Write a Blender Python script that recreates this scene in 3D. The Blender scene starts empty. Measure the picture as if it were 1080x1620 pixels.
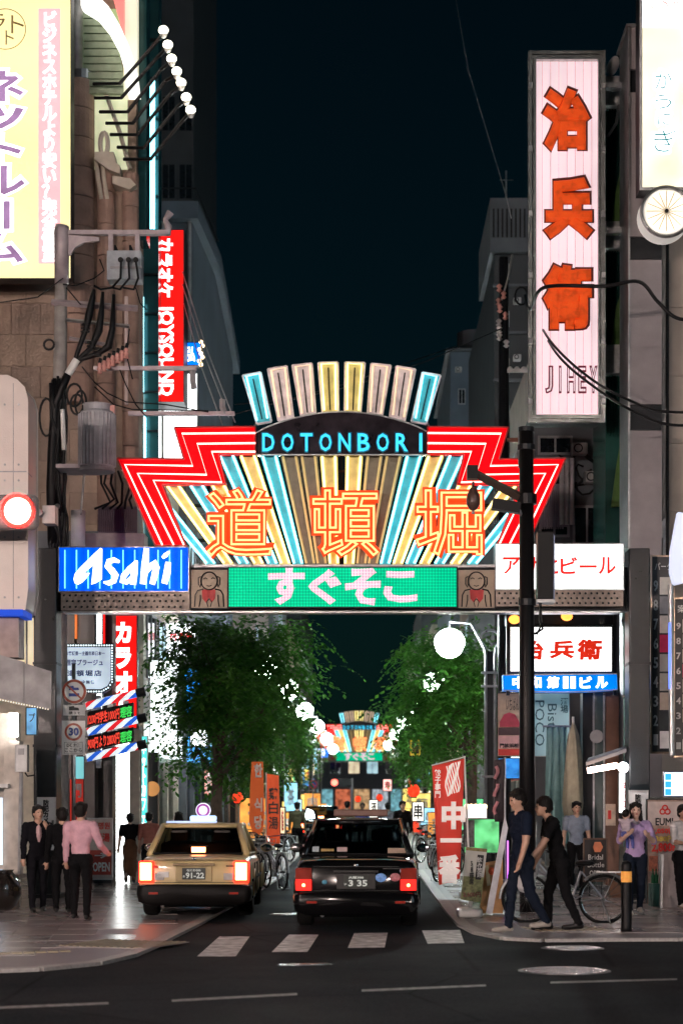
import bpy, bmesh, math, random
import numpy as np
from mathutils import Vector, Matrix, Euler

random.seed(7)
sc = bpy.context.scene
COL = sc.collection
PI = math.pi

# ------------------------------------------------------------------ camera
# pixel frame of the photograph (1080 x 1620): street vanishing point VX,VY, focal F
F, VX, VY, EYE = 3000.0, 575.0, 1265.0, 1.74
cam = bpy.data.cameras.new('camera')
cam.sensor_fit = 'VERTICAL'
cam.sensor_height = 36.0
cam.sensor_width = 24.0
cam.lens = 36.0 * F / 1620.0
cam.shift_x = -(VX - 540.0) / 1620.0
cam.shift_y = (VY - 810.0) / 1620.0
cam.clip_start = 0.1
cam.clip_end = 2000.0
cam.dof.use_dof = True
cam.dof.focus_distance = 31.0
cam.dof.aperture_fstop = 1.7
camo = bpy.data.objects.new('camera', cam)
COL.objects.link(camo)
camo.location = (0, 0, EYE)
camo.rotation_euler = (PI / 2, 0, 0)
sc.camera = camo

# ------------------------------------------------------------------ night sky, exposure
SUN_AZ = 38.0
SUN_EL = 16.0      # a very low, wide, dim light from behind the camera: the glow of the lit main road
world = bpy.data.worlds.new('World')
sc.world = world
world.use_nodes = True
wn = world.node_tree
bgn = wn.nodes['Background']
sky = wn.nodes.new('ShaderNodeTexSky')
sky.sky_type = 'NISHITA'
sky.sun_disc = False
sky.sun_elevation = math.radians(SUN_EL)
sky.sun_rotation = math.radians(180.0 - SUN_AZ)
tint = wn.nodes.new('ShaderNodeMix'); tint.data_type = 'RGBA'; tint.blend_type = 'MULTIPLY'; tint.inputs[0].default_value = 1.0
tint.inputs[7].default_value = (.22, .90, 1.0, 1.0)      # the teal of the night sky
wn.links.new(sky.outputs[0], tint.inputs[6]); wn.links.new(tint.outputs[2], bgn.inputs[0])
bgn.inputs[1].default_value = 0.0017
sun = bpy.data.lights.new('sun', 'SUN')
sun.energy = 0.26
sun.angle = math.radians(25)
sun.color = (.66, .86, 1.0)
suno = bpy.data.objects.new('sun', sun)
COL.objects.link(suno)
suno.rotation_euler = (math.radians(90 - SUN_EL), 0, math.radians(SUN_AZ))

sc.view_settings.view_transform = 'Standard'
sc.view_settings.look = 'None'
sc.view_settings.exposure = 0.0
sc.view_settings.gamma = 1.0
sc.view_settings.use_curve_mapping = False
sc.render.engine = 'CYCLES'
cy = sc.cycles
cy.use_denoising = True
cy.max_bounces = 6
cy.diffuse_bounces = 3
cy.glossy_bounces = 3
cy.transmission_bounces = 4
cy.transparent_max_bounces = 8
cy.sample_clamp_indirect = 6.0
cy.caustics_reflective = False
cy.caustics_refractive = False

# ------------------------------------------------------------------ helpers
def W(px, py, Y):
    return Vector(((px - VX) / F * Y, Y, EYE + (VY - py) / F * Y))

def G(px, py):
    Y = F * EYE / (py - VY)
    return Vector(((px - VX) / F * Y, Y, 0.0))

def X(px, Y): return (px - VX) / F * Y
def Z(py, Y): return EYE + (VY - py) / F * Y
def M(n, Y): return n / F * Y

class MB:
    def __init__(s): s.v = []; s.f = []
    def add(s, vs, fs):
        b = len(s.v); s.v += [tuple(q) for q in vs]; s.f += [tuple(i + b for i in t) for t in fs]; return s
    def box(s, x0, x1, y0, y1, z0, z1):
        return s.add([(x0,y0,z0),(x1,y0,z0),(x1,y1,z0),(x0,y1,z0),(x0,y0,z1),(x1,y0,z1),(x1,y1,z1),(x0,y1,z1)],
                     [(0,3,2,1),(4,5,6,7),(0,1,5,4),(1,2,6,5),(2,3,7,6),(3,0,4,7)])
    def obox(s, c, sx, sy, sz, rot=None):
        R = rot or Matrix.Identity(3); c = Vector(c)
        vs = [c + R @ Vector((i*sx/2, j*sy/2, k*sz/2)) for k in (-1,1) for i, j in ((-1,-1),(1,-1),(1,1),(-1,1))]
        return s.add(vs, [(0,3,2,1),(4,5,6,7),(0,1,5,4),(1,2,6,5),(2,3,7,6),(3,0,4,7)])
    def prism(s, poly, y0, y1):               # polygon of (x,z) extruded along Y
        n = len(poly)
        return s.add([(x,y0,z) for x,z in poly] + [(x,y1,z) for x,z in poly],
              [tuple(range(n)), tuple(range(2*n-1, n-1, -1))] + [(i,(i+1)%n,(i+1)%n+n,i+n) for i in range(n)])
    def slab(s, poly, z0, z1):                # polygon of (x,y) extruded along Z
        n = len(poly)
        return s.add([(p[0],p[1],z0) for p in poly] + [(p[0],p[1],z1) for p in poly],
              [tuple(range(n-1,-1,-1)), tuple(range(n, 2*n))] + [(i,(i+1)%n,(i+1)%n+n,i+n) for i in range(n)])
    def side(s, poly, x0, x1):                # polygon of (y,z) extruded along X
        n = len(poly)
        return s.add([(x0,y,z) for y,z in poly] + [(x1,y,z) for y,z in poly],
              [tuple(range(n)), tuple(range(2*n-1, n-1, -1))] + [(i,(i+1)%n,(i+1)%n+n,i+n) for i in range(n)])
    def sheet(s, pts):
        return s.add(pts, [tuple(range(len(pts)))])
    def tube(s, path, r, n=6, closed=False):
        P = [Vector(p) for p in path]; m = len(P); rr = r if isinstance(r, (list, tuple)) else [r]*m
        vs, fs = [], []; prev = None
        for i in range(m):
            if closed: t = P[(i+1)%m] - P[i-1]
            else: t = P[min(i+1,m-1)] - P[max(i-1,0)]
            if t.length < 1e-9: t = Vector((0,0,1))
            t.normalize()
            if prev is None:
                a = Vector((0,0,1)) if abs(t.z) < .9 else Vector((1,0,0))
                u = t.cross(a).normalized()
            else:
                u = (prev - t * prev.dot(t))
                u = u.normalized() if u.length > 1e-6 else t.orthogonal().normalized()
            prev = u; w = t.cross(u)
            for k in range(n):
                a = 2*PI*k/n
                vs.append(P[i] + (u*math.cos(a) + w*math.sin(a))*rr[i])
        for i in range(m if closed else m-1):
            j = (i+1) % m
            for k in range(n):
                fs.append((i*n+k, i*n+(k+1)%n, j*n+(k+1)%n, j*n+k))
        if not closed:
            fs.append(tuple(range(n-1,-1,-1))); fs.append(tuple((m-1)*n+k for k in range(n)))
        return s.add(vs, fs)
    def cyl(s, a, b, r0, r1=None, n=12): return s.tube([a, b], [r0, r0 if r1 is None else r1], n)
    def ell(s, c, rx, ry, rz, nu=12, nv=8, R=None):
        c = Vector(c); vs = []; fs = []
        def q(x,y,z):
            p = Vector((x*rx,y*ry,z*rz)); return c + (R @ p if R else p)
        vs.append(q(0,0,1))
        for j in range(1,nv):
            t = PI*j/nv
            for i in range(nu):
                a = 2*PI*i/nu; vs.append(q(math.sin(t)*math.cos(a), math.sin(t)*math.sin(a), math.cos(t)))
        vs.append(q(0,0,-1)); L = len(vs)-1
        for i in range(nu): fs.append((0, 1+i, 1+(i+1)%nu))
        for j in range(nv-2):
            for i in range(nu):
                a = 1+j*nu+i; b = 1+j*nu+(i+1)%nu; fs.append((a, a+nu, b+nu, b))
        for i in range(nu): fs.append((L, 1+(nv-2)*nu+(i+1)%nu, 1+(nv-2)*nu+i))
        return s.add(vs, fs)
    def lathe(s, prof, c=(0,0,0), n=16):      # profile of (r,z) round a vertical axis
        c = Vector(c); vs = []; fs = []; m = len(prof)
        for r, z in prof:
            for k in range(n):
                a = 2*PI*k/n; vs.append((c.x+r*math.cos(a), c.y+r*math.sin(a), c.z+z))
        for i in range(m-1):
            for k in range(n): fs.append((i*n+k, i*n+(k+1)%n, (i+1)*n+(k+1)%n, (i+1)*n+k))
        fs.append(tuple(range(n-1,-1,-1))); fs.append(tuple((m-1)*n+k for k in range(n)))
        return s.add(vs, fs)
    def ribbon(s, pts, w, y0, y1):            # thick stroke in the xz plane
        n = len(pts); L = []; R = []
        for i in range(n):
            a = pts[max(i-1,0)]; b = pts[min(i+1,n-1)]
            dx, dz = b[0]-a[0], b[1]-a[1]; l = math.hypot(dx,dz) or 1
            ww = (w[i] if isinstance(w,(list,tuple)) else w)/2
            L.append((pts[i][0]-dz/l*ww, pts[i][1]+dx/l*ww)); R.append((pts[i][0]+dz/l*ww, pts[i][1]-dx/l*ww))
        for i in range(n-1):
            s.prism([L[i],L[i+1],R[i+1],R[i]], y0, y1)
        return s
    def mesh(s, name='m', smooth=False):
        me = bpy.data.meshes.new(name); me.from_pydata(s.v, [], s.f); me.update()
        if smooth:
            me.polygons.foreach_set('use_smooth', [True]*len(me.polygons))
        return me

def children(o): return [c for c in bpy.data.objects if c.parent is o]
KIDS = {}
def link(o, parent=None):
    COL.objects.link(o)
    if parent is not None:
        o.parent = parent
        KIDS.setdefault(parent.name, []).append(o)
    return o

def tag(o, label, cat, group=None):
    o['label'] = label; o['category'] = cat
    if group: o['group'] = group
    return o

def thing(name, label, cat, loc=(0,0,0), group=None):
    o = bpy.data.objects.new(name, None); o.empty_display_size = .2; link(o); o.location = loc
    return tag(o, label, cat, group)

def obj(name, mb, mat, parent=None, smooth=False, bevel=0, seg=2):
    """mesh in world coordinates; as a child of an Empty it is moved back by the Empty's place"""
    me = mb if isinstance(mb, bpy.types.Mesh) else mb.mesh(name, smooth)
    o = bpy.data.objects.new(name, me)
    if mat is not None:
        me.materials.clear()
        for mm in (mat if isinstance(mat, (list, tuple)) else [mat]): me.materials.append(mm)
    link(o, parent)
    if parent is not None and parent.type == 'EMPTY': o.location = -Vector(parent.location)
    if bevel:
        b = o.modifiers.new('b', 'BEVEL'); b.width = bevel; b.segments = seg; b.limit_method = 'ANGLE'; b.angle_limit = math.radians(40)
    return o

def struct(name, mb, mat, parent=None):
    o = obj(name, mb, mat, parent)
    if parent is None: o['kind'] = 'structure'
    return o

def copy_tree(o, parent=None):
    c = o.copy(); link(c, parent)
    for k in KIDS.get(o.name, []): copy_tree(k, c)
    return c

def place(root, loc, rz=0, label=None, sc_=None):
    root.location = loc; root.rotation_euler = (0,0,rz)
    if sc_: root.scale = (sc_,)*3
    if label: root['label'] = label
    return root

# ------------------------------------------------------------------ materials
MATS = {}
def nodes(name):
    m = bpy.data.materials.new(name); m.use_nodes = True
    nt = m.node_tree
    return m, nt, nt.nodes['Principled BSDF']

def pm(name, col, rough=.6, metal=0., var=.25, scale=6., bump=.15, bscale=40., coat=0., spec=.5):
    """procedural surface: base colour broken up by two noises, fine bump, uneven gloss"""
    if name in MATS: return MATS[name]
    m, nt, b = nodes(name); N = nt.nodes; L = nt.links
    tc = N.new('ShaderNodeTexCoord')
    n1 = N.new('ShaderNodeTexNoise'); n1.inputs['Scale'].default_value = scale; n1.inputs['Detail'].default_value = 5
    n2 = N.new('ShaderNodeTexNoise'); n2.inputs['Scale'].default_value = bscale; n2.inputs['Detail'].default_value = 3
    L.new(tc.outputs['Object'], n1.inputs['Vector']); L.new(tc.outputs['Object'], n2.inputs['Vector'])
    r = N.new('ShaderNodeValToRGB')
    r.color_ramp.elements[0].position = .3; r.color_ramp.elements[1].position = .72
    r.color_ramp.elements[0].color = tuple(max(0,c*(1-var)) for c in col) + (1,)
    r.color_ramp.elements[1].color = tuple(min(1,c*(1+var*.6)) for c in col) + (1,)
    L.new(n1.outputs[0], r.inputs[0]); L.new(r.outputs[0], b.inputs['Base Color'])
    b.inputs['Metallic'].default_value = metal
    mr = N.new('ShaderNodeMapRange'); mr.inputs[3].default_value = max(.02, rough*.8); mr.inputs[4].default_value = min(1, rough*1.2)
    L.new(n1.outputs[0], mr.inputs[0]); L.new(mr.outputs[0], b.inputs['Roughness'])
    b.inputs['Specular IOR Level'].default_value = spec
    if coat: b.inputs['Coat Weight'].default_value = coat; b.inputs['Coat Roughness'].default_value = .05
    if bump:
        bp = N.new('ShaderNodeBump'); bp.inputs['Strength'].default_value = bump; bp.inputs['Distance'].default_value = .02
        L.new(n2.outputs[0], bp.inputs['Height']); L.new(bp.outputs[0], b.inputs['Normal'])
    MATS[name] = m
    return m

def em(name, col, strength, stripes=None, var=.12, dots=None, base=None, scale=2.5):
    """glowing surface (lamp, tube, backlit acrylic, LED; also cloth and paint given a glow): emission with the unevenness of the tubes behind it"""
    if name in MATS: return MATS[name]
    m, nt, b = nodes(name); N = nt.nodes; L = nt.links
    b.inputs['Base Color'].default_value = (base or tuple(c*.5 for c in col)) + (1,)
    b.inputs['Roughness'].default_value = .4
    b.inputs['Specular IOR Level'].default_value = .04
    b.inputs['Emission Color'].default_value = tuple(col) + (1,)
    tc = N.new('ShaderNodeTexCoord')
    n1 = N.new('ShaderNodeTexNoise'); n1.inputs['Scale'].default_value = scale; n1.inputs['Detail'].default_value = 2
    L.new(tc.outputs['Object'], n1.inputs['Vector'])
    mr = N.new('ShaderNodeMapRange'); mr.inputs[1].default_value = .3; mr.inputs[2].default_value = .7
    mr.inputs[3].default_value = strength*(1-var); mr.inputs[4].default_value = strength*(1+var)
    L.new(n1.outputs[0], mr.inputs[0]); out = mr.outputs[0]
    def wave(axis, period, depth, src):
        sp = N.new('ShaderNodeSeparateXYZ'); L.new(tc.outputs['Object'], sp.inputs[0])
        a = N.new('ShaderNodeMath'); a.operation = 'MULTIPLY'; a.inputs[1].default_value = 2*PI/period; L.new(sp.outputs[axis], a.inputs[0])
        c = N.new('ShaderNodeMath'); c.operation = 'SINE'; L.new(a.outputs[0], c.inputs[0])
        d = N.new('ShaderNodeMath'); d.operation = 'MULTIPLY_ADD'; d.inputs[1].default_value = depth/2; d.inputs[2].default_value = 1-depth/2; L.new(c.outputs[0], d.inputs[0])
        e = N.new('ShaderNodeMath'); e.operation = 'MULTIPLY'; L.new(d.outputs[0], e.inputs[0]); L.new(src, e.inputs[1])
        return e.outputs[0]
    if stripes: out = wave(stripes[0], stripes[1], stripes[2], out)
    if dots: out = wave(0, dots[0], dots[1], out); out = wave(2, dots[0], dots[1], out)
    L.new(out, b.inputs['Emission Strength'])
    MATS[name] = m
    return m

def glass(name='window_glass', tint=(.5,.55,.55), clear=.6, rough=.03):
    if name in MATS: return MATS[name]
    m = bpy.data.materials.new(name); m.use_nodes = True; nt = m.node_tree; N = nt.nodes; L = nt.links
    N.clear()
    o = N.new('ShaderNodeOutputMaterial'); tr = N.new('ShaderNodeBsdfTransparent'); gl = N.new('ShaderNodeBsdfGlossy')
    tr.inputs[0].default_value = tuple(c*clear for c in tint) + (1,)
    gl.inputs[0].default_value = (.9,.95,1,1); gl.inputs['Roughness'].default_value = rough
    fr = N.new('ShaderNodeFresnel'); fr.inputs[0].default_value = 1.5
    tc = N.new('ShaderNodeTexCoord'); nz = N.new('ShaderNodeTexNoise'); nz.inputs['Scale'].default_value = 3
    bp = N.new('ShaderNodeBump'); bp.inputs['Strength'].default_value = .02
    L.new(tc.outputs['Object'], nz.inputs[0]); L.new(nz.outputs[0], bp.inputs['Height']); L.new(bp.outputs[0], gl.inputs['Normal'])
    mx = N.new('ShaderNodeMixShader'); L.new(fr.outputs[0], mx.inputs[0]); L.new(tr.outputs[0], mx.inputs[1]); L.new(gl.outputs[0], mx.inputs[2])
    L.new(mx.outputs[0], o.inputs[0]); MATS[name] = m
    return m

# ------------------------------------------------------------------ lettering
def text_mesh(s, bold=0., extrude=.01, tube=0., shear=0., vertical=False, line=1.0, space=1.0):
    c = bpy.data.curves.new('lettering', 'FONT')
    c.body = '\n'.join(s) if vertical else s
    c.align_x = 'CENTER'; c.space_line = line; c.space_character = space; c.shear = shear; c.resolution_u = 2
    fat = bold >= .025 and not tube
    c.offset = 0 if fat else bold
    if tube:
        c.fill_mode = 'NONE'; c.bevel_depth = tube; c.bevel_resolution = 1
    else:
        c.extrude = bold if fat else extrude
    o = bpy.data.objects.new('tmp', c)
    me = bpy.data.meshes.new_from_object(o)
    if fat:      # heavier strokes: round tubes along the outlines, joined to the filled letters
        c.extrude = 0; c.fill_mode = 'NONE'; c.bevel_depth = bold; c.bevel_resolution = 1
        m2 = bpy.data.meshes.new_from_object(o)
        bm = bmesh.new(); bm.from_mesh(me); bm.from_mesh(m2); bm.to_mesh(me); bm.free(); bpy.data.meshes.remove(m2)
    bpy.data.objects.remove(o); bpy.data.curves.remove(c)
    return me

def fit_text(me, x0, x1, z0, z1, y, depth, rot=0):
    """stretch a text mesh over the rectangle x0..x1, z0..z1 facing -Y with its front at y"""
    n = len(me.vertices); a = np.empty(n*3); me.vertices.foreach_get('co', a); a = a.reshape(n,3)
    if rot: # turned a quarter to the right
        a[:, [0,1]] = np.stack([a[:,1], -a[:,0]], 1)
    lo, hi = a.min(0), a.max(0); d = np.maximum(hi-lo, 1e-6)
    u = (a-lo)/d
    b = np.empty_like(a)
    b[:,0] = x0 + u[:,0]*(x1-x0); b[:,2] = z0 + u[:,1]*(z1-z0); b[:,1] = y + (1-u[:,2])*depth
    me.vertices.foreach_set('co', b.ravel()); me.update()
    return me

def txt(s, rect, Y, mat, parent, name='lettering', bold=.02, depth=.02, vertical=False, rot=0, shear=0, tube=0, line=.95, space=1.):
    px0, py0, px1, py1 = rect
    x0, x1, z0, z1 = X(px0,Y), X(px1,Y), Z(py1,Y), Z(py0,Y)
    t = 0
    if tube:
        # tube radius in text units, for the height the text gets
        t = tube / max(1e-6, (z1-z0)) * .95
    me = text_mesh(s, bold, .01, t, shear, vertical, line, space)
    fit_text(me, x0, x1, z0, z1, Y, depth if not tube else 2*tube, rot)
    return obj(name, me, mat, parent)

def rect_mb(rect, Y, depth, mb=None):
    px0, py0, px1, py1 = rect
    return (mb or MB()).box(X(px0,Y), X(px1,Y), Y, Y+depth, Z(py1,Y), Z(py0,Y))

def poly_px(pts, Y): return [(X(x,Y), Z(y,Y)) for x, y in pts]

def frame_mb(rect, Y, depth, w):
    px0, py0, px1, py1 = rect; x0,x1,z0,z1 = X(px0,Y),X(px1,Y),Z(py1,Y),Z(py0,Y); b = MB()
    b.box(x0,x1,Y,Y+depth,z0,z0+w); b.box(x0,x1,Y,Y+depth,z1-w,z1)
    b.box(x0,x0+w,Y,Y+depth,z0+w,z1-w); b.box(x1-w,x1,Y,Y+depth,z0+w,z1-w)
    return b

def sign(name, label, cat, rect, Y, face, depth=.25, frame=None, fw=.03, housing=None, group=None):
    """box sign facing the main road: housing, proud frame and a face set in it"""
    px0, py0, px1, py1 = rect
    r = thing(name, label, cat, ((X(px0,Y)+X(px1,Y))/2, Y, Z(py1,Y)), group)
    obj('housing', rect_mb(rect, Y+.02, depth), housing or DARK, r)
    obj('frame', frame_mb(rect, Y-.02, .04, fw), frame or STEEL, r)
    i = fw*F/Y
    f = obj('face', rect_mb((px0+i,py0+i,px1-i,py1-i), Y, .02), face, r)
    r_face[r.name] = f
    return r
r_face = {}

DARK  = pm('dark_painted_steel', (.012,.014,.017), .45, .1, spec=.3)
BLACK = pm('black_plastic', (.006,.006,.007), .45, spec=.25)
STEEL = pm('galvanised_steel', (.42,.43,.44), .38, .85)
GREY  = pm('grey_painted_metal', (.33,.33,.34), .5)
LGREY = pm('pale_grey_enamel', (.55,.55,.55), .4)
CONC  = pm('pole_concrete', (.36,.33,.31), .8, bump=.4)
WHITE = pm('white_enamel', (.75,.74,.72), .35, var=.1)
GLASS = glass()
TINK  = pm('black_ink', (.01,.01,.012), .5)
INKR  = pm('red_ink', (.6,.02,.015), .5, var=.1)
INKB  = pm('blue_ink', (.02,.05,.3), .5, var=.1)
INKW  = pm('white_ink', (.8,.8,.78), .5, var=.05)
E_WHITE = em('backlit_white', (.93,.98,1.), 3.2)
E_WARM  = em('warm_lamp', (1.,.72,.42), 4.)
E_LETW  = em('backlit_white_letter', (1.,1.,1.), 2.2)
E_RED   = em('backlit_red', (1.,.01,.008), 1.15)
E_CYAN  = em('cyan_neon_tube', (.30,.86,1.), 3.4, var=.1)
E_YEL   = em('yellow_neon_tube', (1.,.86,.36), 2.5, var=.12)
E_ORANGE= em('orange_neon_tube', (1.,.47,.17), 2.3, var=.12)
E_PINK  = em('pink_white_neon_tube', (1.,.50,.42), 3.6, var=.15)
E_BLUE  = em('backlit_blue', (.0,.16,1.), 1.5)
E_FLUO  = em('fluorescent_tube', (.9,1.,.97), 7.)
E_LAMP  = em('globe_lamp', (.88,1.,.98), 200., var=.05)
E_REDL  = em('red_signal_halo', (1.,.004,.003), 42.)
E_TAIL  = em('tail_lamp_core', (1.,.3,.12), 11.)
E_TAILR = em('tail_lamp_red', (1.,.012,.005), 9.)
E_TEXTR = em('backlit_red_letter', (.85,.02,.015), .9)
E_LEDR  = em('red_led', (1.,.08,.05), 1.8, dots=(.025,.6))
E_LEDG  = em('green_led', (.08,1.,.15), 1.3, dots=(.025,.6))
# ------------------------------------------------------------------ ground, roads, pavements
def asphalt():
    m, nt, b = nodes('asphalt'); N = nt.nodes; L = nt.links
    tc = N.new('ShaderNodeTexCoord')
    big = N.new('ShaderNodeTexNoise'); big.inputs['Scale'].default_value = .55; big.inputs['Detail'].default_value = 6
    fine = N.new('ShaderNodeTexNoise'); fine.inputs['Scale'].default_value = 70; fine.inputs['Detail'].default_value = 3
    L.new(tc.outputs['Object'], big.inputs[0]); L.new(tc.outputs['Object'], fine.inputs[0])
    r = N.new('ShaderNodeValToRGB'); r.color_ramp.elements[0].color = (.007,.0095,.012,1); r.color_ramp.elements[1].color = (.022,.027,.032,1)
    r.color_ramp.elements[0].position = .3; r.color_ramp.elements[1].position = .75
    mx = N.new('ShaderNodeMix'); mx.data_type = 'FLOAT'; mx.inputs[0].default_value = .5
    L.new(big.outputs[0], mx.inputs[2]); L.new(fine.outputs[0], mx.inputs[3]); L.new(mx.outputs[0], r.inputs[0]); L.new(r.outputs[0], b.inputs['Base Color'])
    mr = N.new('ShaderNodeMapRange'); mr.inputs[1].default_value = .3; mr.inputs[2].default_value = .7; mr.inputs[3].default_value = .65; mr.inputs[4].default_value = .9; b.inputs['Specular IOR Level'].default_value = .06
    L.new(big.outputs[0], mr.inputs[0]); L.new(mr.outputs[0], b.inputs['Roughness'])
    bp = N.new('ShaderNodeBump'); bp.inputs['Strength'].default_value = .5; bp.inputs['Distance'].default_value = .02
    L.new(fine.outputs[0], bp.inputs['Height']); L.new(bp.outputs[0], b.inputs['Normal'])
    vo = N.new('ShaderNodeTexVoronoi'); vo.feature = 'DISTANCE_TO_EDGE'; vo.inputs['Scale'].default_value = .35; L.new(tc.outputs['Object'], vo.inputs['Vector'])
    cr = N.new('ShaderNodeMapRange'); cr.inputs[1].default_value = 0; cr.inputs[2].default_value = .012; cr.inputs[3].default_value = .35; cr.inputs[4].default_value = 1; L.new(vo.outputs['Distance'], cr.inputs[0])
    ch = N.new('ShaderNodeTexVoronoi'); ch.inputs['Scale'].default_value = .22; L.new(tc.outputs['Object'], ch.inputs['Vector'])
    pr = N.new('ShaderNodeMapRange'); pr.inputs[3].default_value = .75; pr.inputs[4].default_value = 1.35; L.new(ch.outputs['Color'], pr.inputs[0])
    st = N.new('ShaderNodeTexVoronoi'); st.inputs['Scale'].default_value = 55; L.new(tc.outputs['Object'], st.inputs['Vector'])
    sr = N.new('ShaderNodeMapRange'); sr.inputs[3].default_value = .55; sr.inputs[4].default_value = 1.7; L.new(st.outputs['Color'], sr.inputs[0])
    k1 = N.new('ShaderNodeMath'); k1.operation = 'MULTIPLY'; L.new(cr.outputs[0], k1.inputs[0]); L.new(pr.outputs[0], k1.inputs[1])
    k2 = N.new('ShaderNodeMath'); k2.operation = 'MULTIPLY'; L.new(k1.outputs[0], k2.inputs[0]); L.new(sr.outputs[0], k2.inputs[1])
    vm = N.new('ShaderNodeVectorMath'); vm.operation = 'SCALE'; L.new(r.outputs[0], vm.inputs[0]); L.new(k2.outputs[0], vm.inputs['Scale']); L.new(vm.outputs[0], b.inputs['Base Color'])
    return m
ASPH = asphalt()
PAINT = pm('road_paint', (.70,.69,.68), .65, var=.6, scale=6, bump=.5)
PAINTW = pm('worn_road_paint', (.3,.3,.29), .65, var=.7, scale=14, bump=.3)
JOINT = pm('pavement_joint', (.19,.17,.17), .45)
TILEM = [pm('paving_slab_%d' % i, c, .24, var=.12, scale=1.2, bump=.02, bscale=12) for i, c in enumerate([(.33,.295,.29),(.31,.28,.275),(.35,.31,.30)])]
KERBM = pm('kerb_granite', (.36,.345,.33), .5, var=.3, scale=25)

struct('ground', MB().sheet([(-400,-60,0),(400,-60,0),(400,900,0),(-400,900,0)]), ASPH)

def lane(px, name, mat, z=.004):
    return struct(name, MB().sheet([G(*p)+Vector((0,0,z)) for p in px]), mat)
for q in (((312,1513.5),(373,1513.5),(395,1482),(347,1482)), ((430,1506.5),(486,1506.5),(504,1479),(457,1479)),
          ((550,1500),(608,1499.5),(613,1476),(560,1476.5)), ((676,1493.5),(734,1492.5),(727,1471.5),(667,1472.5))):
    lane(q, 'crossing_marking', PAINT)
for q in (((-130,1602),(172,1589.5),(172,1586),(-130,1598)), ((272,1585.5),(470,1575),(470,1571.5),(272,1582)), ((572,1569.5),(768,1561),(768,1558),(572,1566)),
          ((870,1556.5),(1070,1551),(1070,1548.5),(870,1553.5)), ((1160,1548),(1350,1543),(1350,1540),(1160,1545))):
    lane(q, 'lane_marking', PAINTW)
# iron covers let into the road
IRON = pm('worn_iron', (.5,.5,.52), .2, .95, var=.25, scale=30, bump=.25, bscale=60)
def manhole(px, py, rx, label):
    c = G(px, py); r = thing('manhole_cover', label, 'manhole', c, 'iron covers in the road')
    n = 28
    obj('rim', MB().slab([(c.x+rx*1.12*math.cos(2*PI*i/n), c.y+rx*1.12*math.sin(2*PI*i/n)) for i in range(n)], .001, .006), DARK, r)
    obj('lid', MB().slab([(c.x+rx*math.cos(2*PI*i/n), c.y+rx*math.sin(2*PI*i/n)) for i in range(n)], .006, .012), IRON, r)
    b = MB()
    for k in range(-3,4):
        w = math.sqrt(max(0,1-(k/4)**2))*rx*.9
        b.box(c.x-w, c.x+w, c.y+k*rx/4-.012, c.y+k*rx/4+.012, .012, .017)
    obj('tread_ribs', b, IRON, r)
manhole(892, 1536.5, .42, 'large round iron manhole cover shining in the dark road')
manhole(905, 1500.5, .33, 'smaller round iron manhole cover just off the right kerb')
manhole(452, 1447, .22, 'small round cover beside the black taxi')
c0 = G(482, 1527)  # made-up strip to carry the green reflection on the road
r = thing('glint_strip', 'narrow steel strip added for a green reflection in front of the crossing', 'metal_plate', c0)
obj('channel', MB().obox((c0.x,c0.y,.004), .56, .18, .006, Euler((0,0,.30)).to_matrix()), DARK, r)
obj('lid', MB().obox((c0.x,c0.y,.010), .52, .13, .008, Euler((0,0,.30)).to_matrix()), IRON, r)

# pavements: joint bed, slabs as pieces, kerb stones along the edge
KL = [G(-60,1541), G(60,1536), G(150,1527), G(205,1514), G(238,1500), G(268,1484), G(305,1466), G(352,1440), G(392,1418), G(440,1388)]
KLp = [(p.x,p.y) for p in KL] + [(-2.0,60),(-2.0,150)]
KR = [G(1180,1488), G(960,1489), G(860,1490), G(800,1487), G(757,1478), G(733,1466), G(716,1448), G(690,1415), G(665,1380)]
KRp = [(p.x,p.y) for p in KR] + [(1.42,60),(1.42,150)]
polyL = KLp + [(-12,150),(-12,KLp[0][1])]
polyR = KRp + [(12,150),(12,KRp[0][1])]
def inside(p, poly):
    x, y = p; c = False; n = len(poly)
    for i in range(n):
        x1,y1 = poly[i]; x2,y2 = poly[i-1]
        if (y1>y) != (y2>y) and x < (x2-x1)*(y-y1)/(y2-y1)+x1: c = not c
    return c
def pavement(name, poly, kerb, x0, x1, y0, y1, ang):
    base = struct(name, MB().slab(poly, 0, .026), JOINT)
    s = 1.05; gap = .010; n = 0
    tm = [MB().box(-s/2+gap/2, s/2-gap/2, -s/2+gap/2, s/2-gap/2, -.008, .006).mesh('slab') for _ in range(3)]
    for me, mt in zip(tm, TILEM): me.materials.append(mt)
    ca, sa = math.cos(ang), math.sin(ang)
    for i in range(-40, 60):
        for j in range(-40, 60):
            u, v = i*s + (s/2 if j % 2 else 0), j*s
            x, y = u*ca - v*sa, 27 + u*sa + v*ca
            if not (x0 < x < x1 and y0 < y < y1): continue
            if all(inside((x+dx*s*.58, y+dy*s*.58), poly) for dx in (-1,1) for dy in (-1,1)):
                o = bpy.data.objects.new('paving_slab', random.choice(tm)); link(o, base)
                o.location = (x, y, .026); o.rotation_euler = (random.uniform(-.003,.003), random.uniform(-.003,.003), ang); n += 1
    # kerb stones
    acc = []
    for a, b in zip(kerb[:-1], kerb[1:]):
        a = Vector(a).to_2d() if len(a) == 3 else Vector(a); b = Vector(b).to_2d() if len(b) == 3 else Vector(b)
        L = (b-a).length; k = max(1, round(L/.7))
        for q in range(k):
            acc.append((a+(b-a)*q/k, a+(b-a)*(q+1)/k))
    for a, b in acc:
        d = b-a; L = d.length; c = (a+b)/2
        if c.y > 46: continue
        o = obj('kerb_stone', MB().obox((0,0,0), max(.1,L-.012), .17, .045, None), KERBM, base)
        o.location = (c.x, c.y, .018); o.rotation_euler = (0,0,math.atan2(d.y,d.x))
    return base
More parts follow.
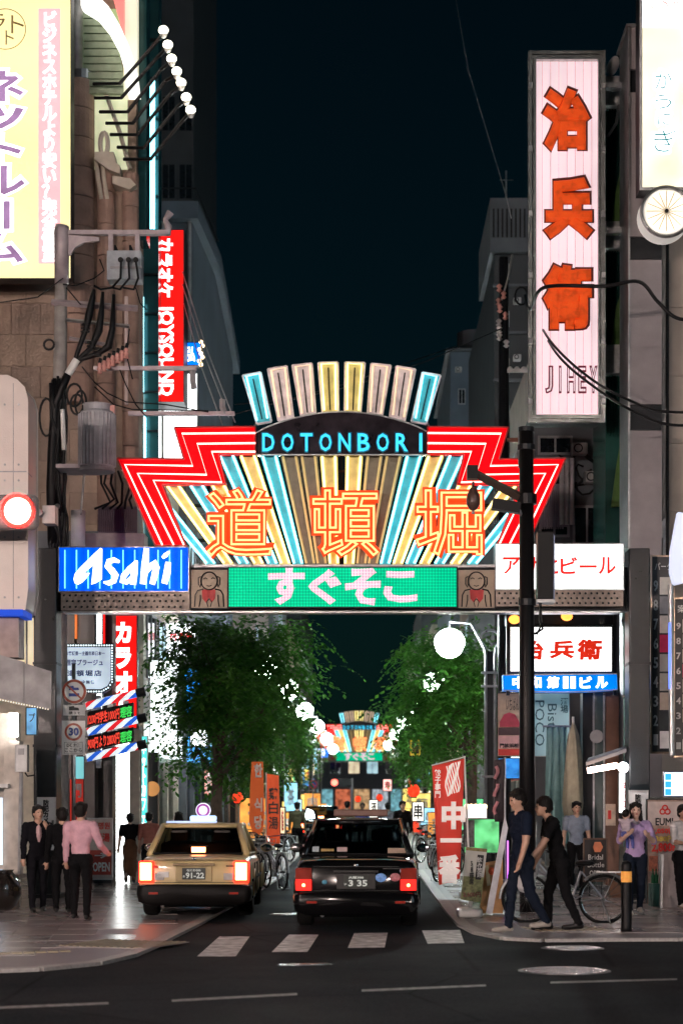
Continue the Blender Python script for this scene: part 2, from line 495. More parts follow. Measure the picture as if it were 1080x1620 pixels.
pavL = pavement('pavement_left', polyL, [tuple(p) for p in KLp[:11]], -9, 0, 18, 42, .10)
pavR = pavement('pavement_right', polyR, [tuple(p) for p in KRp[:10]], 0, 10, 20, 42, 0.0)

TACT = pm('tactile_yellow', (.34,.29,.19), .5, var=.3)
def tactile(px, n, label, bars_along, w, h, rz):
    c = G(*px); r = thing('tactile_paving', label, 'paving', (c.x,c.y,.032))
    R = Euler((0,0,rz)).to_matrix()
    obj('bed', MB().obox((c.x,c.y,.033), w, h, .008, R), TILEM[0], r)
    for i in range(n):
        t = (i+.5)/n-.5
        off = R @ Vector((t*w, 0, 0))
        b = MB().obox((c.x+off.x, c.y+off.y, .040), w/n*.42, h*.94, .010, R)
        obj('tactile_bar', b, TACT, r)
tactile((196,1498), 13, 'yellow ribbed tactile strip at the left kerb ramp', True, 1.15, 1.15, -.38)
tactile((893,1474), 9, 'pale ribbed tactile strip behind the walking men', True, .95, .8, .25)
c1 = G(60,1512)
r = thing('tactile_guide_line', 'narrow yellow guide line across the left pavement', 'paving', (c1.x,c1.y,.032))
for i in range(8):
    a = G(-30+i*19, 1514.5-i*.7)
    obj('guide_block', MB().obox((a.x,a.y,.036), .115, .17, .012, Euler((0,0,.2)).to_matrix()), TACT, r)
# ------------------------------------------------------------------ buildings
STONE = pm('brown_stone', (.30,.22,.17), .85, var=.3, scale=2.2, bump=.5, bscale=22)
DRUM  = pm('pink_brown_stone', (.33,.215,.17), .8, var=.3, scale=3, bump=.45, bscale=25)
CREAM = pm('cream_render', (.55,.49,.40), .7, var=.15)
BEIGE = pm('beige_panel', (.42,.36,.31), .7, var=.2, scale=1.5)
GREYB = pm('grey_concrete', (.13,.14,.155), .8, var=.25, scale=1.2)
BLUEG = pm('blue_grey_render', (.13,.165,.205), .8, var=.22, scale=.8)
DARKB = pm('dark_tower_cladding', (.05,.055,.06), .6, var=.3, scale=.8)
TEALG = pm('teal_glass_cladding', (.03,.12,.13), .15, .2, var=.4, scale=1.5, bump=.02)
PANE  = pm('dark_window_pane', (.012,.016,.02), .08, 0, bump=.01)
LITW  = em('lit_window', (1.,.82,.55), .8, var=.5, scale=1.2)
LITC  = em('cool_lit_window', (.6,.9,1.), .7, var=.5, scale=1.2)

def window(root, x0, x1, z0, z1, y, pane, nrm='y', mull=True, fm=None):
    """window in a wall that faces -Y ('y') or the street ('x': x0..x1 are then depths, y the wall plane, nrm sign by side)"""
    w = .05; fm = fm or GREY
    b = MB(); p = MB()
    def bx(m, a0,a1,d0,d1,c0,c1):
        if nrm == 'y': m.box(a0,a1,y+d0,y+d1,c0,c1)
        else:
            s = 1 if nrm == '+x' else -1
            m.box(*(sorted((y+s*-d0, y+s*-d1))), a0,a1,c0,c1)
    bx(b,x0,x1,-.05,.03,z0,z0+w); bx(b,x0,x1,-.05,.03,z1-w,z1); bx(b,x0,x0+w,-.05,.03,z0+w,z1-w); bx(b,x1-w,x1,-.05,.03,z0+w,z1-w)
    if mull:
        c = (x0+x1)/2; bx(b,c-.02,c+.02,-.045,.03,z0+w,z1-w)
    bx(p,x0+w,x1-w,-.02,.02,z0+w,z1-w)
    f = obj('window', b, fm, root); obj('pane', p, pane, f)

# --- brown corner building behind the left pole
YB = 38.0
B1 = thing('corner_building', 'brown stone corner building behind the utility pole with round columns', 'building', (X(100,YB), YB, 0))
obj('wall', MB().box(-12, X(216,YB), YB, YB+1.2, Z(962,YB), 26), STONE, B1)
rw = random.Random(5)
STN = [pm('stone_panel_%d' % i, c, .85, var=.28, scale=2.5, bump=.5, bscale=24) for i, c in enumerate(((.30,.22,.17),(.27,.20,.16),(.33,.245,.19)))]
for j in range(9):
    for i in range(6):
        a = -50 + i*46 + (23 if j % 2 else 0); b_ = min(a+45, 214)
        d_ = rw.uniform(.02,.04); obj('stone_panel', rect_mb((a, 430+j*50, b_, 479+j*50), YB-d_, d_), rw.choice(STN), B1)
def drum_column(px, r_px, py0, py1, step, Y):
    r = M(r_px,Y); x = X(px,Y); z1, z0 = Z(py0,Y), Z(py1,Y); n = max(1, round((z1-z0)/M(step,Y)))
    for i in range(n):
        a = z0+(z1-z0)*i/n; b = z0+(z1-z0)*(i+1)/n-.015
        obj('column_drum', MB().lathe([(r*.985,a-0),(r,a+.02),(r,b-.02),(r*.985,b)], (x,Y,0), 20), DRUM, B1, smooth=False)
drum_column(122, 27, 130, 640, 46, YB-.1)
drum_column(168, 14, 255, 860, 52, YB-.1)
drum_column(207, 13, 275, 868, 52, YB-.1)
obj('steel_post', MB().cyl((X(124,YB-.1),YB-.1,Z(130,YB)), (X(124,YB-.1),YB-.1,Z(-30,YB)), M(9,YB), n=14), LGREY, B1, smooth=True)
obj('post_cap', MB().cyl((X(132,YB-.1),YB-.1,Z(132,YB)), (X(132,YB-.1),YB-.1,Z(118,YB)), M(19,YB), n=16), STEEL, B1)
for pts in (((150,240),(180,240),(184,258),(190,262),(190,275),(172,268),(150,252)), ((178,278),(206,282),(215,292),(205,300),(178,290))):
    obj('carved_ledge', MB().prism(poly_px(pts,YB-.45), YB-.45, YB), CREAM, B1)
for i in range(2):
    obj('carved_bracket', MB().tube([W(152+i*9,250,YB-.3), W(156+i*9,285,YB-.32), W(161+i*9,315,YB-.25)], .045, 6), CREAM, B1)
obj('scroll_ornament', MB().tube([W(165+6*math.cos(t*.4),228+18*math.sin(t*.4),YB-.4) for t in range(16)], .05, 6, True), CREAM, B1)
# curved white canopy sign of the upper floor, with a slatted soffit lit green from inside
CAN = em('lit_white_canopy', (1.,1.,.93), 1.5, var=.1)
arc_o = [(128,-30),(150,-12),(172,10),(190,40),(205,75),(216,110),(221,150)]
arc_i = [(203,150),(198,112),(188,78),(172,48),(154,26),(131,12),(128,8)]
obj('canopy_fascia', MB().prism(poly_px(arc_o+arc_i, YB-.6), YB-.6, YB-.35), CAN, B1)
SOFF = pm('soffit_slats', (.30,.36,.24), .6)
for i in range(11):
    py = 18+i*12; xr = 134 + 62*math.sqrt(max(0,1-((11-i-.5)/11.5)**2))
    obj('soffit_slat', rect_mb((132, py, xr, py+10), YB-.30, .12), SOFF, B1)
obj('soffit_backlight', rect_mb((132, 14, 190, 150), YB-.14, .03), em('green_soffit_glow', (.55,.8,.4), .35), B1)
obj('red_fascia_panel', MB().prism(poly_px([(172,-30),(196,-30),(196,58),(186,22)], YB-.5), YB-.5, YB-.3), em('backlit_salmon', (1.,.25,.22), 1.), B1)
CRE = em('lit_cream_pier', (1.,.95,.72), .85, var=.2, scale=.8)  # light falling on the pier put in as a glow
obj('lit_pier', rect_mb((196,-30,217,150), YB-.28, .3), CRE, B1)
obj('lit_wall_strip', rect_mb((150,150,202,268), YB-.02, .05), em('lit_cream_recess', (.95,1.,.65), .55, var=.3), B1)  # recess light painted in as a glow of the wall
obj('stair_rail', MB().tube([W(140,75,YB-.2),W(165,140,YB-.2),W(190,210,YB-.2),W(206,268,YB-.2)], .05, 6), CREAM, B1)
obj('flat_pilaster', rect_mb((218,-30,232,380), YB+.3, .6), TEALG, B1)
# teal glass edge with cold tubes
TG = thing('glass_stair_tower', 'teal glass stair tower edge with upright white tubes behind the columns', 'building', (X(235,40), 40, 4))
obj('cladding', rect_mb((217,-40,251,866), 40.3, .6), TEALG, TG)
for px, a, b in ((222,132,258),(222,600,860),(239,128,362),(243.5,128,362),(226,470,620),(229.5,650,730)):
    obj('neon_tube', MB().cyl(W(px,a,40), W(px,b,40), .028, n=8), E_CYAN if px > 225 else E_FLUO, TG)
for py in range(60, 860, 62):
    obj('transom', rect_mb((218,py,250,py+2.5), 40.2, .1), DARK, TG)

# --- flood lights on seven arms
FL = thing('floodlight_rack', 'row of seven round floodlights on long bent arms', 'floodlight', W(200,250,YB-.4))
lamps = [((148,133),(190,132),(252,62),(259,52)), ((150,155),(192,155),(250,90),(266,75)), ((158,177),(202,177),(255,110),(272,97)),
         ((168,195),(210,195),(262,128),(280,117)), ((175,213),(218,213),(270,148),(287,135)), ((186,233),(228,234),(280,170),(295,158)), ((196,252),(238,252),(290,190),(302,178))]
FLH = em('floodlight_glass', (1.,.95,.75), 6.)
for q in lamps:
    pts = [W(x,y,YB-.45-.25*i) for i,(x,y) in enumerate(q)]
    a = obj('lamp_arm', MB().tube(pts, .035, 6), BLACK, FL)
    e = pts[-1]
    h = obj('lamp_head', MB().lathe([(.035,-.10),(.06,-.06),(.085,.0),(.09,.06),(.085,.065)], (e.x,e.y,e.z), 14), WHITE, FL, smooth=True)
    obj('lamp_glass', MB().ell((e.x,e.y-.03,e.z+.04), .098,.09,.085,14,8), FLH, h, smooth=True)

# --- blue grey building with an overhanging parapet further down the left side
B2 = thing('blue_grey_building', 'plain blue grey building with overhanging parapet on the left side', 'building', (-6.5, 60, 0))
yA, yB_ = 60.0, 66.0
xa, xb = X(313,yA), X(350,yB_)
obj('wall', MB().slab([(-9.5,60.5),(X(305,60.5),60.5),(X(340,66.5),66.5),(X(340,66.5)-.3,80),(-9.5,80)], 0, Z(330,60)), BLUEG, B2)
obj('parapet', MB().slab([(-9.6,yA),(xa,yA),(xb,yB_),(xb-.4,82),(-9.6,82)], Z(345,yA), Z(318,yA)), BLUEG, B2)
for i, z in enumerate((17.5, 14.6, 11.7, 8.8)):
    for k in range(2):
        window(B2, -8.2+k*1.5, -7.1+k*1.5, z, z+1.4, 60.5, PANE)
obj('roof_rail', MB().tube([(xa-2.4,yA+.3,Z(318,yA)+.5),(xa-.1,yA+.3,Z(318,yA)+.5),(xb-.1,yB_,Z(318,yA)+.5)], .03, 5), DARK, B2)
B3 = thing('dark_tower', 'very dark tower block rising against the sky on the left', 'building', (X(280,95), 95, 0))
obj('wall', MB().box(X(235,95), X(306,95), 95, 110, 0, 60), DARKB, B3)
for k in range(9):
    for i in range(2):
        window(B3, X(256,95)+i*.85, X(256,95)+.7+i*.85, 8+k*3.4, 9.8+k*3.4, 95, PANE, fm=DARKB)

# --- right hand side
B4 = thing('ribbed_dark_building', 'dark building with a ribbed grey plant screen on its roof', 'building', (X(810,60), 60, 0))
obj('wall', MB().box(X(782,60), X(860,60), 60.2, 75, 0, Z(400,60)), DARKB, B4)
obj('plant_screen', rect_mb((775,313,840,398), 60, 6), GREYB, B4)
for i in range(8):
    obj('screen_rib', rect_mb((779+i*7,330,781.5+i*7,375), 59.94, .06), DARK, B4)
for k in range(6):
    window(B4, X(790,60), X(806,60), Z(440+k*75,60), Z(415+k*75,60), 60.2, PANE if k != 3 else LITC)
    obj('sill_band', MB().box(X(782,60)-.05, X(860,60), 60.05, 60.2, Z(452+k*75,60), Z(448+k*75,60)), GREYB, B4)
B5 = thing('grey_slab_building', 'plain blue grey block seen past the right end of the neon fan', 'building', (X(740,85), 85, 0))
obj('wall', MB().box(X(712,85), X(800,85), 85, 100, 0, Z(556,85)), BLUEG, B5)
obj('roof_slab', MB().box(X(712,85)-.2, X(800,85), 84.8, 100, Z(556,85), Z(552,85)), GREYB, B5)
for i in range(3):
    window(B5, X(724+i*20,85), X(736+i*20,85), Z(640,85), Z(615,85), 85, PANE)

YC = 35.5
B6 = thing('banded_pier', 'tall grey pier with three dark bands right of the pink sign', 'building', (X(1022,YC), YC, 0))
PIER = pm('grey_rose_cladding', (.30,.27,.28), .7, var=.15, scale=3)
py_edges = [(40,110,0),(110,146,1),(146,375,0),(375,411,1),(411,640,0),(640,681,1),(681,1262,0)]
for a, b, d in py_edges:
    obj('dark_band' if d else 'cladding_panel', rect_mb((996,a,1046,b-.8), YC+(.06 if d else 0), 1.2), DARK if d else PIER, B6)
obj('edge_strip', rect_mb((993,40,996,1262), YC-.05, 1.2), STEEL, B6)
obj('cap', rect_mb((990,37,1048,41), YC-.08, 1.4), STEEL, B6)
B7 = thing('beige_panel_building', 'beige panelled building at the right picture edge', 'building', (X(1130,36), 36, 0))
obj('wall', rect_mb((1046,-60,1300,1420), 36.3, 6), BEIGE, B7)
for i, (a, b) in enumerate(((380,487),(487,595),(595,702),(702,810))):
    for k in range(2):
        obj('wall_panel', rect_mb((1057+k*45,a+.6,1101+k*45,b-.6), 36.25, .05), BEIGE, B7)
obj('downpipe', MB().cyl(W(1050,375,36), W(1050,905,36), .055, n=10), WHITE, B7, smooth=True)
obj('cable_conduit', MB().cyl(W(1055,375,35.9), W(1055,905,35.9), .03, n=8), BLACK, B7)
obj('pipe_hood', MB().prism(poly_px([(1034,842),(1054,815),(1054,872),(1048,882),(1048,850),(1038,862),(1034,902),(1030,902)],35.9), 35.9, 36.2), LGREY, B7)
# glazed fin tower with white collars
B8 = thing('green_glass_fin', 'dark green glass fin with white collars behind the pink sign', 'building', (X(975,37), 37, 4))
FIN = pm('fluted_green_glass', (.02,.09,.075), .2, .3, var=.4, scale=1)
obj('core', rect_mb((957,120,996,870), 37.3, 2), FIN, B8)
for i in range(9):
    obj('glass_flute', MB().cyl(W(959.5+i*4.2,690,37.25), W(959.5+i*4.2,150,37.25), .022, n=6), FIN, B8)
for a, b in ((120,166),(350,392),(545,590)):
    obj('collar', rect_mb((957,a,992,b), 37.0, .5), LGREY, B8)
LEAF_L = pm('green_banner', (.07,.16,.03), .7, var=.3)
for a, b in ((240,360),(470,545),(660,800)):
    obj('green_panel', MB().prism(poly_px([(994,a-40),(996,b),(966,b+2),(974,b-60)],37.1), 37.1, 37.15), LEAF_L, B8)
obj('bracket_arm', MB().tube([W(978,166,36.9),W(974,195,36.8),W(961,215,36.6)], .03, 6), STEEL, B8)
# service wall behind the gate on the right, in shade
B9 = thing('service_wall', 'shaded service wall with shutters behind the right sign wing', 'building', (X(900,40), 40, 0))
obj('wall', rect_mb((845,640,1000,1300), 40.6, 3), GREYB, B9)
for i, (a,b,c,d) in enumerate(((850,690,905,720),(852,775,900,850),(905,800,950,862),(862,725,890,770))):
    window(B9, X(a,40.6), X(c,40.6), Z(d,40.6), Z(b,40.6), 40.6, PANE)
for i in range(3):
    obj('duct', MB().cyl(W(888+i*8,725,40.3), W(888+i*8,830,40.3), .05, n=8), LGREY, B9)

# --- street frontages beyond the gate, each building its own, with shop windows, fascia and upper windows
def frontage(side, y0, y1, x, h, wall, shop, fascia, label, upper=PANE, awn=None, cols=2):
    r = thing('shop_building', label, 'building', (x, y0, 0), 'buildings along the side street')
    s = 1 if side == 'R' else -1          # outwards from the street
    xx = sorted((x, x+s*7))
    obj('wall', MB().box(xx[0], xx[1], y0, y1-.15, 3.6, h), wall, r)
    d = y1-y0; n = max(2, int(d/2.4)); nrm = '-x' if side == 'R' else '+x'
    # ground floor: piers and glazing set back, lit room behind
    xb = sorted((x+s*1.6, x+s*7))
    obj('shop_interior', MB().box(xb[0], xb[1], y0+.1, y1-.25, 0, 3.6), shop, r)
    xe = sorted((x+s*.36, x+s*7)); obj('end_wall', MB().box(xe[0], xe[1], y0, y0+.09, 0, 3.6), wall, r)
    for i in range(n+1):
        yy = y0 + (d-.45)*i/n
        xp = sorted((x, x+s*.35)); obj('pier', MB().box(xp[0], xp[1], yy, yy+.3, 0, 3.6), wall, r)
        if i < n:
            yy2 = y0 + (d-.45)*(i+1)/n
            xg = sorted((x+s*.12, x+s*.16)); obj('shop_glass', MB().box(xg[0], xg[1], yy+.3, yy2, .1, 2.7), GLASS, r)
    xf = sorted((x-s*.12, x-s*.002)); obj('fascia', MB().box(xf[0], xf[1], y0+.1, y1-.3, 2.8, 3.5), fascia, r)
    if awn:
        a0, a1 = y0+.4, y1-.6
        obj('awning', MB().add([(x,a0,2.75),(x-s*1.0,a0,2.35),(x-s*1.0,a1,2.35),(x,a1,2.75),(x,a0,2.70),(x-s*1.0,a0,2.2),(x-s*1.0,a1,2.2),(x,a1,2.7)],
            [(0,1,2,3),(4,7,6,5),(0,4,5,1),(1,5,6,2),(2,6,7,3)]), awn, r)
    fl = int((h-4.4)/3)
    for k in range(fl):
        for i in range(n):
            a = y0+.5+(d-1)*i/n; b = a+(d-1)/n-.6
            window(r, a, b, 4.6+k*3, 6.2+k*3, x, random.choice([upper,upper,LITW,LITC]) if k < 3 else upper, nrm)
    # the face towards the main road
    xs = sorted((x+s*.6, x+s*3.2))
    for k in range(fl):
        window(r, xs[0], xs[0]+1.0, 4.6+k*3, 6.0+k*3, y0, random.choice([upper,LITW]), 'y')
        window(r, xs[0]+1.4, xs[1], 4.6+k*3, 6.0+k*3, y0, upper, 'y')
    return r
S_TEAL = em('teal_lit_shop', (.35,.85,.95), 1.76, var=.5, scale=.9)
S_WHITE = em('white_lit_shop', (.85,.97,1.), 2.86, var=.4, scale=.9)
S_WARM = em('warm_lit_shop', (1.,.66,.36), 1.98, var=.6, scale=.9)
S_RED = em('red_lit_shop', (1.,.30,.16), 1.54, var=.6, scale=.9)
F_RED = em('red_fascia', (1.,.06,.03), .9); F_WH = em('white_fascia', (.9,1.,1.), 1.5); F_BL = em('blue_fascia', (.1,.45,1.), 1.0); F_YE = em('yellow_fascia', (1.,.75,.2), .9)
AWR = pm('red_awning', (.45,.05,.04), .7); AWG = pm('green_awning', (.06,.2,.12), .7)
frontage('L', 44, 52.5, -5.1, 13, CREAM, S_TEAL, F_WH, 'cream shop building with teal lit window beside the near tree', awn=None)
frontage('L', 52.5, 60, -4.9, 11, GREYB, S_WHITE, F_BL, 'grey shop building with white lit window behind the near tree')
frontage('L', 80, 92, -4.6, 12, BEIGE, S_WARM, F_RED, 'beige shop building with warm window far down the left side', awn=AWR)
frontage('L', 92, 108, -4.4, 15, GREYB, S_RED, F_WH, 'grey shop building with red lit window far down the left side')
frontage('L', 108, 130, -4.3, 12, STONE, S_TEAL, F_YE, 'brown shop building before the far arch on the left')
frontage('L', 130, 160, -4.3, 16, DARKB, S_WARM, F_BL, 'dark shop building next to the far arch on the left')
frontage('R', 44, 52, 4.7, 10, GREYB, S_WARM, F_RED, 'grey shop building with warm window behind the right tree', awn=AWR)
frontage('R', 52, 60, 4.6, 14, BEIGE, S_WHITE, F_WH, 'beige shop building with white lit window on the right side')
frontage('R', 75.2, 85, 4.3, 12, STONE, S_RED, F_RED, 'brown shop building with red lit window on the right side', awn=AWR)
frontage('R', 100.2, 116, 3.6, 11, CREAM, S_WARM, F_YE, 'cream shop building with yellow fascia far down the right side', awn=AWG)
frontage('R', 116, 134, 3.5, 14, GREYB, S_TEAL, F_BL, 'grey shop building with teal window far down the right side')
frontage('R', 134, 160, 3.5, 13, BEIGE, S_WARM, F_WH, 'beige shop building next to the far arch on the right')

# clutter on the plain walls: air conditioners, pipes
ACM = pm('ac_white', (.45,.45,.44), .5)
def ac_unit(root, px, py, Y, w=14):
    u = obj('air_conditioner', rect_mb((px,py,px+w,py+w*.72), Y-.35, .33), ACM, root, bevel=.02)
    p = W(px+w*.38, py+w*.36, Y-.36); obj('fan_grille', MB().tube([(p.x+M(w*.26,Y)*math.cos(i*.4),p.y,p.z+M(w*.26,Y)*math.sin(i*.4)) for i in range(16)], .015, 5, True), DARK, u)
for px, py in ((262,470),(262,560),(286,640)): ac_unit(B2, px, py, 60.4, 12)
for px in (258, 300): obj('wall_pipe', MB().cyl(W(px,345,60.4), W(px,940,60.4), .06, n=8), GREY, B2)
for px, py in ((812,470),(812,560),(826,640)): ac_unit(B4, px, py, 60.1, 12)
for px, py in ((720,580),(760,660)): ac_unit(B5, px, py, 84.9, 10)
obj('roof_tank', MB().cyl(W(752,552,90), W(752,528,90), .9, n=16), GREYB, B5)
for px, py in ((905,700),(925,745),(862,640)): ac_unit(B9, px, py, 40.5, 24)
obj('aerial', MB().cyl(W(800,313,62), W(800,270,62), .03, n=5).cyl(W(790,285,62), W(812,285,62), .02, n=5), STEEL, B4)
# lit stand signs along both pavements further on
cols_ = [('white',(1.,.96,.9),1.8),('orange',(1.,.4,.08),1.1),('red',(1.,.07,.03),1.1),('yellow',(1.,.75,.2),1.2),('pale blue',(.4,.8,1.),1.2),('cream',(1.,.85,.6),1.6),('green',(.2,.9,.4),.8)]
ords = ('first','second','third','fourth','fifth','sixth','seventh','eighth','ninth','tenth','eleventh','twelfth')
wl3 = random.Random(41)
for sd in (-1,1):
    for i in range(12):
        y = (50 if sd < 0 else 48)+i*6.2+wl3.uniform(-1,1); x = (-2.75 if sd < 0 else 2.35)+sd*wl3.uniform(-.25,.9); cn, cc, st_ = wl3.choice(cols_)
        w = wl3.uniform(.22,.5); z0 = wl3.uniform(.25,1.5); hh = wl3.uniform(.5,1.1)
        r = thing('lit_stand_sign', '%s lit stand sign, %s along the %s pavement beyond the arch' % (cn, ords[i], 'left' if sd < 0 else 'right'), 'stand sign', (x,y,.03), 'lit stand signs down the street')
        obj('post', MB().cyl((x,y+.05,.03),(x,y+.05,z0), .03, n=6), DARK, r); obj('base', MB().box(x-.2,x+.2,y-.15,y+.2,.03,.08), DARK, r)
        fc_ = obj('lit_face', MB().box(x-w,x+w,y-.06,y+.1,z0,z0+hh), em('lit_stand_'+cn.replace(' ','_'), cc, st_, var=.3, scale=4), r)
        obj('frame', MB().box(x-w-.02,x+w+.02,y-.04,y+.12,z0-.03,z0).box(x-w-.02,x+w+.02,y-.04,y+.12,z0+hh,z0+hh+.03), DARK, r)
        me = text_mesh(wl3.choice(['酒','肉','鮨','茶','本','薬','串','麺','花','旅']), .03); fit_text(me, x-w*.6, x+w*.6, z0+hh*.2, z0+hh*.8, y-.075, .01); obj('lettering', me, INKR if cn in ('white','cream') else INKW, fc_)

# the block that closes the view behind the far arch
EB = thing('end_block', 'office block with lit windows closing the view behind the far arch', 'building', (0,196,0))
obj('wall', MB().box(-16,16,196,206,0,6.6), pm('end_block_wall',(.12,.12,.13),.7), EB)
we = random.Random(9)
for k in range(1):
    for i in range(14):
        window(EB, -13+i*1.9, -11.8+i*1.9, 4.4+k*3, 6.0+k*3, 196, we.choice([PANE,PANE,LITW,LITC]))
for i in range(9): obj('shop_window', MB().box(-8.6+i*1.9,-7.0+i*1.9,195.9,196,.4,2.8), em('far_shop_%d' % (i % 4), ((1.,.6,.3),(.8,.9,1.),(.3,.7,.8),(1.,.25,.12))[i % 4], .45, var=.7, scale=3), EB)
# signs projecting from the frontages further on
for sd in (-1,1):
    for i in range(9):
        y = 62+i*9.5+we.uniform(-2,2); x = sd*(3.75 if sd < 0 else 3.45)+we.uniform(-.2,.2); cn, cc, st_ = we.choice(cols_); z0 = we.uniform(2.3,4.2); hh = we.uniform(.6,1.8); w = we.uniform(.22,.42)
        r = thing('projecting_sign', '%s lit sign projecting over the %s pavement, %s beyond the arch' % (cn, 'left' if sd < 0 else 'right', ords[i]), 'sign', (x,y,z0), 'projecting signs down the street')
        fc_ = obj('lit_face', MB().box(x-w,x+w,y-.08,y+.08,z0,z0+hh), em('lit_stand_'+cn.replace(' ','_'), cc, st_), r)
        obj('frame', MB().box(x-w-.03,x+w+.03,y-.06,y+.06,z0-.04,z0).box(x-w-.03,x+w+.03,y-.06,y+.06,z0+hh,z0+hh+.04), DARK, r)
        obj('arm', MB().cyl((x,y,z0+hh*.9),(x+sd*.9,y,z0+hh*.9), .025, n=6), DARK, r)
        me = text_mesh(we.choice(['酒場','焼肉','喫茶','薬局','たこ','寿司','麺屋']), .03, vertical=hh > 1); fit_text(me, x-w*.6, x+w*.6, z0+hh*.15, z0+hh*.85, y-.095, .01); obj('lettering', me, INKR if cn in ('white','cream','yellow') else INKW, fc_)
# ------------------------------------------------------------------ the neon arch gate
YG = 33.0
RUST = pm('bulb_board', (.48,.39,.33), .7, var=.4, scale=9)
def build_gate(root, simple=False):
    Y = YG
    COLM = pm('gate_leg_paint', (.008,.012,.015), .3, .1, spec=.35)
    for a, b in ((55,91),(993,1026)):
        leg = obj('leg', MB().box(X(a,Y), X(b,Y), Y-.1, Y+.45, 0, Z(868,Y)), COLM, root, bevel=.02)
        obj('base_plate', MB().box(X(a,Y)-.08, X(b,Y)+.08, Y-.18, Y+.53, .02, .10), DARK, leg)
        if not simple:
            for py in (1050,1180): obj('leg_band', MB().box(X(a,Y)-.012, X(b,Y)+.012, Y-.112, Y+.46, Z(py+2,Y), Z(py-2,Y)), DARK, leg)
    obj('beam', MB().box(X(86,Y), X(996,Y), Y+.12, Y+.40, Z(966,Y), Z(896,Y)), DARK, root)
    obj('beam_soffit_lamp', rect_mb((100,966.5,980,969.5), Y-.02, .3), pm('bare_soffit_metal',(.6,.62,.62),.3,.7), root)
    obj('top_rail', rect_mb((300,893,785,897.5), Y-.02, .4), STEEL, root)
    # blue sign with script lettering
    blu = obj('blue_sign', rect_mb((94,866,298,935), Y-.15, .4), em('asahi_blue_panel', (0.,.12,1.), 1.15, stripes=(0,.178,.35), var=.1), root)
    obj('blue_sign_frame', frame_mb((92.5,864.5,299.5,936.5), Y-.17, .44, .018), STEEL, blu)
    TB = em('blue_white_tube', (.12,.5,1.), 2.6)
    for i in range(11):
        px = 103+i*18.4
        obj('sign_tube', MB().cyl(W(px,870,Y-.17), W(px,931,Y-.17), .012, n=6), TB, blu)
    z = lambda pts: [(90+x/3.857, 860+y/3.857) for x, y in pts]
    let = MB()
    yl0, yl1 = Y-.22, Y-.19
    let.prism(poly_px(z([(278,36),(288,42),(285,225),(250,248),(222,257),(234,140),(205,163),(240,70)]),Y), yl0, yl1)
    let.prism(poly_px(z([(240,70),(205,163),(178,188),(195,115)]),Y), yl0, yl1)
    let.prism(poly_px(z([(195,115),(178,188),(212,188),(195,215),(165,245),(140,258),(122,250),(115,225),(122,195),(150,160)]),Y), yl0, yl1)
    rb = lambda pts, w: let.ribbon(poly_px(z(pts),Y), [M(q/3.857,Y) for q in w], yl0, yl1)
    rb([(392,120),(360,108),(328,118),(318,145),(345,172),(368,202),(358,236),(325,250),(296,244)], [16,30,34,34,40,40,34,28,10])
    rb([(498,118),(455,160),(418,205),(408,240),(432,246),(462,222),(488,180)], [20,30,34,30,26,24,16])
    rb([(494,112),(482,180),(474,258)], [18,40,36])
    rb([(556,38),(548,140),(535,255)], [30,44,36])
    rb([(545,200),(575,150),(612,118),(616,150),(605,205),(590,256)], [16,34,22,38,38,32])
    rb([(688,122),(680,190),(664,252)], [32,42,36])
    rb([(652,96),(672,80),(694,58)], [16,26,12])
    obj('lettering', let, E_LETW, blu)
    # boards of bulbs under both side signs
    for a, b, t0, t1 in ((97,300,936.8,965),(784,985,933.6,959)):
        bd = obj('bulb_board', rect_mb((a,t0,b,t1), Y-.12, .2), RUST, root)
        m = MB()
        n = 21
        for j in range(3):
            for i in range(n):
                px = a+5+(b-a-10)*(i+(.5 if j%2 else 0))/n; py = t0+5+(t1-t0-10)*j/2
                p = W(px,py,Y-.12); m.cyl(p, p+Vector((0,-.05,-.01)), .022, .016, 6)
        o = obj('unlit_bulbs', m, DARK, bd); o['kind'] = 'stuff'
    # white sign on the other side
    wh = obj('white_sign', rect_mb((784,861,985,932), Y-.15, .4), em('beer_sign_white', (.93,1.,1.), 1.9, stripes=(0,.30,.16), var=.15), root)
    obj('white_sign_frame', frame_mb((782.5,859.5,986.5,933.5), Y-.17, .44, .018), STEEL, wh)
    for i, ch in enumerate('アサヒビール'):
        a = 795+i*30.3
        txt(ch, (a,881 if ch!='ー' else 894,a+27,908 if ch!='ー' else 898), Y-.19, E_TEXTR, wh, 'letter', bold=.018, depth=.03)
    # LED board
    led = obj('led_board', rect_mb((362,897.6,722,960), Y-.1, .22), em('green_led_board', (0.,.86,.42), .95, dots=(.052,.55), var=.12), root)
    obj('led_frame', frame_mb((360.5,896.2,723.5,961.5), Y-.12, .25, .018), DARK, led)
    LP = em('pink_white_led', (1.,.72,.85), 1.5, dots=(.052,.55))
    for ch, rc in zip('すぐそこ', ((424,898,482,957),(487,900,540,957),(545,898,602,958),(606,903,660,953))):
        txt(ch, rc, Y-.125, LP, led, 'letter', bold=.045, depth=.02)
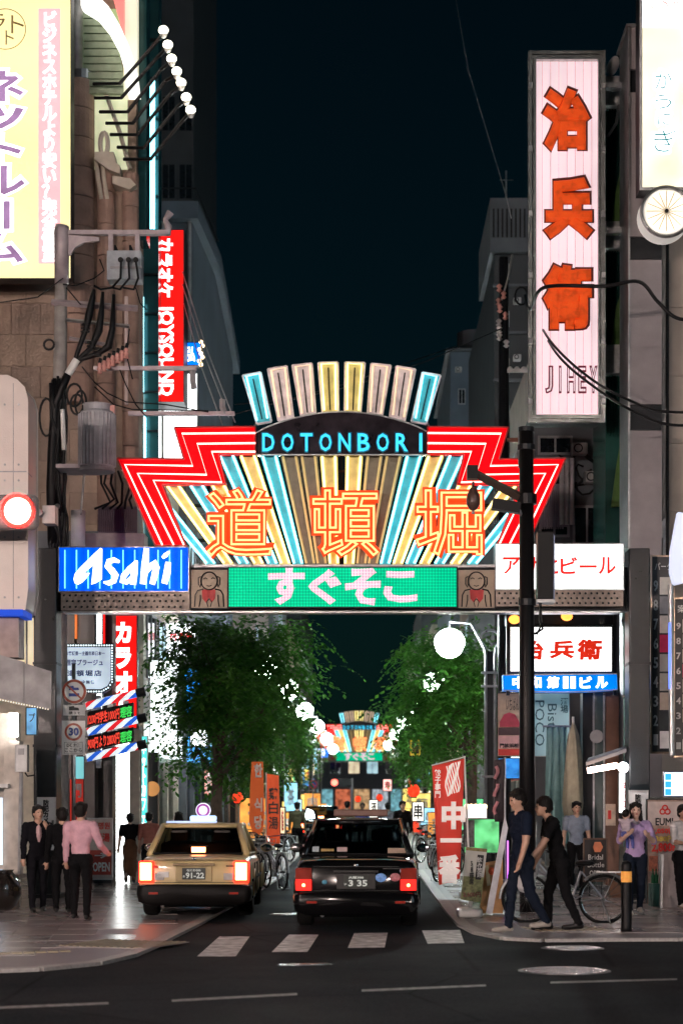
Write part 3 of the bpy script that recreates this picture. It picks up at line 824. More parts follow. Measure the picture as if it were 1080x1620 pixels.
    # seated monk pictures
    for cx in (331, 753):
        pn = obj('monk_panel', rect_mb((cx-29,901,cx+29,962), Y-.1, .2), pm('monk_panel_paint', (.46,.36,.27), .6, var=.12), root)
        obj('panel_frame', frame_mb((cx-30,900,cx+30,963), Y-.12, .1, .014), DARK, pn)
        y = Y-.115
        ell = lambda ox,oy,rx,ry,n=22: [W(cx+ox+rx*math.cos(2*PI*i/n), oy+ry*math.sin(2*PI*i/n), y) for i in range(n)]
        ln = MB()
        ln.tube(ell(0,919,13,14), .012, 5, True)
        for s in (-1,1):
            ln.tube([W(cx+s*13,912,y),W(cx+s*17,914,y),W(cx+s*17,924,y),W(cx+s*14,929,y),W(cx+s*13,924,y)], .010, 5)
            ln.tube([W(cx+s*9,932,y),W(cx+s*18,934,y),W(cx+s*22,941,y),W(cx+s*23,960,y)], .012, 5)
            ln.tube([W(cx+s*14,941,y),W(cx+s*14,950,y),W(cx+s*16,960,y)], .009, 5)
            ln.tube([W(cx+s*3,916,y),W(cx+s*6,914,y),W(cx+s*9,916,y)], .008, 5)
            ln.tube([W(cx+s*2,960,y),W(cx+s*4,952,y),W(cx,947,y)], .008, 5)
        ln.tube([W(cx-4,926,y),W(cx,927.5,y),W(cx+4,926,y)], .007, 5)
        obj('drawn_line', ln, TINK, pn)
        obj('red_bib', MB().prism(poly_px([(cx-11,934),(cx+11,934),(cx+10,948),(cx+4,955),(cx,946),(cx-4,955),(cx-10,948)],Y), Y-.11, Y-.10), pm('bib_red',(.55,.05,.05),.6), pn)
    # red zigzag wings with three tubes each
    RP = em('red_wing_glow', (1.,.0,.006), .6, base=(.6,.002,.004), var=.25)  # red panel with the light of its tubes put in as a glow
    zz = [(277,678),(404,677),(404,719),(347,720),(358,767),(258,768),(295,864),(247,864),(187,727),(292,728)]
    tb = [[(404,685),(288,686),(305,737),(198,735),(257,862)], [(404,701),(312,702),(327,751),(218,749),(275,862)], [(404,714.5),(335,714.5),(351,763),(243,760),(291,862)]]
    for s in (0,1):
        fx = (lambda p: p) if s == 0 else (lambda p: [(1080-x,y) for x,y in p])
        # split in convex prisms so the concave outline fills well
        w = MB()
        for q in ([0,1,2,3],[0,3,4,9],[9,4,5,8],[8,5,6,7]):
            w.prism(poly_px(fx([zz[i] for i in q]),Y), Y-.1, Y+.08)
        wing = obj('red_wing', w, RP, root)
        edge = MB()
        for i in range(len(zz)):
            edge.cyl(*(Vector((p[0],Y-.1,p[1])) for p in poly_px(fx([zz[i],zz[(i+1)%len(zz)]]),Y)), .018, n=5)
        obj('wing_trim', edge, pm('red_trim',(.5,.02,.02),.35), wing)
        for t in tb:
            obj('neon_tube', MB().tube([W(x,y,Y-.15) for x,y in fx(t)], .017, 6), E_PINK, wing)
    # fan of boxes: short upper ones, long lower ones
    TR = {'c': pm('teal_tray',(.05,.45,.5),.4), 'y': pm('yellow_tray',(.70,.60,.24),.4), 'd': pm('unlit_tray',(.22,.20,.14),.45), 'g': pm('grey_tray',(.80,.72,.74),.45)}
    TU = {'c': E_CYAN, 'y': E_YEL, 'd': em('faint_gold_tube',(1.,.78,.34),.4), 'g': em('dimmed_gold_tube',(1.,.74,.50),1.1)}
    up = [([(383,592),(412,587),(429,665),(406,669)],'c'), ([(423,582),(453,577),(464,660),(440,664)],'g'), ([(462,576),(493,573),(499,655),(476,658)],'g'), ([(503,572),(534,571),(535,652),(510,653)],'y')]
    for s in (0,1):
        for q, k in up:
            pts = q if s == 0 else [(1080-x,y) for x,y in q]
            tr = obj('fan_box', MB().prism(poly_px(pts,Y), Y+.10, Y+.22), TR[k], root)
            lip = MB(); pp = [Vector((a,Y+.1,b)) for a,b in poly_px(pts,Y)]
            for i in range(4): lip.cyl(pp[i], pp[(i+1)%4], .02, n=5)
            obj('box_rim', lip, TR['g'], tr)
            c = sum((Vector(p) for p in pts), Vector((0,0)))/4
            ins = [(c.x+(x-c.x)*.72, c.y+(y-c.y)*.90) for x,y in pts]
            obj('neon_tube', MB().tube([W(ins[3][0],ins[3][1],Y+.06),W(ins[0][0],ins[0][1],Y+.06),W(ins[1][0],ins[1][1],Y+.06),W(ins[2][0],ins[2][1],Y+.06)], .02, 6), TU[k], tr)
            m0 = ((ins[0][0]+ins[1][0])/2,(ins[0][1]+ins[1][1])/2+6); m1 = ((ins[2][0]+ins[3][0])/2,(ins[2][1]+ins[3][1])/2)
            obj('centre_rod', MB().cyl(W(*m0,Y+.08), W(*m1,Y+.08), .012, n=5), DARK, tr)
    ax, ay = 540, 1145
    lo = [(12,720,'y'),(31,720,'d'),(49,720,'d'),(68,720,'c'),(88,720,'y'),(108,720,'c'),(130,764,'y'),(153,764,'c'),(178,768,'y'),(205,800,'c')]
    for s in (-1,1):
        for off, yt, k in lo:
            hw = 8.4
            g = lambda o, y: (ax + s*o*(ay-y)/(ay-893.), y)
            pts = [g(off-hw,893), g(off+hw,893), g(off+hw,yt), g(off-hw,yt)]
            tr = obj('fan_box', MB().prism(poly_px(pts,Y), Y+.16, Y+.26), TR[k], root)
            for e in (-.72,.72):
                obj('neon_tube', MB().cyl(W(*g(off+e*hw,891),Y+.13), W(*g(off+e*hw,yt),Y+.13), .025, n=6), TU[k], tr)
    # dark banner over the fan
    arc = [(404,720)] + [(404+276*i/14, 686-34*math.sin(PI*i/14)**.8) for i in range(15)] + [(680,720)]
    bn = obj('name_banner', MB().prism(poly_px(arc,Y), Y-.04, Y+.14), pm('smoky_banner', (.03,.022,.028), .16, .0, var=.6, scale=4, bump=.03), root)
    obj('banner_edge', MB().tube([Vector((a,Y-.04,b)) for a,b in poly_px(arc,Y)], .016, 5, True), STEEL, bn)
    for i, ch in enumerate('DOTONBORI'):
        c = 424.5+i*30.1; hw = 11.5 if ch != 'I' else 3
        lb = txt(ch, (c-hw,683,c+hw,716), Y-.085, pm('cyan_letter_body',(.02,.25,.4),.4), bn, 'letter_body', bold=.05, depth=.04)
        txt(ch, (c-hw*.82,685.5,c+hw*.82,713.5), Y-.12, em('cyan_letter_tube',(.05,.62,.95),1.35), lb, 'neon_tube', bold=.012, depth=.02)
    # three big characters
    OB = em('orange_letter_body', (1.,.075,.012), .8, base=(.6,.05,.015), var=.2)  # body glow stands in for the tube light falling on it
    for ch, rc in zip('道頓堀', ((323,769,435,885),(490,770,603,884),(653,770,767,884))):
        bd = txt(ch, rc, Y-.20, OB, root, 'character', bold=.062, depth=.09)
        r2 = (rc[0]+4,rc[1]+4,rc[2]-4,rc[3]-4)
        txt(ch, r2, Y-.235, E_ORANGE, bd, 'neon_tube', bold=.0, tube=.0175)
    # lattice behind the fan
    lt = MB()
    for py in (745,800,855): lt.cyl(W(290,py,Y+.32), W(790,py,Y+.32), .03, n=5)
    for px in (330,430,540,650,750): lt.cyl(W(px,722,Y+.34), W(px,893,Y+.34), .03, n=5)
    obj('lattice', lt, DARK, root)
    for px in (280, 800):
        obj('stay', MB().cyl(W(px,893,Y+.35), W(540+(px-540)*.5,660,Y+1.2), .02, n=5), STEEL, root)
GATE = thing('neon_arch_gate', 'huge neon arch spanning the side street with red zigzag wings and fan', 'arch gate', (X(540,YG), YG, 0))
build_gate(GATE)
# the same arch at the far end of the street
FG = copy_tree(GATE); FG.location = (X(540,YG), 163.0, 0)
FG['label'] = 'far away second neon arch at the end of the street'
# ------------------------------------------------------------------ box signs, billboards
YBd = 36.5
E_BILL = em('billboard_yellow', (1.,.88,.44), 1.08, var=.10, scale=.6)
bb = sign('billboard', 'big yellow backlit billboard with purple katakana at the upper left', 'billboard', (-75,-60,113,441), YBd, E_BILL, .4, DARK, .015)
PINKP = em('billboard_pink', (1.,.52,.55), 1.02, var=.06)
obj('pink_strip', rect_mb((61,13,96,417), YBd-.012, .012), PINKP, bb)
txt('ビジネスホテルより安い？完全個室', (66,17,91,414), YBd-.024, E_LETW, bb, 'lettering', bold=.035, depth=.01, vertical=True, line=.9)
PURP = em('billboard_purple', (.38,.22,.42), .9, var=.25)
for ch, rc in zip('ネットル｜ム', ((-30,112,38,160),(-35,168,38,208),(-10,214,34,258),(-38,262,40,308),(6,318,16,362),(-38,368,38,415))):
    bk = txt(ch, (rc[0]-6,rc[1]-5,rc[2]+6,rc[3]+5), YBd-.012, E_LETW, bb, 'letter_outline', bold=.11, depth=.01)
    txt(ch, rc, YBd-.024, PURP, bk, 'letter', bold=.02, depth=.01)
TAN = pm('billboard_tan_ink', (.4,.28,.1), .5)
obj('logo_ring', MB().tube([W(9+32*math.cos(2*PI*i/40),46+32*math.sin(2*PI*i/40),YBd-.012) for i in range(40)], .008, 5, True), TAN, bb)
txt('ラ', (-18,22,8,46), YBd-.02, TAN, bb, 'lettering', bold=-.005); txt('ト', (18,24,38,52), YBd-.02, TAN, bb, 'lettering', bold=-.005)
txt('スト', (-22,48,22,70), YBd-.02, TAN, bb, 'lettering', bold=-.005)

# red karaoke blade, lettering turned sideways
jb = sign('karaoke_blade_sign', 'upright red blade sign with white sideways lettering behind the utility pole', 'sign', (231,363,291,636), 41.0, E_RED, .9, pm('dark_red_frame',(.25,.02,.02),.4), .012)
txt('カラオケ', (250,376,274,470), 40.98, E_LETW, jb, 'lettering', bold=.05, rot=1, depth=.02)
txt('JOYSOUND', (247,482,275,626), 40.98, E_LETW, jb, 'lettering', bold=.035, rot=1, depth=.02)
# white lit panel and blue lit board behind it
sign('white_panel_sign', 'blank white lit panel low behind the red blade sign', 'sign', (258,590,313,728), 42.5, E_WHITE, .3, LGREY, .02)
bl = sign('blue_round_sign', 'small blue sign with glowing orange bulbs beside the red blade sign', 'sign', (291,541,318,578), 42, E_BLUE, .3, DARK, .015)
txt('弘', (295,548,309,572), 41.97, E_LETW, bl, bold=.03)
for i in range(7):
    p = W(318+3*math.sin(i*2.1), 541+i*6, 41.9); obj('bulb', MB().ell(p,.045,.045,.045,8,6), E_WARM, bl)
# red karaoke sign under the gate
ks = sign('karaoke_sign', 'red karaoke sign with white katakana hanging under the arch', 'sign', (180,968,217,1152), 39, E_RED, .3, DARK, .012)
for ch, rc in zip('カラオ', ((181,984,208,1018),(181,1024,208,1058),(181,1062,209,1100))):
    txt(ch, rc, 38.98, E_LETW, ks, 'letter', bold=.06)
txt('ケ', (181,1106,209,1144), 38.98, E_LETW, ks, 'letter', bold=.06)
# barber sign with bulbs round its edge
pts = [(101,1024),(175,1024),(175,1076),(170,1085),(160,1090),(101,1090)]
bs = thing('barber_shop_sign', 'white barber shop sign with blue lettering and a border of bulbs', 'sign', W(140,1092,35.4))
obj('panel', MB().prism(poly_px(pts,35.4), 35.4, 35.5), em('barber_panel',(.72,.86,1.),.72,var=.25), bs)
po = [(98,1018),(180,1018),(180,1080),(173,1091),(162,1097),(98,1097)]
obj('border', MB().prism(poly_px(po,35.42), 35.42, 35.6), DARK, bs)
BUL = em('small_border_bulb',(.8,.95,1.),1.6)
def along(pts, step):
    out = []
    for a, b in zip(pts[:-1], pts[1:]):
        n = max(1,int(math.hypot(b[0]-a[0],b[1]-a[1])/step))
        out += [(a[0]+(b[0]-a[0])*i/n, a[1]+(b[1]-a[1])*i/n) for i in range(n)]
    return out
m = MB()
for x,y in along([(100,1021),(177.5,1021),(177.5,1079),(171.5,1088),(161,1094),(100,1094)], 4): m.ell(W(x,y,35.4), .017,.017,.017,6,4)
o = obj('border_bulbs', m, BUL, bs); o['kind'] = 'stuff'
txt('お客様第一主義年商日本一', (104,1030,166,1037), 35.39, INKB, bs, bold=.02, depth=.01)
txt('理容プラージュ', (104,1043,163,1053), 35.39, INKB, bs, bold=.03, depth=.01)
txt('道頓堀店', (107,1060,161,1070), 35.39, INKB, bs, bold=.03, depth=.01, space=1.3)
txt('年中無休', (122,1076,150,1082), 35.39, INKB, bs, bold=.02, depth=.01, space=1.2)
# barber poles with two LED boards
bp = thing('barber_pole_rack', 'three slanting barber poles with two red and green LED boards between', 'barber pole', W(185,1205,35.8))
def barber_mat():
    m, nt, b = nodes('barber_stripes'); N = nt.nodes; L = nt.links
    tc = N.new('ShaderNodeTexCoord'); sp = N.new('ShaderNodeSeparateXYZ'); L.new(tc.outputs['Object'], sp.inputs[0])
    a = N.new('ShaderNodeMath'); a.operation = 'MULTIPLY_ADD'; a.inputs[1].default_value = -1.1; L.new(sp.outputs[2], a.inputs[0]); L.new(sp.outputs[0], a.inputs[2])
    c = N.new('ShaderNodeMath'); c.operation = 'MULTIPLY'; c.inputs[1].default_value = 2.1; L.new(a.outputs[0], c.inputs[0])
    f = N.new('ShaderNodeMath'); f.operation = 'FRACT'; L.new(c.outputs[0], f.inputs[0])
    r = N.new('ShaderNodeValToRGB'); r.color_ramp.interpolation = 'CONSTANT'
    E = r.color_ramp.elements; E[0].position = 0; E[0].color = (.85,.95,1,1); E[1].position = .25; E[1].color = (.02,.12,.65,1)
    e = E.new(.5); e.color = (.85,.95,1,1); e = E.new(.75); e.color = (.75,.02,.03,1)
    L.new(f.outputs[0], r.inputs[0]); L.new(r.outputs[0], b.inputs['Base Color']); L.new(r.outputs[0], b.inputs['Emission Color']); b.inputs['Emission Strength'].default_value = .9
    b.inputs['Roughness'].default_value = .15
    return m
BARB = barber_mat()
for (x0,y0,x1,y1) in ((137,1117,216,1097),(139,1158,218,1138),(138,1199,218,1180)):
    a, b = W(x0,y0,35.9), W(x1,y1,35.9); d = (b-a).normalized()
    p = obj('striped_tube', MB().cyl(a, b, .075, n=14), BARB, bp, smooth=True)
    obj('end_cap', MB().cyl(b, b+d*.17, .088, n=14), BLACK, p); obj('near_cap', MB().cyl(a-d*.05, a, .08, n=14), WHITE, p)
for k, (y0, s1, s2) in enumerate(((1117,'1200円学生1000円','理容'),(1156,'900円より2800円','理容'))):
    q = [(139,y0+9),(211,y0-6),(211,y0+17),(139,y0+32)]
    bd = obj('led_board', MB().prism(poly_px(q,35.85), 35.85, 36.0), BLACK, bp)
    for s, a, b, mt in ((s1,139,189,E_LEDR),(s2,190,209,E_LEDG)):
        me = text_mesh(s, .03); fit_text(me, X(a,35.8), X(b,35.8), 0, M(18,35.8), 35.82, .015)
        for v in me.vertices:
            t = (v.co.x - X(139,35.8))/(X(211,35.8)-X(139,35.8)); v.co.z += Z(y0+30.5-15*t,35.8)
        obj('led_lettering', me, mt, bd)
    m = MB()
    for j in range(3):
        p = W(150+j*25,y0+6-5*j,35.95); m.box(p.x-.05,p.x+.05,p.y-.06,p.y,p.z-.05,p.z+.05)
    obj('clamp', m, WHITE, bd)
obj('mount', rect_mb((152,1100,160,1215), 36.1, .1), STEEL, bp)
# white upright light, red strip, white door light
fl = thing('light_column', 'tall white fluorescent light column between dark doors under the arch', 'light', W(157,1200,36.6))
obj('tube_cover', rect_mb((153.5,971,160.5,1200), 36.6, .1), E_FLUO, fl); obj('backing', rect_mb((151,971,163,1200), 36.68, .15), DARK, fl)
obj('red_strip', rect_mb((163.5,971,166,1018), 36.6, .06), E_RED, fl)
dr = thing('bright_doorway', 'glaring white lit doorway behind the pavement sign', 'doorway', (X(192,39.5), 39.5, 0))
obj('lit_panel', rect_mb((180,1155,205,1396), 39.6, .1), em('doorway_light',(.96,1.,.97),5.,stripes=(2,1.6,.1)), dr)
obj('jamb', rect_mb((205,1155,221,1396), 39.4, .4), CREAM, dr); obj('jamb', rect_mb((176,1100,180,1396), 39.4, .4), STEEL, dr)
obj('lintel', rect_mb((176,1148,221,1155), 39.35, .5), STEEL, dr)
# dark shop front piers below the gate on the left
pf = thing('dark_shopfront', 'dark shopfront piers between the left leg and the bright doorway', 'shopfront', (X(140,37), 37, 0))
for a, b in ((98,118),(122,150),(164,178)): obj('pier', rect_mb((a,960,b,1405), 37.0, .5), pm('dark_brown_pier',(.035,.028,.026),.4), pf)
obj('back_wall', rect_mb((60,900,182,1405), 37.9, .2), pm('dim_wall',(.10,.08,.07),.7), pf)
obj('orange_strip', rect_mb((118.5,972,121.5,1010), 36.9, .1), em('orange_strip_light',(1.,.25,.06),.7), pf)
obj('wall_top', rect_mb((60,840,214,972), 37.6, .3), GREYB, pf)
tq = sign('teal_text_sign', 'thin teal upright sign with white katakana beside the bright doorway', 'sign', (221,1164,234,1312), 41, em('teal_sign_face',(.1,.75,.72),.9), .15, LGREY, .015)
txt('ネットカフェ', (224,1170,231,1305), 40.98, E_LETW, tq, bold=.03, vertical=True, line=.9)
dc = thing('dark_pillar', 'dark square pillar with a hanging round lamp sign left of the tree', 'pillar', (X(241,43),43,0))
obj('shaft', rect_mb((233,1190,250,1396), 43, .3), DARK, dc); obj('hanging_sign', MB().cyl(W(241,1248,42.9), W(241,1248,42.8), .17, n=20), em('round_orange_sign',(1.,.45,.15),.5), dc)
ws = sign('tall_white_sign', 'tall glaring white sign half hidden by the tree leaves', 'sign', (237,1044,281,1195), 44, em('glaring_white',(.93,1.,1.),2.6), .3, LGREY, .02)
ws2 = sign('upper_white_sign', 'white lit sign above the tall white sign behind the leaves', 'sign', (262,985,310,1040), 48, E_WHITE, .3, LGREY, .02)
txt('居酒屋', (268,1000,305,1014), 47.97, E_TEXTR, ws2, bold=.04)
bz = sign('blue_neon_sign', 'blue neon sign glimpsed through the left tree', 'sign', (288,1060,318,1132), 47, DARK, .2, DARK, .02)
for p in ([(291,1070),(300,1064),(313,1066)],[(292,1085),(303,1095),(300,1110)],[(306,1080),(315,1092),(310,1112),(297,1126)]):
    obj('neon_tube', MB().tube([W(x,y,46.9) for x,y in p], .10, 8), em('blue_neon',(.02,.35,1.),2.2), bz)
sign('low_white_sign', 'white lit sign with blue base low behind the taxi roof', 'sign', (300,1150,330,1182), 50, E_WHITE, .3, DARK, .03)
# upright lit signs near the doorway on the left
op = sign('open_signboard', 'standing white and red signboard reading OPEN on the left pavement', 'signboard', (138,1294,179,1392), 34.8, pm('signboard_white',(.5,.44,.40),.5), .18, LGREY, .02)
txt('서명원', (146,1301,174,1312), 34.97-.2, INKR, op, bold=.02, depth=.012); txt('温湯', (150,1318,174,1332), 34.77, INKR, op, bold=.03, depth=.012)
rp = obj('red_panel', rect_mb((141,1345,176,1384), 34.785, .012), pm('signboard_red',(.45,.06,.04),.5), op)
txt('→', (150,1349,170,1358), 34.77, INKW, op, bold=.03, depth=.01); txt('OPEN', (147,1364,174,1379), 34.77, INKW, op, bold=.03, depth=.01)
obj('foot', rect_mb((140,1392,177,1397.5), 34.75, .35), DARK, op)
cv = sign('camera_notice', 'white notice with black vertical characters fixed to the left arch leg', 'notice', (59,1261,89,1345), 32.85, pm('notice_white',(.62,.62,.62),.5,var=.08), .03, LGREY, .008)
txt('防犯カメラ', (68,1265,78,1312), 32.835, TINK, cv, bold=.05, depth=.006, vertical=True); txt('設置', (82,1297,86,1310), 32.835, TINK, cv, bold=.03, depth=.006, vertical=True)
cv2 = sign('camera_notice', 'white notice with black vertical characters fixed to the right arch leg', 'notice', (994,1250,1025,1330), 32.85, pm('notice_white',(.62,.62,.62),.5), .03, LGREY, .008)
txt('防犯カメラ', (1003,1256,1013,1304), 32.835, TINK, cv2, bold=.05, depth=.006, vertical=True)
yh = sign('yellow_menu_sign', 'small yellow sign with brown hiragana beside the left arch leg', 'sign', (91,1258,108,1300), 35, em('dull_yellow_face',(.9,.55,.12),.35), .1, DARK, .01)
txt('ひつ', (94,1262,105,1296), 34.98, pm('brown_ink',(.2,.08,.02),.5), yh, bold=.03, vertical=True)
rf = sign('red_noren', 'red hanging shop curtain with white crest behind the men', 'curtain', (110,1232,133,1300), 35.5, em('red_noren_face',(.8,.06,.04),.3,base=(.5,.04,.03)), .05, DARK, .01)  # curtain cloth given a faint painted-in glow
txt('門', (114,1240,129,1262), 35.48, INKW, rf, bold=.03)
sc1 = sign('blue_poster_box', 'small light blue poster box under the grey awning', 'poster', (41,1119,59,1163), 31.5, em('light_blue_poster',(.25,.6,1.),.55,var=.5,scale=5), .1, DARK, .012)
txt('プ', (46,1128,56,1142), 31.48, TINK, sc1, bold=0)
tw = sign('teal_wall_panel', 'flat teal panel between the arch leg and the shop wall', 'panel', (62,1105,90,1255), 33.6, pm('teal_paint',(.02,.14,.19),.4), .06, DARK, .01)
sign('cyan_window_sign', 'pale cyan lit window sign below the speed limit sign', 'sign', (113,1196,134,1234), 35.6, em('pale_cyan_face',(.3,.85,.9),.6), .06, DARK, .012)

# ---------------- right hand signs
pk = thing('pink_tower_sign', 'tall pink white tower sign with three puffy orange characters', 'sign', (X(897,36.2),36.2,Z(668,36.2)))
Yp = 36.2
PKF = em('pale_pink_acrylic', (1.,.76,.81), .86, stripes=(0,.26,.10), var=.12, scale=.7)
obj('face', rect_mb((848,94,946,655), Yp, .06), PKF, pk)
obj('box', rect_mb((842,88,951,662), Yp+.06, .9), DARK, pk)
for i in range(7): obj('panel_joint', rect_mb((857+i*13,95,857.5+i*13,654), Yp-.004, .004), pm('pink_joint',(.45,.32,.35),.6), pk)
def rail(a,b,c,d): return rect_mb((a,b,c,d), Yp-.12, .14)
CH = pm('aluminium_frame', (.5,.52,.5), .25, .8, var=.4, scale=8)
for rc in ((835,80,841,668),(843,94,847,655),(949.5,80,957,668),(945.5,94,948.5,655)): obj('frame_rail', rail(*rc), CH, pk)
for rc in ((841.2,80,949.3,85),(841.2,87,949.3,93.5),(841.2,656,949.3,661),(841.2,662.5,949.3,668)): obj('frame_rail', rail(*rc), CH, pk)
for py in (130,230,333,430,535,630):
    for px in (836,951): obj('frame_clamp', rect_mb((px,py,px+6,py+9), Yp-.15, .03), STEEL, pk)
PUFF = em('puffy_orange', (1.,.085,.01), .40, base=(.6,.09,.02), var=.5, scale=7)
PUFD = pm('puffy_shade_ring', (.14,.02,.01), .5)
for ch, rc in zip('治兵衛', ((858,138,933,238),(860,279,938,377),(859,417,936,520))):
    e_ = 3.5
    bk_ = txt(ch, (rc[0]-e_,rc[1]-e_,rc[2]+e_,rc[3]+e_), Yp-.03, PUFD, pk, 'character_edge', bold=.082, depth=.028)
    txt(ch, rc, Yp-.12, PUFF, bk_, 'puffy_character', bold=.066, depth=.09)
NB = em('faint_glow_letter', (.30,.04,.08), .22, base=(.14,.03,.05))  # dark letters with a faint glow put into the material
for i, ch in enumerate('JIHEY'):
    c = 868+i*17.5; hw = 6.5 if ch != 'I' else 2
    txt(ch, (c-hw,578,c+hw,622), Yp-.06, NB, pk, 'letter', bold=.02, tube=.017)
obj('wall_arm', rect_mb((958,130,985,138), Yp+.2, .2), STEEL, pk); obj('wall_arm', rect_mb((958,360,985,368), Yp+.2, .2), STEEL, pk)
lp = thing('round_white_lamp', 'white oval lamp standing on top of the collar', 'lamp', W(969,120,36.9))
obj('shade', MB().ell(W(969,104,36.9), .11,.1,.2,14,8, Euler((0,.35,0)).to_matrix()), LGREY, lp, smooth=True); obj('stem', MB().cyl(W(966,112,36.9), W(963,121,36.9), .03), STEEL, lp)

# far right tall sign with a chrysanthemum wheel
rs = sign('tall_right_sign', 'tall cream and white backlit sign with teal characters at the upper right', 'sign', (1011,-60,1120,300), 34.5, em('cream_white_face',(1.,.93,.66),1.25,var=.3,scale=1.1), .5, LGREY, .05)
obj('white_head', rect_mb((1015,-55,1118,42), 34.485, .012), E_WHITE, rs)
txt('ＣＳＲ', (1027,-6,1075,14), 34.47, em('faded_red_letter',(1.,.3,.25),.8), rs, bold=-.005, depth=.01)
txt('karaoke bar', (1027,24,1072,31), 34.47, em('faded_red_letter',(1.,.3,.25),.8), rs, bold=0, depth=.01)
TE = em('teal_letter', (.0,.28,.32), .6)
for ch, rc in zip('かうにぎ', ((1036,112,1062,140),(1036,150,1062,172),(1040,178,1060,198),(1034,205,1068,240))):
    b_ = txt(ch, (rc[0]-4,rc[1]-4,rc[2]+4,rc[3]+4), 34.485, E_LETW, rs, 'letter_outline', bold=.10, depth=.01)
    txt(ch, rc, 34.47, TE, b_, 'letter', bold=-.012, depth=.01)
wc = W(1053,335,34.5)
wh = obj('wheel_case', MB().cyl((wc.x,34.52,wc.z), (wc.x,34.95,wc.z), M(41,34.5), n=36), em('wheel_case_glow',(1.,.93,.85),.4,base=(.6,.6,.6)), rs)
obj('wheel_face', MB().cyl((wc.x,34.47,wc.z), (wc.x,34.515,wc.z), M(33,34.5), n=36), em('wheel_cream',(1.,.9,.72),1.25,var=.3), wh)
m = MB()
for i in range(16):
    a = 2*PI*i/16; e = Vector((math.cos(a),0,math.sin(a)))*M(32,34.5); m.cyl((wc.x,34.46,wc.z), (wc.x+e.x,34.46,wc.z+e.z), .006, n=4)
obj('petal_line', m, TAN, wh); obj('wheel_hub', MB().cyl((wc.x,34.43,wc.z),(wc.x,34.47,wc.z), M(3,34.5), n=12), DARK, wh)
obj('case_rim', MB().tube([Vector((wc.x+M(39,34.5)*math.cos(2*PI*i/40),34.5,wc.z+M(39,34.5)*math.sin(2*PI*i/40))) for i in range(40)], .035, 6, True), STEEL, wh)

# restaurant sign and building name under the arch
js = sign('restaurant_sign', 'white lit sign with three red brush characters under the arch', 'sign', (805,990,969,1064), 36, em('white_lit_face',(1.,1.,1.),2.0,var=.06), .4, DARK, .025)
BR = em('brush_red', (.8,.03,.01), .7)
for ch, rc in zip('治兵衛', ((822,1013,860,1044),(868,1013,908,1042),(912,1011,952,1044))):
    txt(ch, rc, 35.97, BR, js, 'letter', bold=.045, shear=.05)
obj('hanger', rect_mb((800,972,975,988), 36.15, .4), DARK, js)
for px in (803,972): obj('side_post', rect_mb((px-2.5,972,px+2.5,1100), 36.1, .1), DARK, js)
ns = thing('building_name_sign', 'curved blue lit sign naming the building below the restaurant sign', 'sign', W(885,1096,36))
arc2 = [(795,1068),(975,1066),(976,1091),(930,1094),(885,1095),(840,1094),(796,1092)]
obj('face', MB().prism(poly_px(arc2,35.95), 35.95, 36.3), em('name_blue',(.0,.22,.9),1.0,var=.2), ns)
for ch, px in zip('中和第Ⅱビル', (820,846,874,900,926,951)):
    txt(ch, (px-10,1070,px+10,1089), 35.93, E_LETW, ns, 'letter', bold=.05)
obj('edge', MB().tube([Vector((a,35.95,b)) for a,b in poly_px(arc2,35.95)], .012, 5, True), LGREY, ns)
for px, py in ((813,980),(896,975)):
    p = W(px,py,35.6); r = thing('orange_lantern', 'glowing orange lantern under the right wing, %s' % ('behind the black pole' if px < 850 else 'right of the black pole'), 'lantern', p, 'orange lanterns')
    obj('glow', MB().ell(p, .11,.11,.085,14,8), em('orange_lantern_glow',(1.,.30,.05),3.), r, smooth=True)
    obj('cap', MB().cyl(p+Vector((0,0,.08)), p+Vector((0,0,.13)), .05, n=10), DARK, r); obj('hook', MB().cyl(p+Vector((0,0,.13)), p+Vector((0,0,.3)), .01, n=5), DARK, r)
# posters and hangings under the sign
ps = sign('poster_board', 'cream and red poster board left of the black pole', 'poster', (786,1096,824,1197), 37.2, pm('poster_cream',(.55,.42,.28),.6), .06, DARK, .012)
obj('poster_red', MB().prism(poly_px([(790,1142),(797,1130),(805,1127),(814,1130),(821,1142),(821,1150),(790,1150)],37.15), 37.15, 37.18), pm('poster_crimson',(.5,.05,.08),.6), ps)
obj('dark_band', rect_mb((788,1151,822,1163), 37.17, .012), pm('poster_brown',(.08,.04,.04),.6), ps)
obj('pink_band', rect_mb((788,1164,822,1184), 37.17, .012), pm('poster_pink',(.7,.4,.38),.6), ps)
obj('red_band', rect_mb((788,1185,822,1195), 37.17, .012), INKR, ps)
txt('門拡浜松', (790,1176,820,1183), 37.155, TINK, ps, bold=.04, depth=.008); txt('いちばん', (800,1104,820,1124), 37.16, TINK, ps, bold=.0, depth=.008)
bp2 = sign('blue_menu_panel', 'big pale blue menu hanging with dark writing right of the black pole', 'poster', (842,1096,901,1197), 38, em('blue_lit_cloth',(.38,.66,.72),.28,base=(.4,.55,.58),var=.35), .05, GREY, .015)  # blue light on the hanging put into its colour and glow
txt('Bistro\nPOCO', (846,1108,880,1180), 37.98, pm('slate_ink',(.06,.16,.2),.6), bp2, bold=0, rot=1, depth=.01)
txt('酒場', (886,1104,898,1128), 37.98, pm('slate_ink',(.06,.16,.2),.6), bp2, bold=.02, vertical=True, depth=.01)
sign('blue_low_sign', 'blue lit panel low under the poster board', 'sign', (787,1199,824,1232), 37.4, em('blue_low_face',(.05,.35,1.),.5,var=.8,scale=6), .1, DARK, .012)
wl = sign('white_upright_sign', 'narrow white lit upright sign under the striplight', 'sign', (978,1222,993,1286), 34, E_WHITE, .15, LGREY, .01)
txt('タバコ', (982,1236,989,1278), 33.98, E_TEXTR, wl, bold=.02, vertical=True)
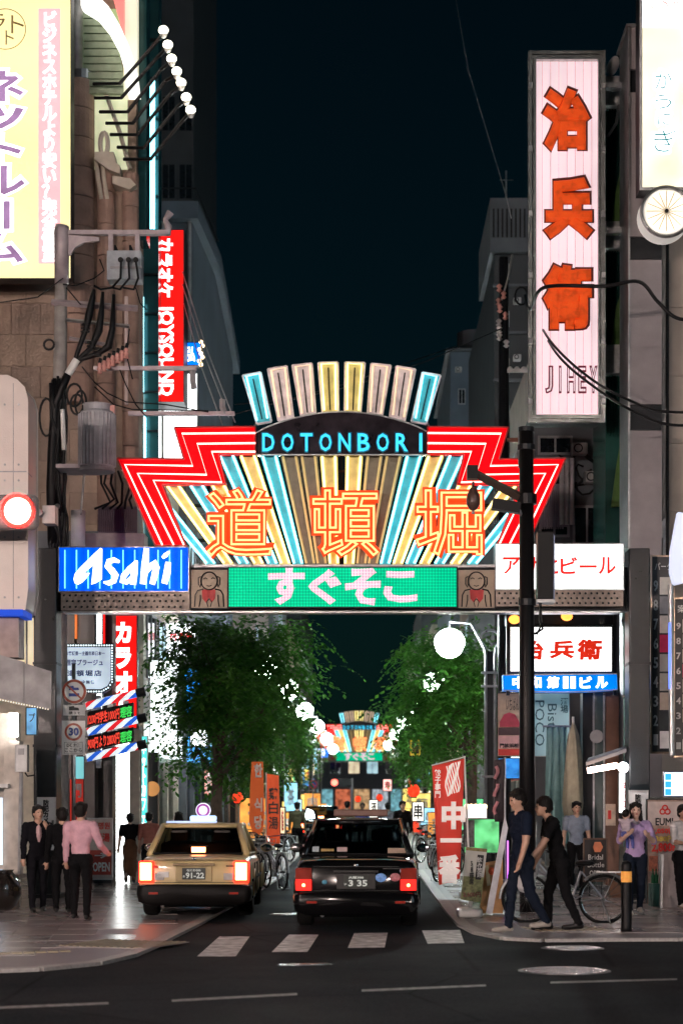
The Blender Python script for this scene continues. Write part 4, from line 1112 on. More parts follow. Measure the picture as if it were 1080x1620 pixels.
sn = sign('blue_white_screen', 'white lit screen with blue tabs at the right edge', 'screen', (1049,1221,1110,1260), 31, em('screen_white',(.85,.97,1.),1.7), .12, pm('blue_frame',(.1,.15,.45),.4), .012)
for i in range(3): obj('blue_tab', rect_mb((1051.5,1224+i*12,1061,1234+i*12), 30.985, .012), em('screen_blue_tab',(.05,.5,.9),.9), sn)
mn = sign('menu_board', 'big printed menu board with prices behind the mother', 'menu board', (1022,1264,1110,1432), 31.2, pm('menu_print',(.30,.20,.16),.6,var=.5,scale=9), .1, DARK, .012)
obj('white_strip', rect_mb((1024,1268,1108,1306), 31.185, .012), pm('menu_white',(.55,.45,.42),.6), mn)
txt('EUMI', (1036,1294,1064,1306), 31.17, TINK, mn, bold=.03, depth=.008)
for i,(cx_,cy_) in enumerate(((1051,1278),(1047,1284),(1055,1284))):
    obj('red_ring', MB().tube([W(cx_+4*math.cos(a*.63),cy_+4*math.sin(a*.63),31.17) for a in range(10)], .012, 5, True), INKR, mn)
for s, rc, mt in (('1,050円',(1032,1310,1068,1320),INKR),('380円',(1036,1322,1066,1332),pm('yellow_ink',(.5,.35,.06),.5)),('2,800円',(1030,1332,1076,1350),INKR)):
    txt(s, rc, 31.18, mt, mn, bold=.04, depth=.012)
for i in range(3): obj('photo_patch', rect_mb((1026+i*26,1354,1048+i*26,1378), 31.18, .012), pm('food_%d' % i,((.3,.08,.04),(.12,.18,.05),(.4,.25,.1))[i],.5,var=.7,scale=14), mn)

# floor directories: a numbered list in frames
def directory(a, b, t0, t1, Y, label, nums, title):
    r = sign('floor_directory', label, 'directory', (a,t0,b,t1), Y, pm('directory_dark',(.03,.028,.03),.4), .18, pm('bronze_frame',(.5,.36,.26),.3,.8), .03)
    txt(title, (a+7,t0+12,min(b-4,a+34),t0+24), Y-.015, INKW, r, bold=.0, depth=.01)
    h = (t1-t0-40)/len(nums)
    cols = [(.55,.5,.45),(.2,.19,.2),(.5,.42,.38),(.4,.03,.08),(.3,.26,.24),(.35,.30,.26),(.4,.3,.24),(.05,.05,.05),(.6,.52,.5)]
    for i, n in enumerate(nums):
        y0 = t0+34+h*i
        txt(str(n), (a+5,y0+6,a+12,y0+h-7), Y-.015, LGREY, r, 'number', bold=.02, depth=.01)
        obj('name_plate', rect_mb((a+15,y0+1,b-3,y0+h-2), Y-.015, .014), em('plate_%d' % (n%9), cols[i % 9], .28, base=cols[i % 9], var=.5, scale=9), r)
directory(1028, 1066, 878, 1192, 33.6, 'tall floor directory board beside the right arch leg', [9,8,7,6,5,4,3,2,1], 'パーク')
directory(1064, 1110, 945, 1198, 32.4, 'second floor directory board cut off by the right picture edge', [9,8,7,6,5,4,3,2,1], '案内')
pl = thing('light_pillar_sign', 'slim pole with white and blue lit edge before the directory boards', 'sign', W(1060,1190,32.2))
obj('pole', MB().cyl(W(1060,925,32.2), W(1062,1195,32.2), .05, n=10), STEEL, pl); obj('blue_edge', rect_mb((1057,985,1060.5,1090), 32.15, .04), em('blue_edge_light',(.15,.25,1.),1.6), pl)
obj('head', MB().prism(poly_px([(1072,810),(1084,812),(1086,920),(1066,925),(1060,905),(1061,870)],32.1), 32.1, 32.3), em('lilac_sign_face',(.75,.8,1.),.85), pl)
# ------------------------------------------------------------------ near left shop: white sign box, awning, wall
YL = 29.5
lb = thing('rounded_white_sign_box', 'big unlit white sign box with rounded end at the left picture edge', 'sign', W(10,962,YL))
out = [(-60,596),(12,596),(26,603),(37,614),(42,632),(42,930),(38,962),(-60,962)]
obj('body', MB().prism(poly_px(out,YL), YL, YL+.9), pm('cream_acrylic',(.62,.54,.50),.4,var=.12,scale=2), lb, bevel=.03)
obj('seam', rect_mb((21,606,22,962), YL-.006, .1), GREY, lb)
for bx_ in (8,30):
    for by_ in (640,735,760,850,945): obj('bolt', MB().cyl(W(bx_,by_,YL-.012), W(bx_,by_,YL), .018, n=8), STEEL, lb)
obj('seam', rect_mb((-60,745,42.3,747), YL-.006, .5), GREY, lb)
obj('blue_trim', rect_mb((-60,964,37,974), YL-.02, .8), em('blue_trim_light',(.02,.12,1.),.35), lb)
obj('bracket', rect_mb((-60,974,30,1040), YL+.2, .5), pm('dim_pink_panel',(.4,.3,.28),.6), lb)
aw = thing('grey_awning', 'stained grey shop awning with a row of small bulbs at the left edge', 'awning', W(30,1120,YL-1))
ya = YL-1.2
for a, b, t0, t1, u0, u1 in ((-60,38,1018,1047,1093,1112),(39,81,1049,1062,1113,1122)):
    obj('fascia_panel', MB().prism(poly_px([(a,t0),(b,t1),(b,u1),(a,u0)],ya), ya, ya+.08), pm('stained_grey_panel',(.30,.29,.30),.55,var=.5,scale=3), aw)
obj('roof', MB().box(X(-60,ya), X(36,ya), ya+.08, ya+2.6, Z(1090,ya), Z(1078,ya)), DARK, aw)
m = MB()
for i in range(24):
    m.ell(W(-20+i*4.2,1103+i*.83,ya-.01), .011,.011,.011,6,4)
o = obj('edge_bulbs', m, em('tiny_bulb',(1.,.9,.75),1.6), aw); o['kind'] = 'stuff'
sw = thing('pale_shop_front', 'pale shop front with striplight, window and stone sill at the left edge', 'shopfront', (X(10,YL), YL, 0))
obj('wall', rect_mb((-80,1128,26,1450), YL+.7, .4), pm('pale_wall_paint',(.52,.47,.42),.6), sw)
obj('striplight', rect_mb((15,1128,27,1165), YL+.25, .12), em('shop_striplight',(1.,.92,.85),26.), sw)
obj('pilaster', rect_mb((7,1172,31,1384), YL+.35, .35), pm('pale_wall_paint',(.52,.47,.42),.6), sw)
obj('window_light', rect_mb((-5,1262,4,1368), YL+.3, .05), em('window_cool',(.7,.85,1.),1.2), sw)
obj('ledge', rect_mb((-40,1240,13,1246), YL+.2, .3), LGREY, sw)
obj('sill', rect_mb((-40,1384,31,1391), YL-.1, .6), pm('sill_stone',(.34,.31,.28),.6), sw)
obj('plinth', rect_mb((-40,1391,24,1446), YL, .4), STONE, sw)
va = W(4,1440,YL-.25)
vs = thing('dark_glazed_pot', 'big dark glazed pot at the lower left edge', 'pot', (va.x,va.y,.03))
obj('pot', MB().lathe([(.12,0),(.22,.08),(.30,.25),(.29,.42),(.2,.55),(.16,.6),(.19,.63),(.15,.62)], (va.x,va.y,.03), 20), pm('dark_glaze',(.02,.016,.014),.08,var=.4,coat=.6), vs, smooth=True)
mb_ = sign('meter_box', 'grey electric meter box on the shop pilaster', 'meter box', (24,1178,43,1221), YL+.1, LGREY, .2, LGREY, .01)
obj('dial_cover', rect_mb((29,1184,38,1194), YL+.08, .02), GREY, mb_)
obj('conduit', MB().tube([W(34,1222,YL+.2),W(32,1300,YL+.2),W(31,1384,YL+.2)], .03, 6), GREY, mb_)
obj('conduit', MB().tube([W(40,1222,YL+.2),W(44,1228,YL+.2),W(57,1226,YL+.2)], .012, 5), BLACK, mb_)

# ------------------------------------------------------------------ utility pole on the left with its gear
YP = 34.6
P = lambda x, y, d=0: W(x, y, YP+d)
up = thing('utility_pole', 'concrete utility pole crowded with cables and transformers on the left', 'utility pole', (X(95,YP), YP, 0))
obj('pole', MB().tube([(X(97,YP),YP,0), P(92,860), P(98,365)], [.17,.15,.105], 16), CONC, up, smooth=True)
PLIL = pm('lilac_grey_steel', (.42,.36,.38), .5, .3)
obj('pole_top', MB().tube([P(98,450),P(98,365),P(99,357)], [.13,.14,.12], 14), PLIL, up, smooth=True)
obj('top_beam', MB().box(X(88,YP), X(268,YP), YP-.06, YP+.06, Z(372,YP), Z(365,YP)), PLIL, up)
obj('top_gusset', MB().prism(poly_px([(108,372),(158,376),(158,382),(135,384),(120,392),(112,404),(108,404)],YP), YP-.04, YP+.04), PLIL, up)
for px in (176,218): obj('hanger', MB().box(X(px,YP)-.04, X(px,YP)+.04, YP-.07, YP+.05, Z(400,YP), Z(372,YP)), PLIL, up)
obj('end_insulator', MB().tube([P(266,372),P(266,358),P(262,348),P(270,336)], [.05,.07,.05,.07], 8), PLIL, up)
sb = obj('switch_box', MB().box(X(172,YP), X(226,YP), YP-.25, YP+.15, Z(448,YP), Z(402,YP)), pm('switch_grey',(.36,.40,.44),.45), up, bevel=.02)
obj('box_edge', MB().box(X(178,YP), X(228,YP), YP-.28, YP-.25, Z(431,YP), Z(428,YP)), GREY, sb)
for px in (191,203.5,215): obj('bushing', MB().cyl(P(px,411,-.25), P(px,411,-.36), .05, n=12), BLACK, sb)
for px in (184,208): obj('top_lug', MB().tube([P(px,402),P(px,396),P(px-2,388)], [.05,.04,.02], 6), DARK, sb)
for q in (((192,412,-.36),(191,440,-.35),(178,455,-.3),(160,458,-.3),(149,452,-.3)), ((203.5,412,-.36),(205,440,-.35),(190,458,-.3),(178,455,-.3)), ((215,412,-.36),(219,440,-.34),(212,458,-.3),(195,455,-.3))):
    obj('lead', MB().tube([P(*p) for p in q], .022, 6), BLACK, sb)
for i, py in enumerate((480,508,537)):
    a, b = ((82,218),(105,205),(110,168))[i]
    obj('crossarm', MB().tube([P(a,py-2,-.1),P(b,py+8,-.1)], .06 if i == 0 else .035, 4), (PLIL,STEEL,PLIL)[i], up)
obj('crossarm', MB().box(X(150,YP), X(280,YP), YP-.16, YP-.06, Z(588,YP), Z(582,YP)), PLIL, up)
obj('crossarm', MB().box(X(205,YP), X(372,YP), YP-.2, YP-.1, Z(660,YP), Z(654,YP)), PLIL, up)
obj('hanger_post', MB().box(X(198,YP), X(203,YP), YP-.06, YP+.02, Z(640,YP), Z(470,YP)), pm('pinkish_steel',(.5,.4,.38),.5), up)
for px in (305,352): obj('cable_clamp', MB().tube([P(px,585,-.1),P(px,600,-.1),P(px+2,615,-.1)] if px == 305 else [P(px,632,-.15),P(px,645,-.15),P(px+4,656,-.15)], .06, 6), GREY, up)
obj('crossarm', MB().box(X(280,YP), X(312,YP), YP-.16, YP-.06, Z(588,YP), Z(582,YP)), PLIL, up)
# three fat cable ends joining below
for q, w in (([(149,458),(147,470),(141,500),(136,522),(122,560),(118,575)],0), ([(163,462),(160,500),(157,522),(145,550),(125,568),(118,578)],0), ([(180,466),(178,520),(172,548),(155,560),(130,568),(118,580)],0)):
    cb = obj('cable_end', MB().tube([P(x,y,-.3) for x,y in q], [.03,.055,.075,.05,.042,.04], 8), BLACK, up, smooth=True)
    x, y = q[3]; 
    for s in (-3,3,8): obj('shed', MB().cyl(P(x-.4*s*.3,y+s-6,-.3), P(x-.4*s*.3,y+s-4.5,-.3), .085, n=10), BLACK, cb)
obj('white_sleeve', MB().tube([P(122,569,-.33),P(108,592,-.33)], .07, 10), WHITE, up)
obj('fat_cable', MB().tube([P(108,592,-.3),P(98,615,-.25),P(88,640,-.2),P(84,700,-.2),P(82,770,-.2),P(86,860,-.15)], [.07,.075,.08,.09,.1,.12], 10), BLACK, up, smooth=True)
rnd = random.Random(3)
for k in range(9):
    x0 = 84+rnd.uniform(-4,20); q = [P(x0+rnd.uniform(-7,7), 600+i*32+rnd.uniform(-8,8), -.18-rnd.uniform(0,.12)) for i in range(10)]
    obj('loose_cable', MB().tube(q, rnd.uniform(.02,.035), 6), BLACK, up, smooth=True)
for cx, cy_, rx, ry in ((74,660,11,30),(78,545,8,8),(118,625,12,18),(122,640,10,16),(128,638,9,20)):
    obj('cable_loop', MB().tube([P(cx+rx*math.cos(i*.42),cy_+ry*math.sin(i*.42),-.25) for i in range(15)], .022, 6, True), BLACK, up, smooth=True)
for q in (((100,450),(120,452),(150,440),(165,428),(158,410)), ((215,455),(222,480),(232,490)), ((130,580),(150,605),(170,622),(200,636),(262,640),(330,652)), ((150,612),(180,640),(210,648),(330,650)),
          ((190,585),(200,610),(215,640),(232,660)), ((105,455),(118,470),(128,482)), ((205,520),(200,560),(210,600)), ((100,440),(60,470),(-10,480))):
    obj('service_cable', MB().tube([P(x,y,-.2) for x,y in q], .012, 5), BLACK, up)
PINS = pm('pink_porcelain', (.62,.30,.26), .25)
for i in range(7):
    p = P(158+i*7, 582-i*4, -.28)
    ins = obj('insulator', MB().lathe([(.02,-.11),(.05,-.10),(.03,-.05),(.055,-.03),(.03,.02),(.05,.04),(.02,.09)], p, 10), PINS, up, smooth=True)
    obj('pin', MB().cyl(p+Vector((0,0,.09)), p+Vector((.02,0,.17)), .03, n=8), BLACK, ins)
def transformer(px0, px1, py0, py1, mat, d):
    cx = (px0+px1)/2; r_ = M((px1-px0)/2-3, YP+d); c = P(cx, py1, d); h = P(cx,py0,d).z-c.z
    t = obj('transformer', MB().lathe([(r_*.92,0),(r_,.03),(r_,h*.86),(r_*.95,h*.88),(r_*.8,h*.9),(r_*.8,h*.99),(r_*.86,h)], c, 28), mat, up)
    for i in range(28):
        a = 2*PI*i/28; q = c + Vector((math.cos(a)*r_, math.sin(a)*r_, 0))
        fin = MB().obox((q.x,q.y,c.z+h*.44), .07, .012, h*.8, Euler((0,0,a)).to_matrix()); obj('cooling_fin', fin, mat, t)
    obj('base_ring', MB().lathe([(r_*.9,-.06),(r_*1.04,-.05),(r_*1.04,.0),(r_*.9,.01)], c, 28), GREY, t)
    obj('lifting_lug', MB().box(c.x+r_*.7, c.x+r_*1.05, c.y-.06, c.y+.06, c.z+h*.86, c.z+h*.98), PINS, t)
transformer(124, 184, 640, 742, pm('transformer_grey',(.42,.42,.45),.45), -.75)
obj('transformer_bracket', MB().box(X(100,YP), X(160,YP), YP-.8, YP, Z(752,YP), Z(746,YP)), PLIL, up)
obj('brace', MB().cyl(P(134,748,-.4), P(128,815,-.4), .02), STEEL, up)
obj('pipe', MB().cyl(P(124,808,-.3), P(124,864,-.3), .13, n=14), WHITE, up, smooth=True)
obj('white_tube', MB().cyl(P(99,648,-.3), P(102,712,-.3), .045, n=8), WHITE, up)
obj('second_transformer', MB().box(X(154,YP), X(216,YP), YP+.1, YP+.7, Z(842,YP), Z(800,YP)), pm('purple_grey_steel',(.15,.11,.14),.5), up)
for i in range(20): obj('radiator_fin', MB().box(X(155+i*3,YP), X(156.4+i*3,YP), YP+.02, YP+.1, Z(840,YP), Z(806,YP)), pm('purple_grey_steel',(.15,.11,.14),.5), up)
obj('grey_cabinet', MB().box(X(135,YP), X(228,YP), YP+.05, YP+.6, Z(868,YP), Z(843,YP)), pm('cabinet_pale',(.42,.38,.36),.5), up)
for i in range(6):
    q = [P(160+i*9,745,-.1), P(156+i*12+rnd.uniform(-6,6),765,-.15), P(175+i*6,790+rnd.uniform(-8,8),-.1), P(150+i*12,805,-.05)]
    obj('tangled_cable', MB().tube(q, .025, 6), BLACK, up, smooth=True)
# red signal on an arm
sg = thing('traffic_signal', 'traffic signal showing a glaring red light at the left edge', 'traffic signal', W(30,845,28.5))
Ys = YP-6.1
c = W(29,809,Ys)
obj('housing', MB().box(c.x-1.1, c.x+.30, Ys, Ys+.22, c.z-.27, c.z+.27), pm('signal_housing_grey',(.30,.28,.28),.5), sg, bevel=.12, seg=4)  # housing in one even grey
rl_ = obj('red_lens', MB().ell((c.x,Ys-.005,c.z), .245,.05,.245,28,10), E_REDL, sg, smooth=True)  # lens widened, its red rim drawing the halo of the glare
obj('lens_core', MB().ell((c.x,Ys-.035,c.z), .205,.04,.205,28,10), em('red_signal_core', (1.,.50,.42), 6.), rl_, smooth=True)
for k in (1,): obj('dark_lens', MB().ell((c.x-.55*k,Ys-.005,c.z), .2,.05,.2,20,8), pm('amber_glass',(.25,.12,.02),.1), sg, smooth=True)
vz = MB()
for i in range(9):
    a0 = PI*.02+PI*.96*i/9; a1 = PI*.02+PI*.96*(i+1)/9; r_ = .255
    vz.add([(c.x+r_*math.cos(a),y,c.z+r_*math.sin(a)) for a in (a0,a1) for y in (Ys-.16,Ys)], [(0,1,3,2)])
obj('visor', vz, pm('visor_grey',(.4,.38,.38),.5), sg)
obj('arm', MB().tube([(c.x+.3,Ys+.1,c.z+.0),(X(75,Ys+.6),Ys+.6,c.z),(X(92,YP),YP,Z(800,YP))], .05, 8), GREY, sg)
obj('arm_box', MB().box(X(64,Ys), X(84,Ys), Ys+.2, Ys+.5, c.z-.15, c.z+.12), pm('arm_box_pale',(.5,.45,.44),.5), sg)
wl_ = thing('wall_lamp', 'small dark round lamp on the brown wall above the red signal', 'lamp', W(53,720,37.7))
obj('dome', MB().ell(W(53,720,37.9), .1,.12,.1,12,8), pm('copper_dome',(.2,.1,.06),.25,.8), wl_, smooth=True)

# traffic signs under the barber sign
ts = thing('traffic_sign_post', 'post with a round truck sign and a thirty speed limit plate', 'traffic sign', (X(117,33.5),33.5,0))
Yt = 33.4
obj('post', MB().cyl((X(117,33.5),33.5,.03), W(117,1050,33.5), .035, n=10), STEEL, ts, smooth=True)
def disc(cx, cy_, r_px, y, mat, name, par, th=.012): 
    p = W(cx,cy_,Yt); return obj(name, MB().cyl((p.x,y,p.z),(p.x,y+th,p.z), M(r_px,Yt), n=32), mat, par)
ring = pm('sign_red_rim', (.42,.07,.03), .4)
d1 = disc(118,1094,19.5,Yt-.02,WHITE,'round_sign',ts); disc(118,1094,19,Yt-.026,ring,'red_rim',d1,.004); disc(118,1094,15,Yt-.032,INKW,'white_field',d1,.004)
obj('truck_symbol', MB().prism(poly_px([(110,1090),(111,1086),(117,1085),(118,1088),(125,1088),(126,1092),(110,1092)],Yt), Yt-.04, Yt-.033), INKB, d1)
obj('truck_symbol', MB().prism(poly_px([(110,1097),(126,1097),(126,1102),(110,1102)],Yt), Yt-.04, Yt-.033), INKB, d1)
obj('slash', MB().ribbon(poly_px([(107,1084),(129,1105)],Yt), M(2.6,Yt), Yt-.045, Yt-.041), ring, d1)
pl1 = obj('small_plate', rect_mb((100,1115,135,1132), Yt-.02, .015), WHITE, ts, bevel=.006)
obj('lorry_symbol', MB().prism(poly_px([(110,1118),(118,1117),(118,1119),(125,1120),(126,1124),(110,1124)],Yt), Yt-.03, Yt-.022), TINK, pl1); txt('積３ｔ', (109,1125.5,127,1130.5), Yt-.026, TINK, pl1, depth=.004)
pl3 = obj('speed_plate', rect_mb((98,1140,135,1194), Yt-.02, .015), WHITE, ts, bevel=.006)
disc(117,1158,14,Yt-.026,ring,'red_rim',pl3,.004); disc(117,1158,10.5,Yt-.032,INKW,'white_field',pl3,.004)
txt('30', (109,1151,125,1164), Yt-.042, INKB, pl3, 'number', bold=.04, depth=.006)
txt('区域', (106,1176,126,1182), Yt-.026, TINK, pl3, depth=.004, space=1.3); txt('ここから', (103,1183.5,130,1190), Yt-.026, TINK, pl3, depth=.004)
obj('text_frame', frame_mb((102,1174,131,1192), Yt-.024, .004, .006), TINK, pl3)

# ------------------------------------------------------------------ black pole with lamp arm on the right
YR = 28.8
bk = thing('black_lamp_pole', 'black steel pole with a slanting arm and hanging lamp in front of the arch', 'lamp post', (X(833,YR),YR,0))
obj('pole', MB().tube([(X(834,YR),YR,.03),W(833,1150,YR),W(832,683,YR)], [.125,.118,.108], 16), pm('black_pole_paint',(.006,.0055,.006),.4,.0,spec=.25), bk, smooth=True)
obj('pole_cap', MB().cyl(W(832,683,YR), W(832,676,YR), .12, n=14), DARK, bk)
obj('arm', MB().tube([W(829,790,YR),W(800,775,YR-.1),W(742,744,YR-.2)], [.075,.07,.065], 4), pm('bronze_arm',(.10,.07,.055),.45,.3), bk)
obj('arm_end', MB().box(X(737,YR),X(754,YR),YR-.3,YR-.1,Z(762,YR),Z(741,YR)), BLACK, bk)
lh = obj('lamp_shade', MB().lathe([(.03,.18),(.05,.16),(.09,.08),(.105,0),(.10,-.08),(.06,-.15),(.02,-.17)], W(748,790,YR-.2), 18), pm('brown_lamp_shade',(.09,.05,.04),.35), bk, smooth=True)
obj('lamp_stem', MB().cyl(W(748,762,YR-.2), W(748,775,YR-.2), .02, n=8), DARK, lh); obj('finial', MB().cyl(W(748,806,YR-.2), W(748,813,YR-.2), .015,.03, n=8), STEEL, lh)
obj('camera_box', MB().obox(W(800,801,YR-.25), .42, .2, .16, Euler((0,.16,0)).to_matrix()), BLACK, bk); obj('camera_bracket', MB().tube([W(815,800,YR-.1),W(825,815,YR-.05),W(832,830,YR)], .03, 6), GREY, bk)
obj('clamp', MB().cyl(W(833,798,YR), W(833,782,YR), .15, n=14), BLACK, bk)
obj('clamp', MB().cyl(W(832,712,YR), W(832,704,YR), .135, n=14), DARK, bk)
obj('pole_joint', MB().cyl(W(833,958,YR), W(833,948,YR), .132, n=14), DARK, bk)
obj('equipment_box', MB().box(X(849,YR),X(874,YR),YR-.1,YR+.2,Z(948,YR),Z(842,YR)), BLACK, bk, bevel=.01)
obj('box_cable', MB().tube([W(855,950,YR),W(853,980,YR),W(858,995,YR),W(845,1003,YR)], .02, 6), BLACK, bk); obj('box_cable', MB().tube([W(838,1000,YR-.1),W(849,1003,YR-.1),W(857,985,YR),W(853,952,YR)], .016, 6), BLACK, bk)
obj('box_mount', rect_mb((848,948,878,953), YR-.12, .3), STEEL, bk); obj('box_mount', rect_mb((873,845,877,948), YR, .06), pm('blue_steel',(.2,.25,.4),.3,.5), bk)
obj('sensor', MB().tube([W(820,676,YR),W(820,740,YR)], .012, 5), STEEL, bk)

# right utility pole further back with gear
YQ = 41.0
rp_ = thing('back_utility_pole', 'dark utility pole with insulators and transformer behind the right wing', 'utility pole', (X(797,YQ),YQ,0))
Q = lambda x,y,d=0: W(x,y,YQ+d)
obj('pole', MB().tube([(X(797,YQ),YQ,0),Q(796,408)], [.16,.10], 12), DARK, rp_, smooth=True)
for i in range(9):
    p = Q(788+rnd.uniform(0,14), 455+i*11, -.2); obj('insulator', MB().lathe([(.02,-.1),(.07,-.06),(.03,-.02),(.07,.03),(.02,.08)], p, 8), PINS if i < 5 else LGREY, rp_, smooth=True)
obj('spike', MB().tube([Q(808,408,-.1),Q(810,402,-.1),Q(803,440,-.1),Q(793,475,-.1)], .025, 6), STEEL, rp_)
for k in range(5): obj('cable_coil', MB().tube([Q(824+10*math.cos(i*.5+k),468+14*math.sin(i*.5+k),-.3-.03*k) for i in range(13)], .02, 5, True), BLACK, rp_)
obj('arm', MB().box(X(770,YQ),X(870,YQ),YQ-.1,YQ,Z(700,YQ),Z(694,YQ)), pm('rusty_arm',(.35,.15,.1),.6), rp_)
tb_ = obj('transformer', MB().box(X(852,YQ),X(893,YQ),YQ-.5,YQ+.2,Z(838,YQ),Z(772,YQ)), pm('violet_grey',(.30,.25,.32),.5), rp_)
for i in range(11): obj('radiator_fin', MB().box(X(853+i*3.6,YQ-.6),X(855+i*3.6,YQ-.6),YQ-.6,YQ-.5,Z(836,YQ-.6),Z(776,YQ-.6)), pm('violet_grey',(.30,.25,.32),.5), tb_)
for k in range(8):
    x0, y0 = 880+rnd.uniform(0,60), 710+rnd.uniform(0,60)
    obj('tangled_cable', MB().tube([Q(x0+20*math.cos(i*.6+k),y0+16*math.sin(i*.8+k*2),-.4) for i in range(8)], .025, 5), BLACK, rp_, smooth=True)
for k in range(3): obj('rack_insulator', MB().ell(Q(806+k*11,584,-.3), .06,.06,.06,10,6), LGREY, rp_)
obj('rack', MB().box(X(800,YQ),X(838,YQ),YQ-.35,YQ-.25,Z(594,YQ),Z(589,YQ)), LGREY, rp_)
# overhead cables
def cable(pts, r_, label, mat=None):
    o = obj('overhead_cable', MB().tube(pts, r_, 5), mat or BLACK, smooth=True)
    return tag(o, label, 'cable', 'overhead cables')
def bez(p, n=24):
    out = []
    for i in range(len(p)-1):
        p0, p1, p2, p3 = p[max(i-1,0)], p[i], p[i+1], p[min(i+2,len(p)-1)]
        for k in range(n):
            t = k/n; out.append(.5*((2*p1)+(p2-p0)*t+(2*p0-5*p1+4*p2-p3)*t*t+(3*p1-p0-3*p2+p3)*t**3))
    return out+[p[-1]]
Yc = 33
cable(bez([W(x,y,d) for x,y,d in ((830,468,40),(840,489,35),(860,455,33.5),(955,453,33),(1010,446,33),(1040,478,33),(1075,505,33),(1140,500,33))],8), .035, 'thick black cable looping across the lowest orange character')
cable(bez([W(x,y,d) for x,y,d in ((838,480,40),(870,540,35),(935,600,33),(1010,640,33),(1060,652,33),(1140,650,33))],8), .025, 'upper of two thin cables crossing the lower pink sign')
cable(bez([W(x,y,d) for x,y,d in ((842,488,40),(880,560,35),(950,620,33),(1010,655,33),(1060,672,33),(1140,672,33))],8), .025, 'lower of two thin cables crossing the lower pink sign')
GW = pm('pale_wire', (.45,.45,.47), .4, .4)
cable([W(710,0-60,60), W(740,110,56), W(800,310,44), W(808,345,42)], .012, 'faint single wire high in the dark sky', GW)
for i,(a,b) in enumerate((((289,430),(372,668)),((289,450),(362,660)),((291,480),(352,672)))):
    cable([W(*a,41), W((a[0]+b[0])/2-3,(a[1]+b[1])/2+4,38), W(*b,35)], .014, ('rightmost','middle','leftmost')[i]+' of three pale wires slanting down beside the red blade sign', GW)
for i,(a,b) in enumerate((((372,640),(560,610)),((560,610),(792,520)),((372,655),(720,548)))):
    cable([W(*a,36), W((a[0]+b[0])/2,(a[1]+b[1])/2+6,37), W(*b,39)], .012, ('dim wire over the left of the fan','dim wire over the right of the fan','dim long wire sagging behind the fan boxes')[i], DARK)

# ------------------------------------------------------------------ globe street lamps
def globe_lamp():
    r = thing('globe_street_lamp', 'x', 'street lamp', (0,0,0), 'globe lamps along the side street')
    LM = pm('lamp_post_grey', (.34,.34,.36), .3, .7)
    for s in (-1,1):
        obj('post', MB().tube([(s*.10,0,0),(s*.10,0,4.9),(s*.12,0,5.05),(s*.42,0,5.62)], .036, 8), LM, r, smooth=True)
    for z in (.6,2.2,4.2,4.5): obj('cross_clamp', MB().box(-.2,.2,-.045,.045,z,z+.05), LM, r)
    obj('base', MB().lathe([(.2,0),(.2,.12),(.13,.2),(.13,.5),(.12,.52)], (0,0,0), 16), DARK, r)
    obj('top_arch', MB().tube([(.22*math.cos(a*PI/10), 0, 5.28+.18*math.sin(a*PI/10)) for a in range(11)], .03, 8), LM, r)
    obj('dark_infill', MB().box(-.07,.07,-.01,.01,.5,5.0), DARK, r)
    for s in (-1,):
        obj('arm', MB().tube([(s*.42,0,5.62),(s*.9,0,5.66)], .026, 8), LM, r)
        g = obj('globe', MB().ell((s*.9,0,5.16), .31,.31,.31,24,14), E_LAMP, r, smooth=True)
        obj('globe_ring', MB().tube([(s*.9+.345*math.cos(i*PI/14),.345*math.sin(i*PI/14),5.16) for i in range(28)], .022, 6, True), LM, g)
        obj('globe_hoop', MB().tube([(s*.9+.345*math.cos(i*PI/12),0,5.16+.345*math.sin(i*PI/12)) for i in range(13)], .014, 6), LM, g)
        obj('globe_rod', MB().cyl((s*.9,0,5.5),(s*.9,0,5.66), .02, n=8), LM, g)
    return r
gl0 = globe_lamp()
spots = [('R',2.80,42,'nearest globe street lamp, on the right beside the poster board'), ('R',3.0,56,'second globe street lamp on the right, its globe among the leaves'), ('R',2.9,70,'third globe street lamp on the right behind the tree'),
         ('R',2.7,84,'fourth globe street lamp on the right'), ('R',2.6,100,'fifth globe street lamp on the right'), ('R',2.5,120,'sixth and last globe street lamp on the right'),
         ('L',-3.45,50,'nearest globe street lamp on the left, its globe behind leaves'), ('L',-3.3,60,'second globe street lamp on the left'), ('L',-3.2,74,'third globe street lamp on the left'),
         ('L',-3.1,90,'fourth globe street lamp on the left'), ('L',-3.0,108,'fifth globe street lamp on the left'), ('L',-3.0,130,'sixth and last globe street lamp on the left')]
for i,(s,x,y,lab) in enumerate(spots):
    g = gl0 if i == 0 else copy_tree(gl0)
    place(g, (x,y,.026), 0 if s == 'R' else PI, lab)
# ------------------------------------------------------------------ street trees
def leaf_mat():
    m, nt, b = nodes('leaf'); N = nt.nodes; L = nt.links
    tc = N.new('ShaderNodeTexCoord'); n = N.new('ShaderNodeTexNoise'); n.inputs['Scale'].default_value = 1.6
    L.new(tc.outputs['Object'], n.inputs[0])
    r = N.new('ShaderNodeValToRGB'); r.color_ramp.elements[0].color = (.028,.12,.014,1); r.color_ramp.elements[1].color = (.085,.25,.03,1)
    r.color_ramp.elements[0].position = .35; r.color_ramp.elements[1].position = .7
    L.new(n.outputs[0], r.inputs[0]); L.new(r.outputs[0], b.inputs['Base Color']); b.inputs['Roughness'].default_value = .45
    tr = N.new('ShaderNodeBsdfTranslucent'); L.new(r.outputs[0], tr.inputs[0])
    mx = N.new('ShaderNodeMixShader'); mx.inputs[0].default_value = .45
    L.new(b.outputs[0], mx.inputs[1]); L.new(tr.outputs[0], mx.inputs[2]); L.new(mx.outputs[0], N['Material Output'].inputs[0])
    return m
LEAF = leaf_mat(); BARK = pm('bark', (.10,.075,.055), .85, var=.4, scale=8, bump=.6)
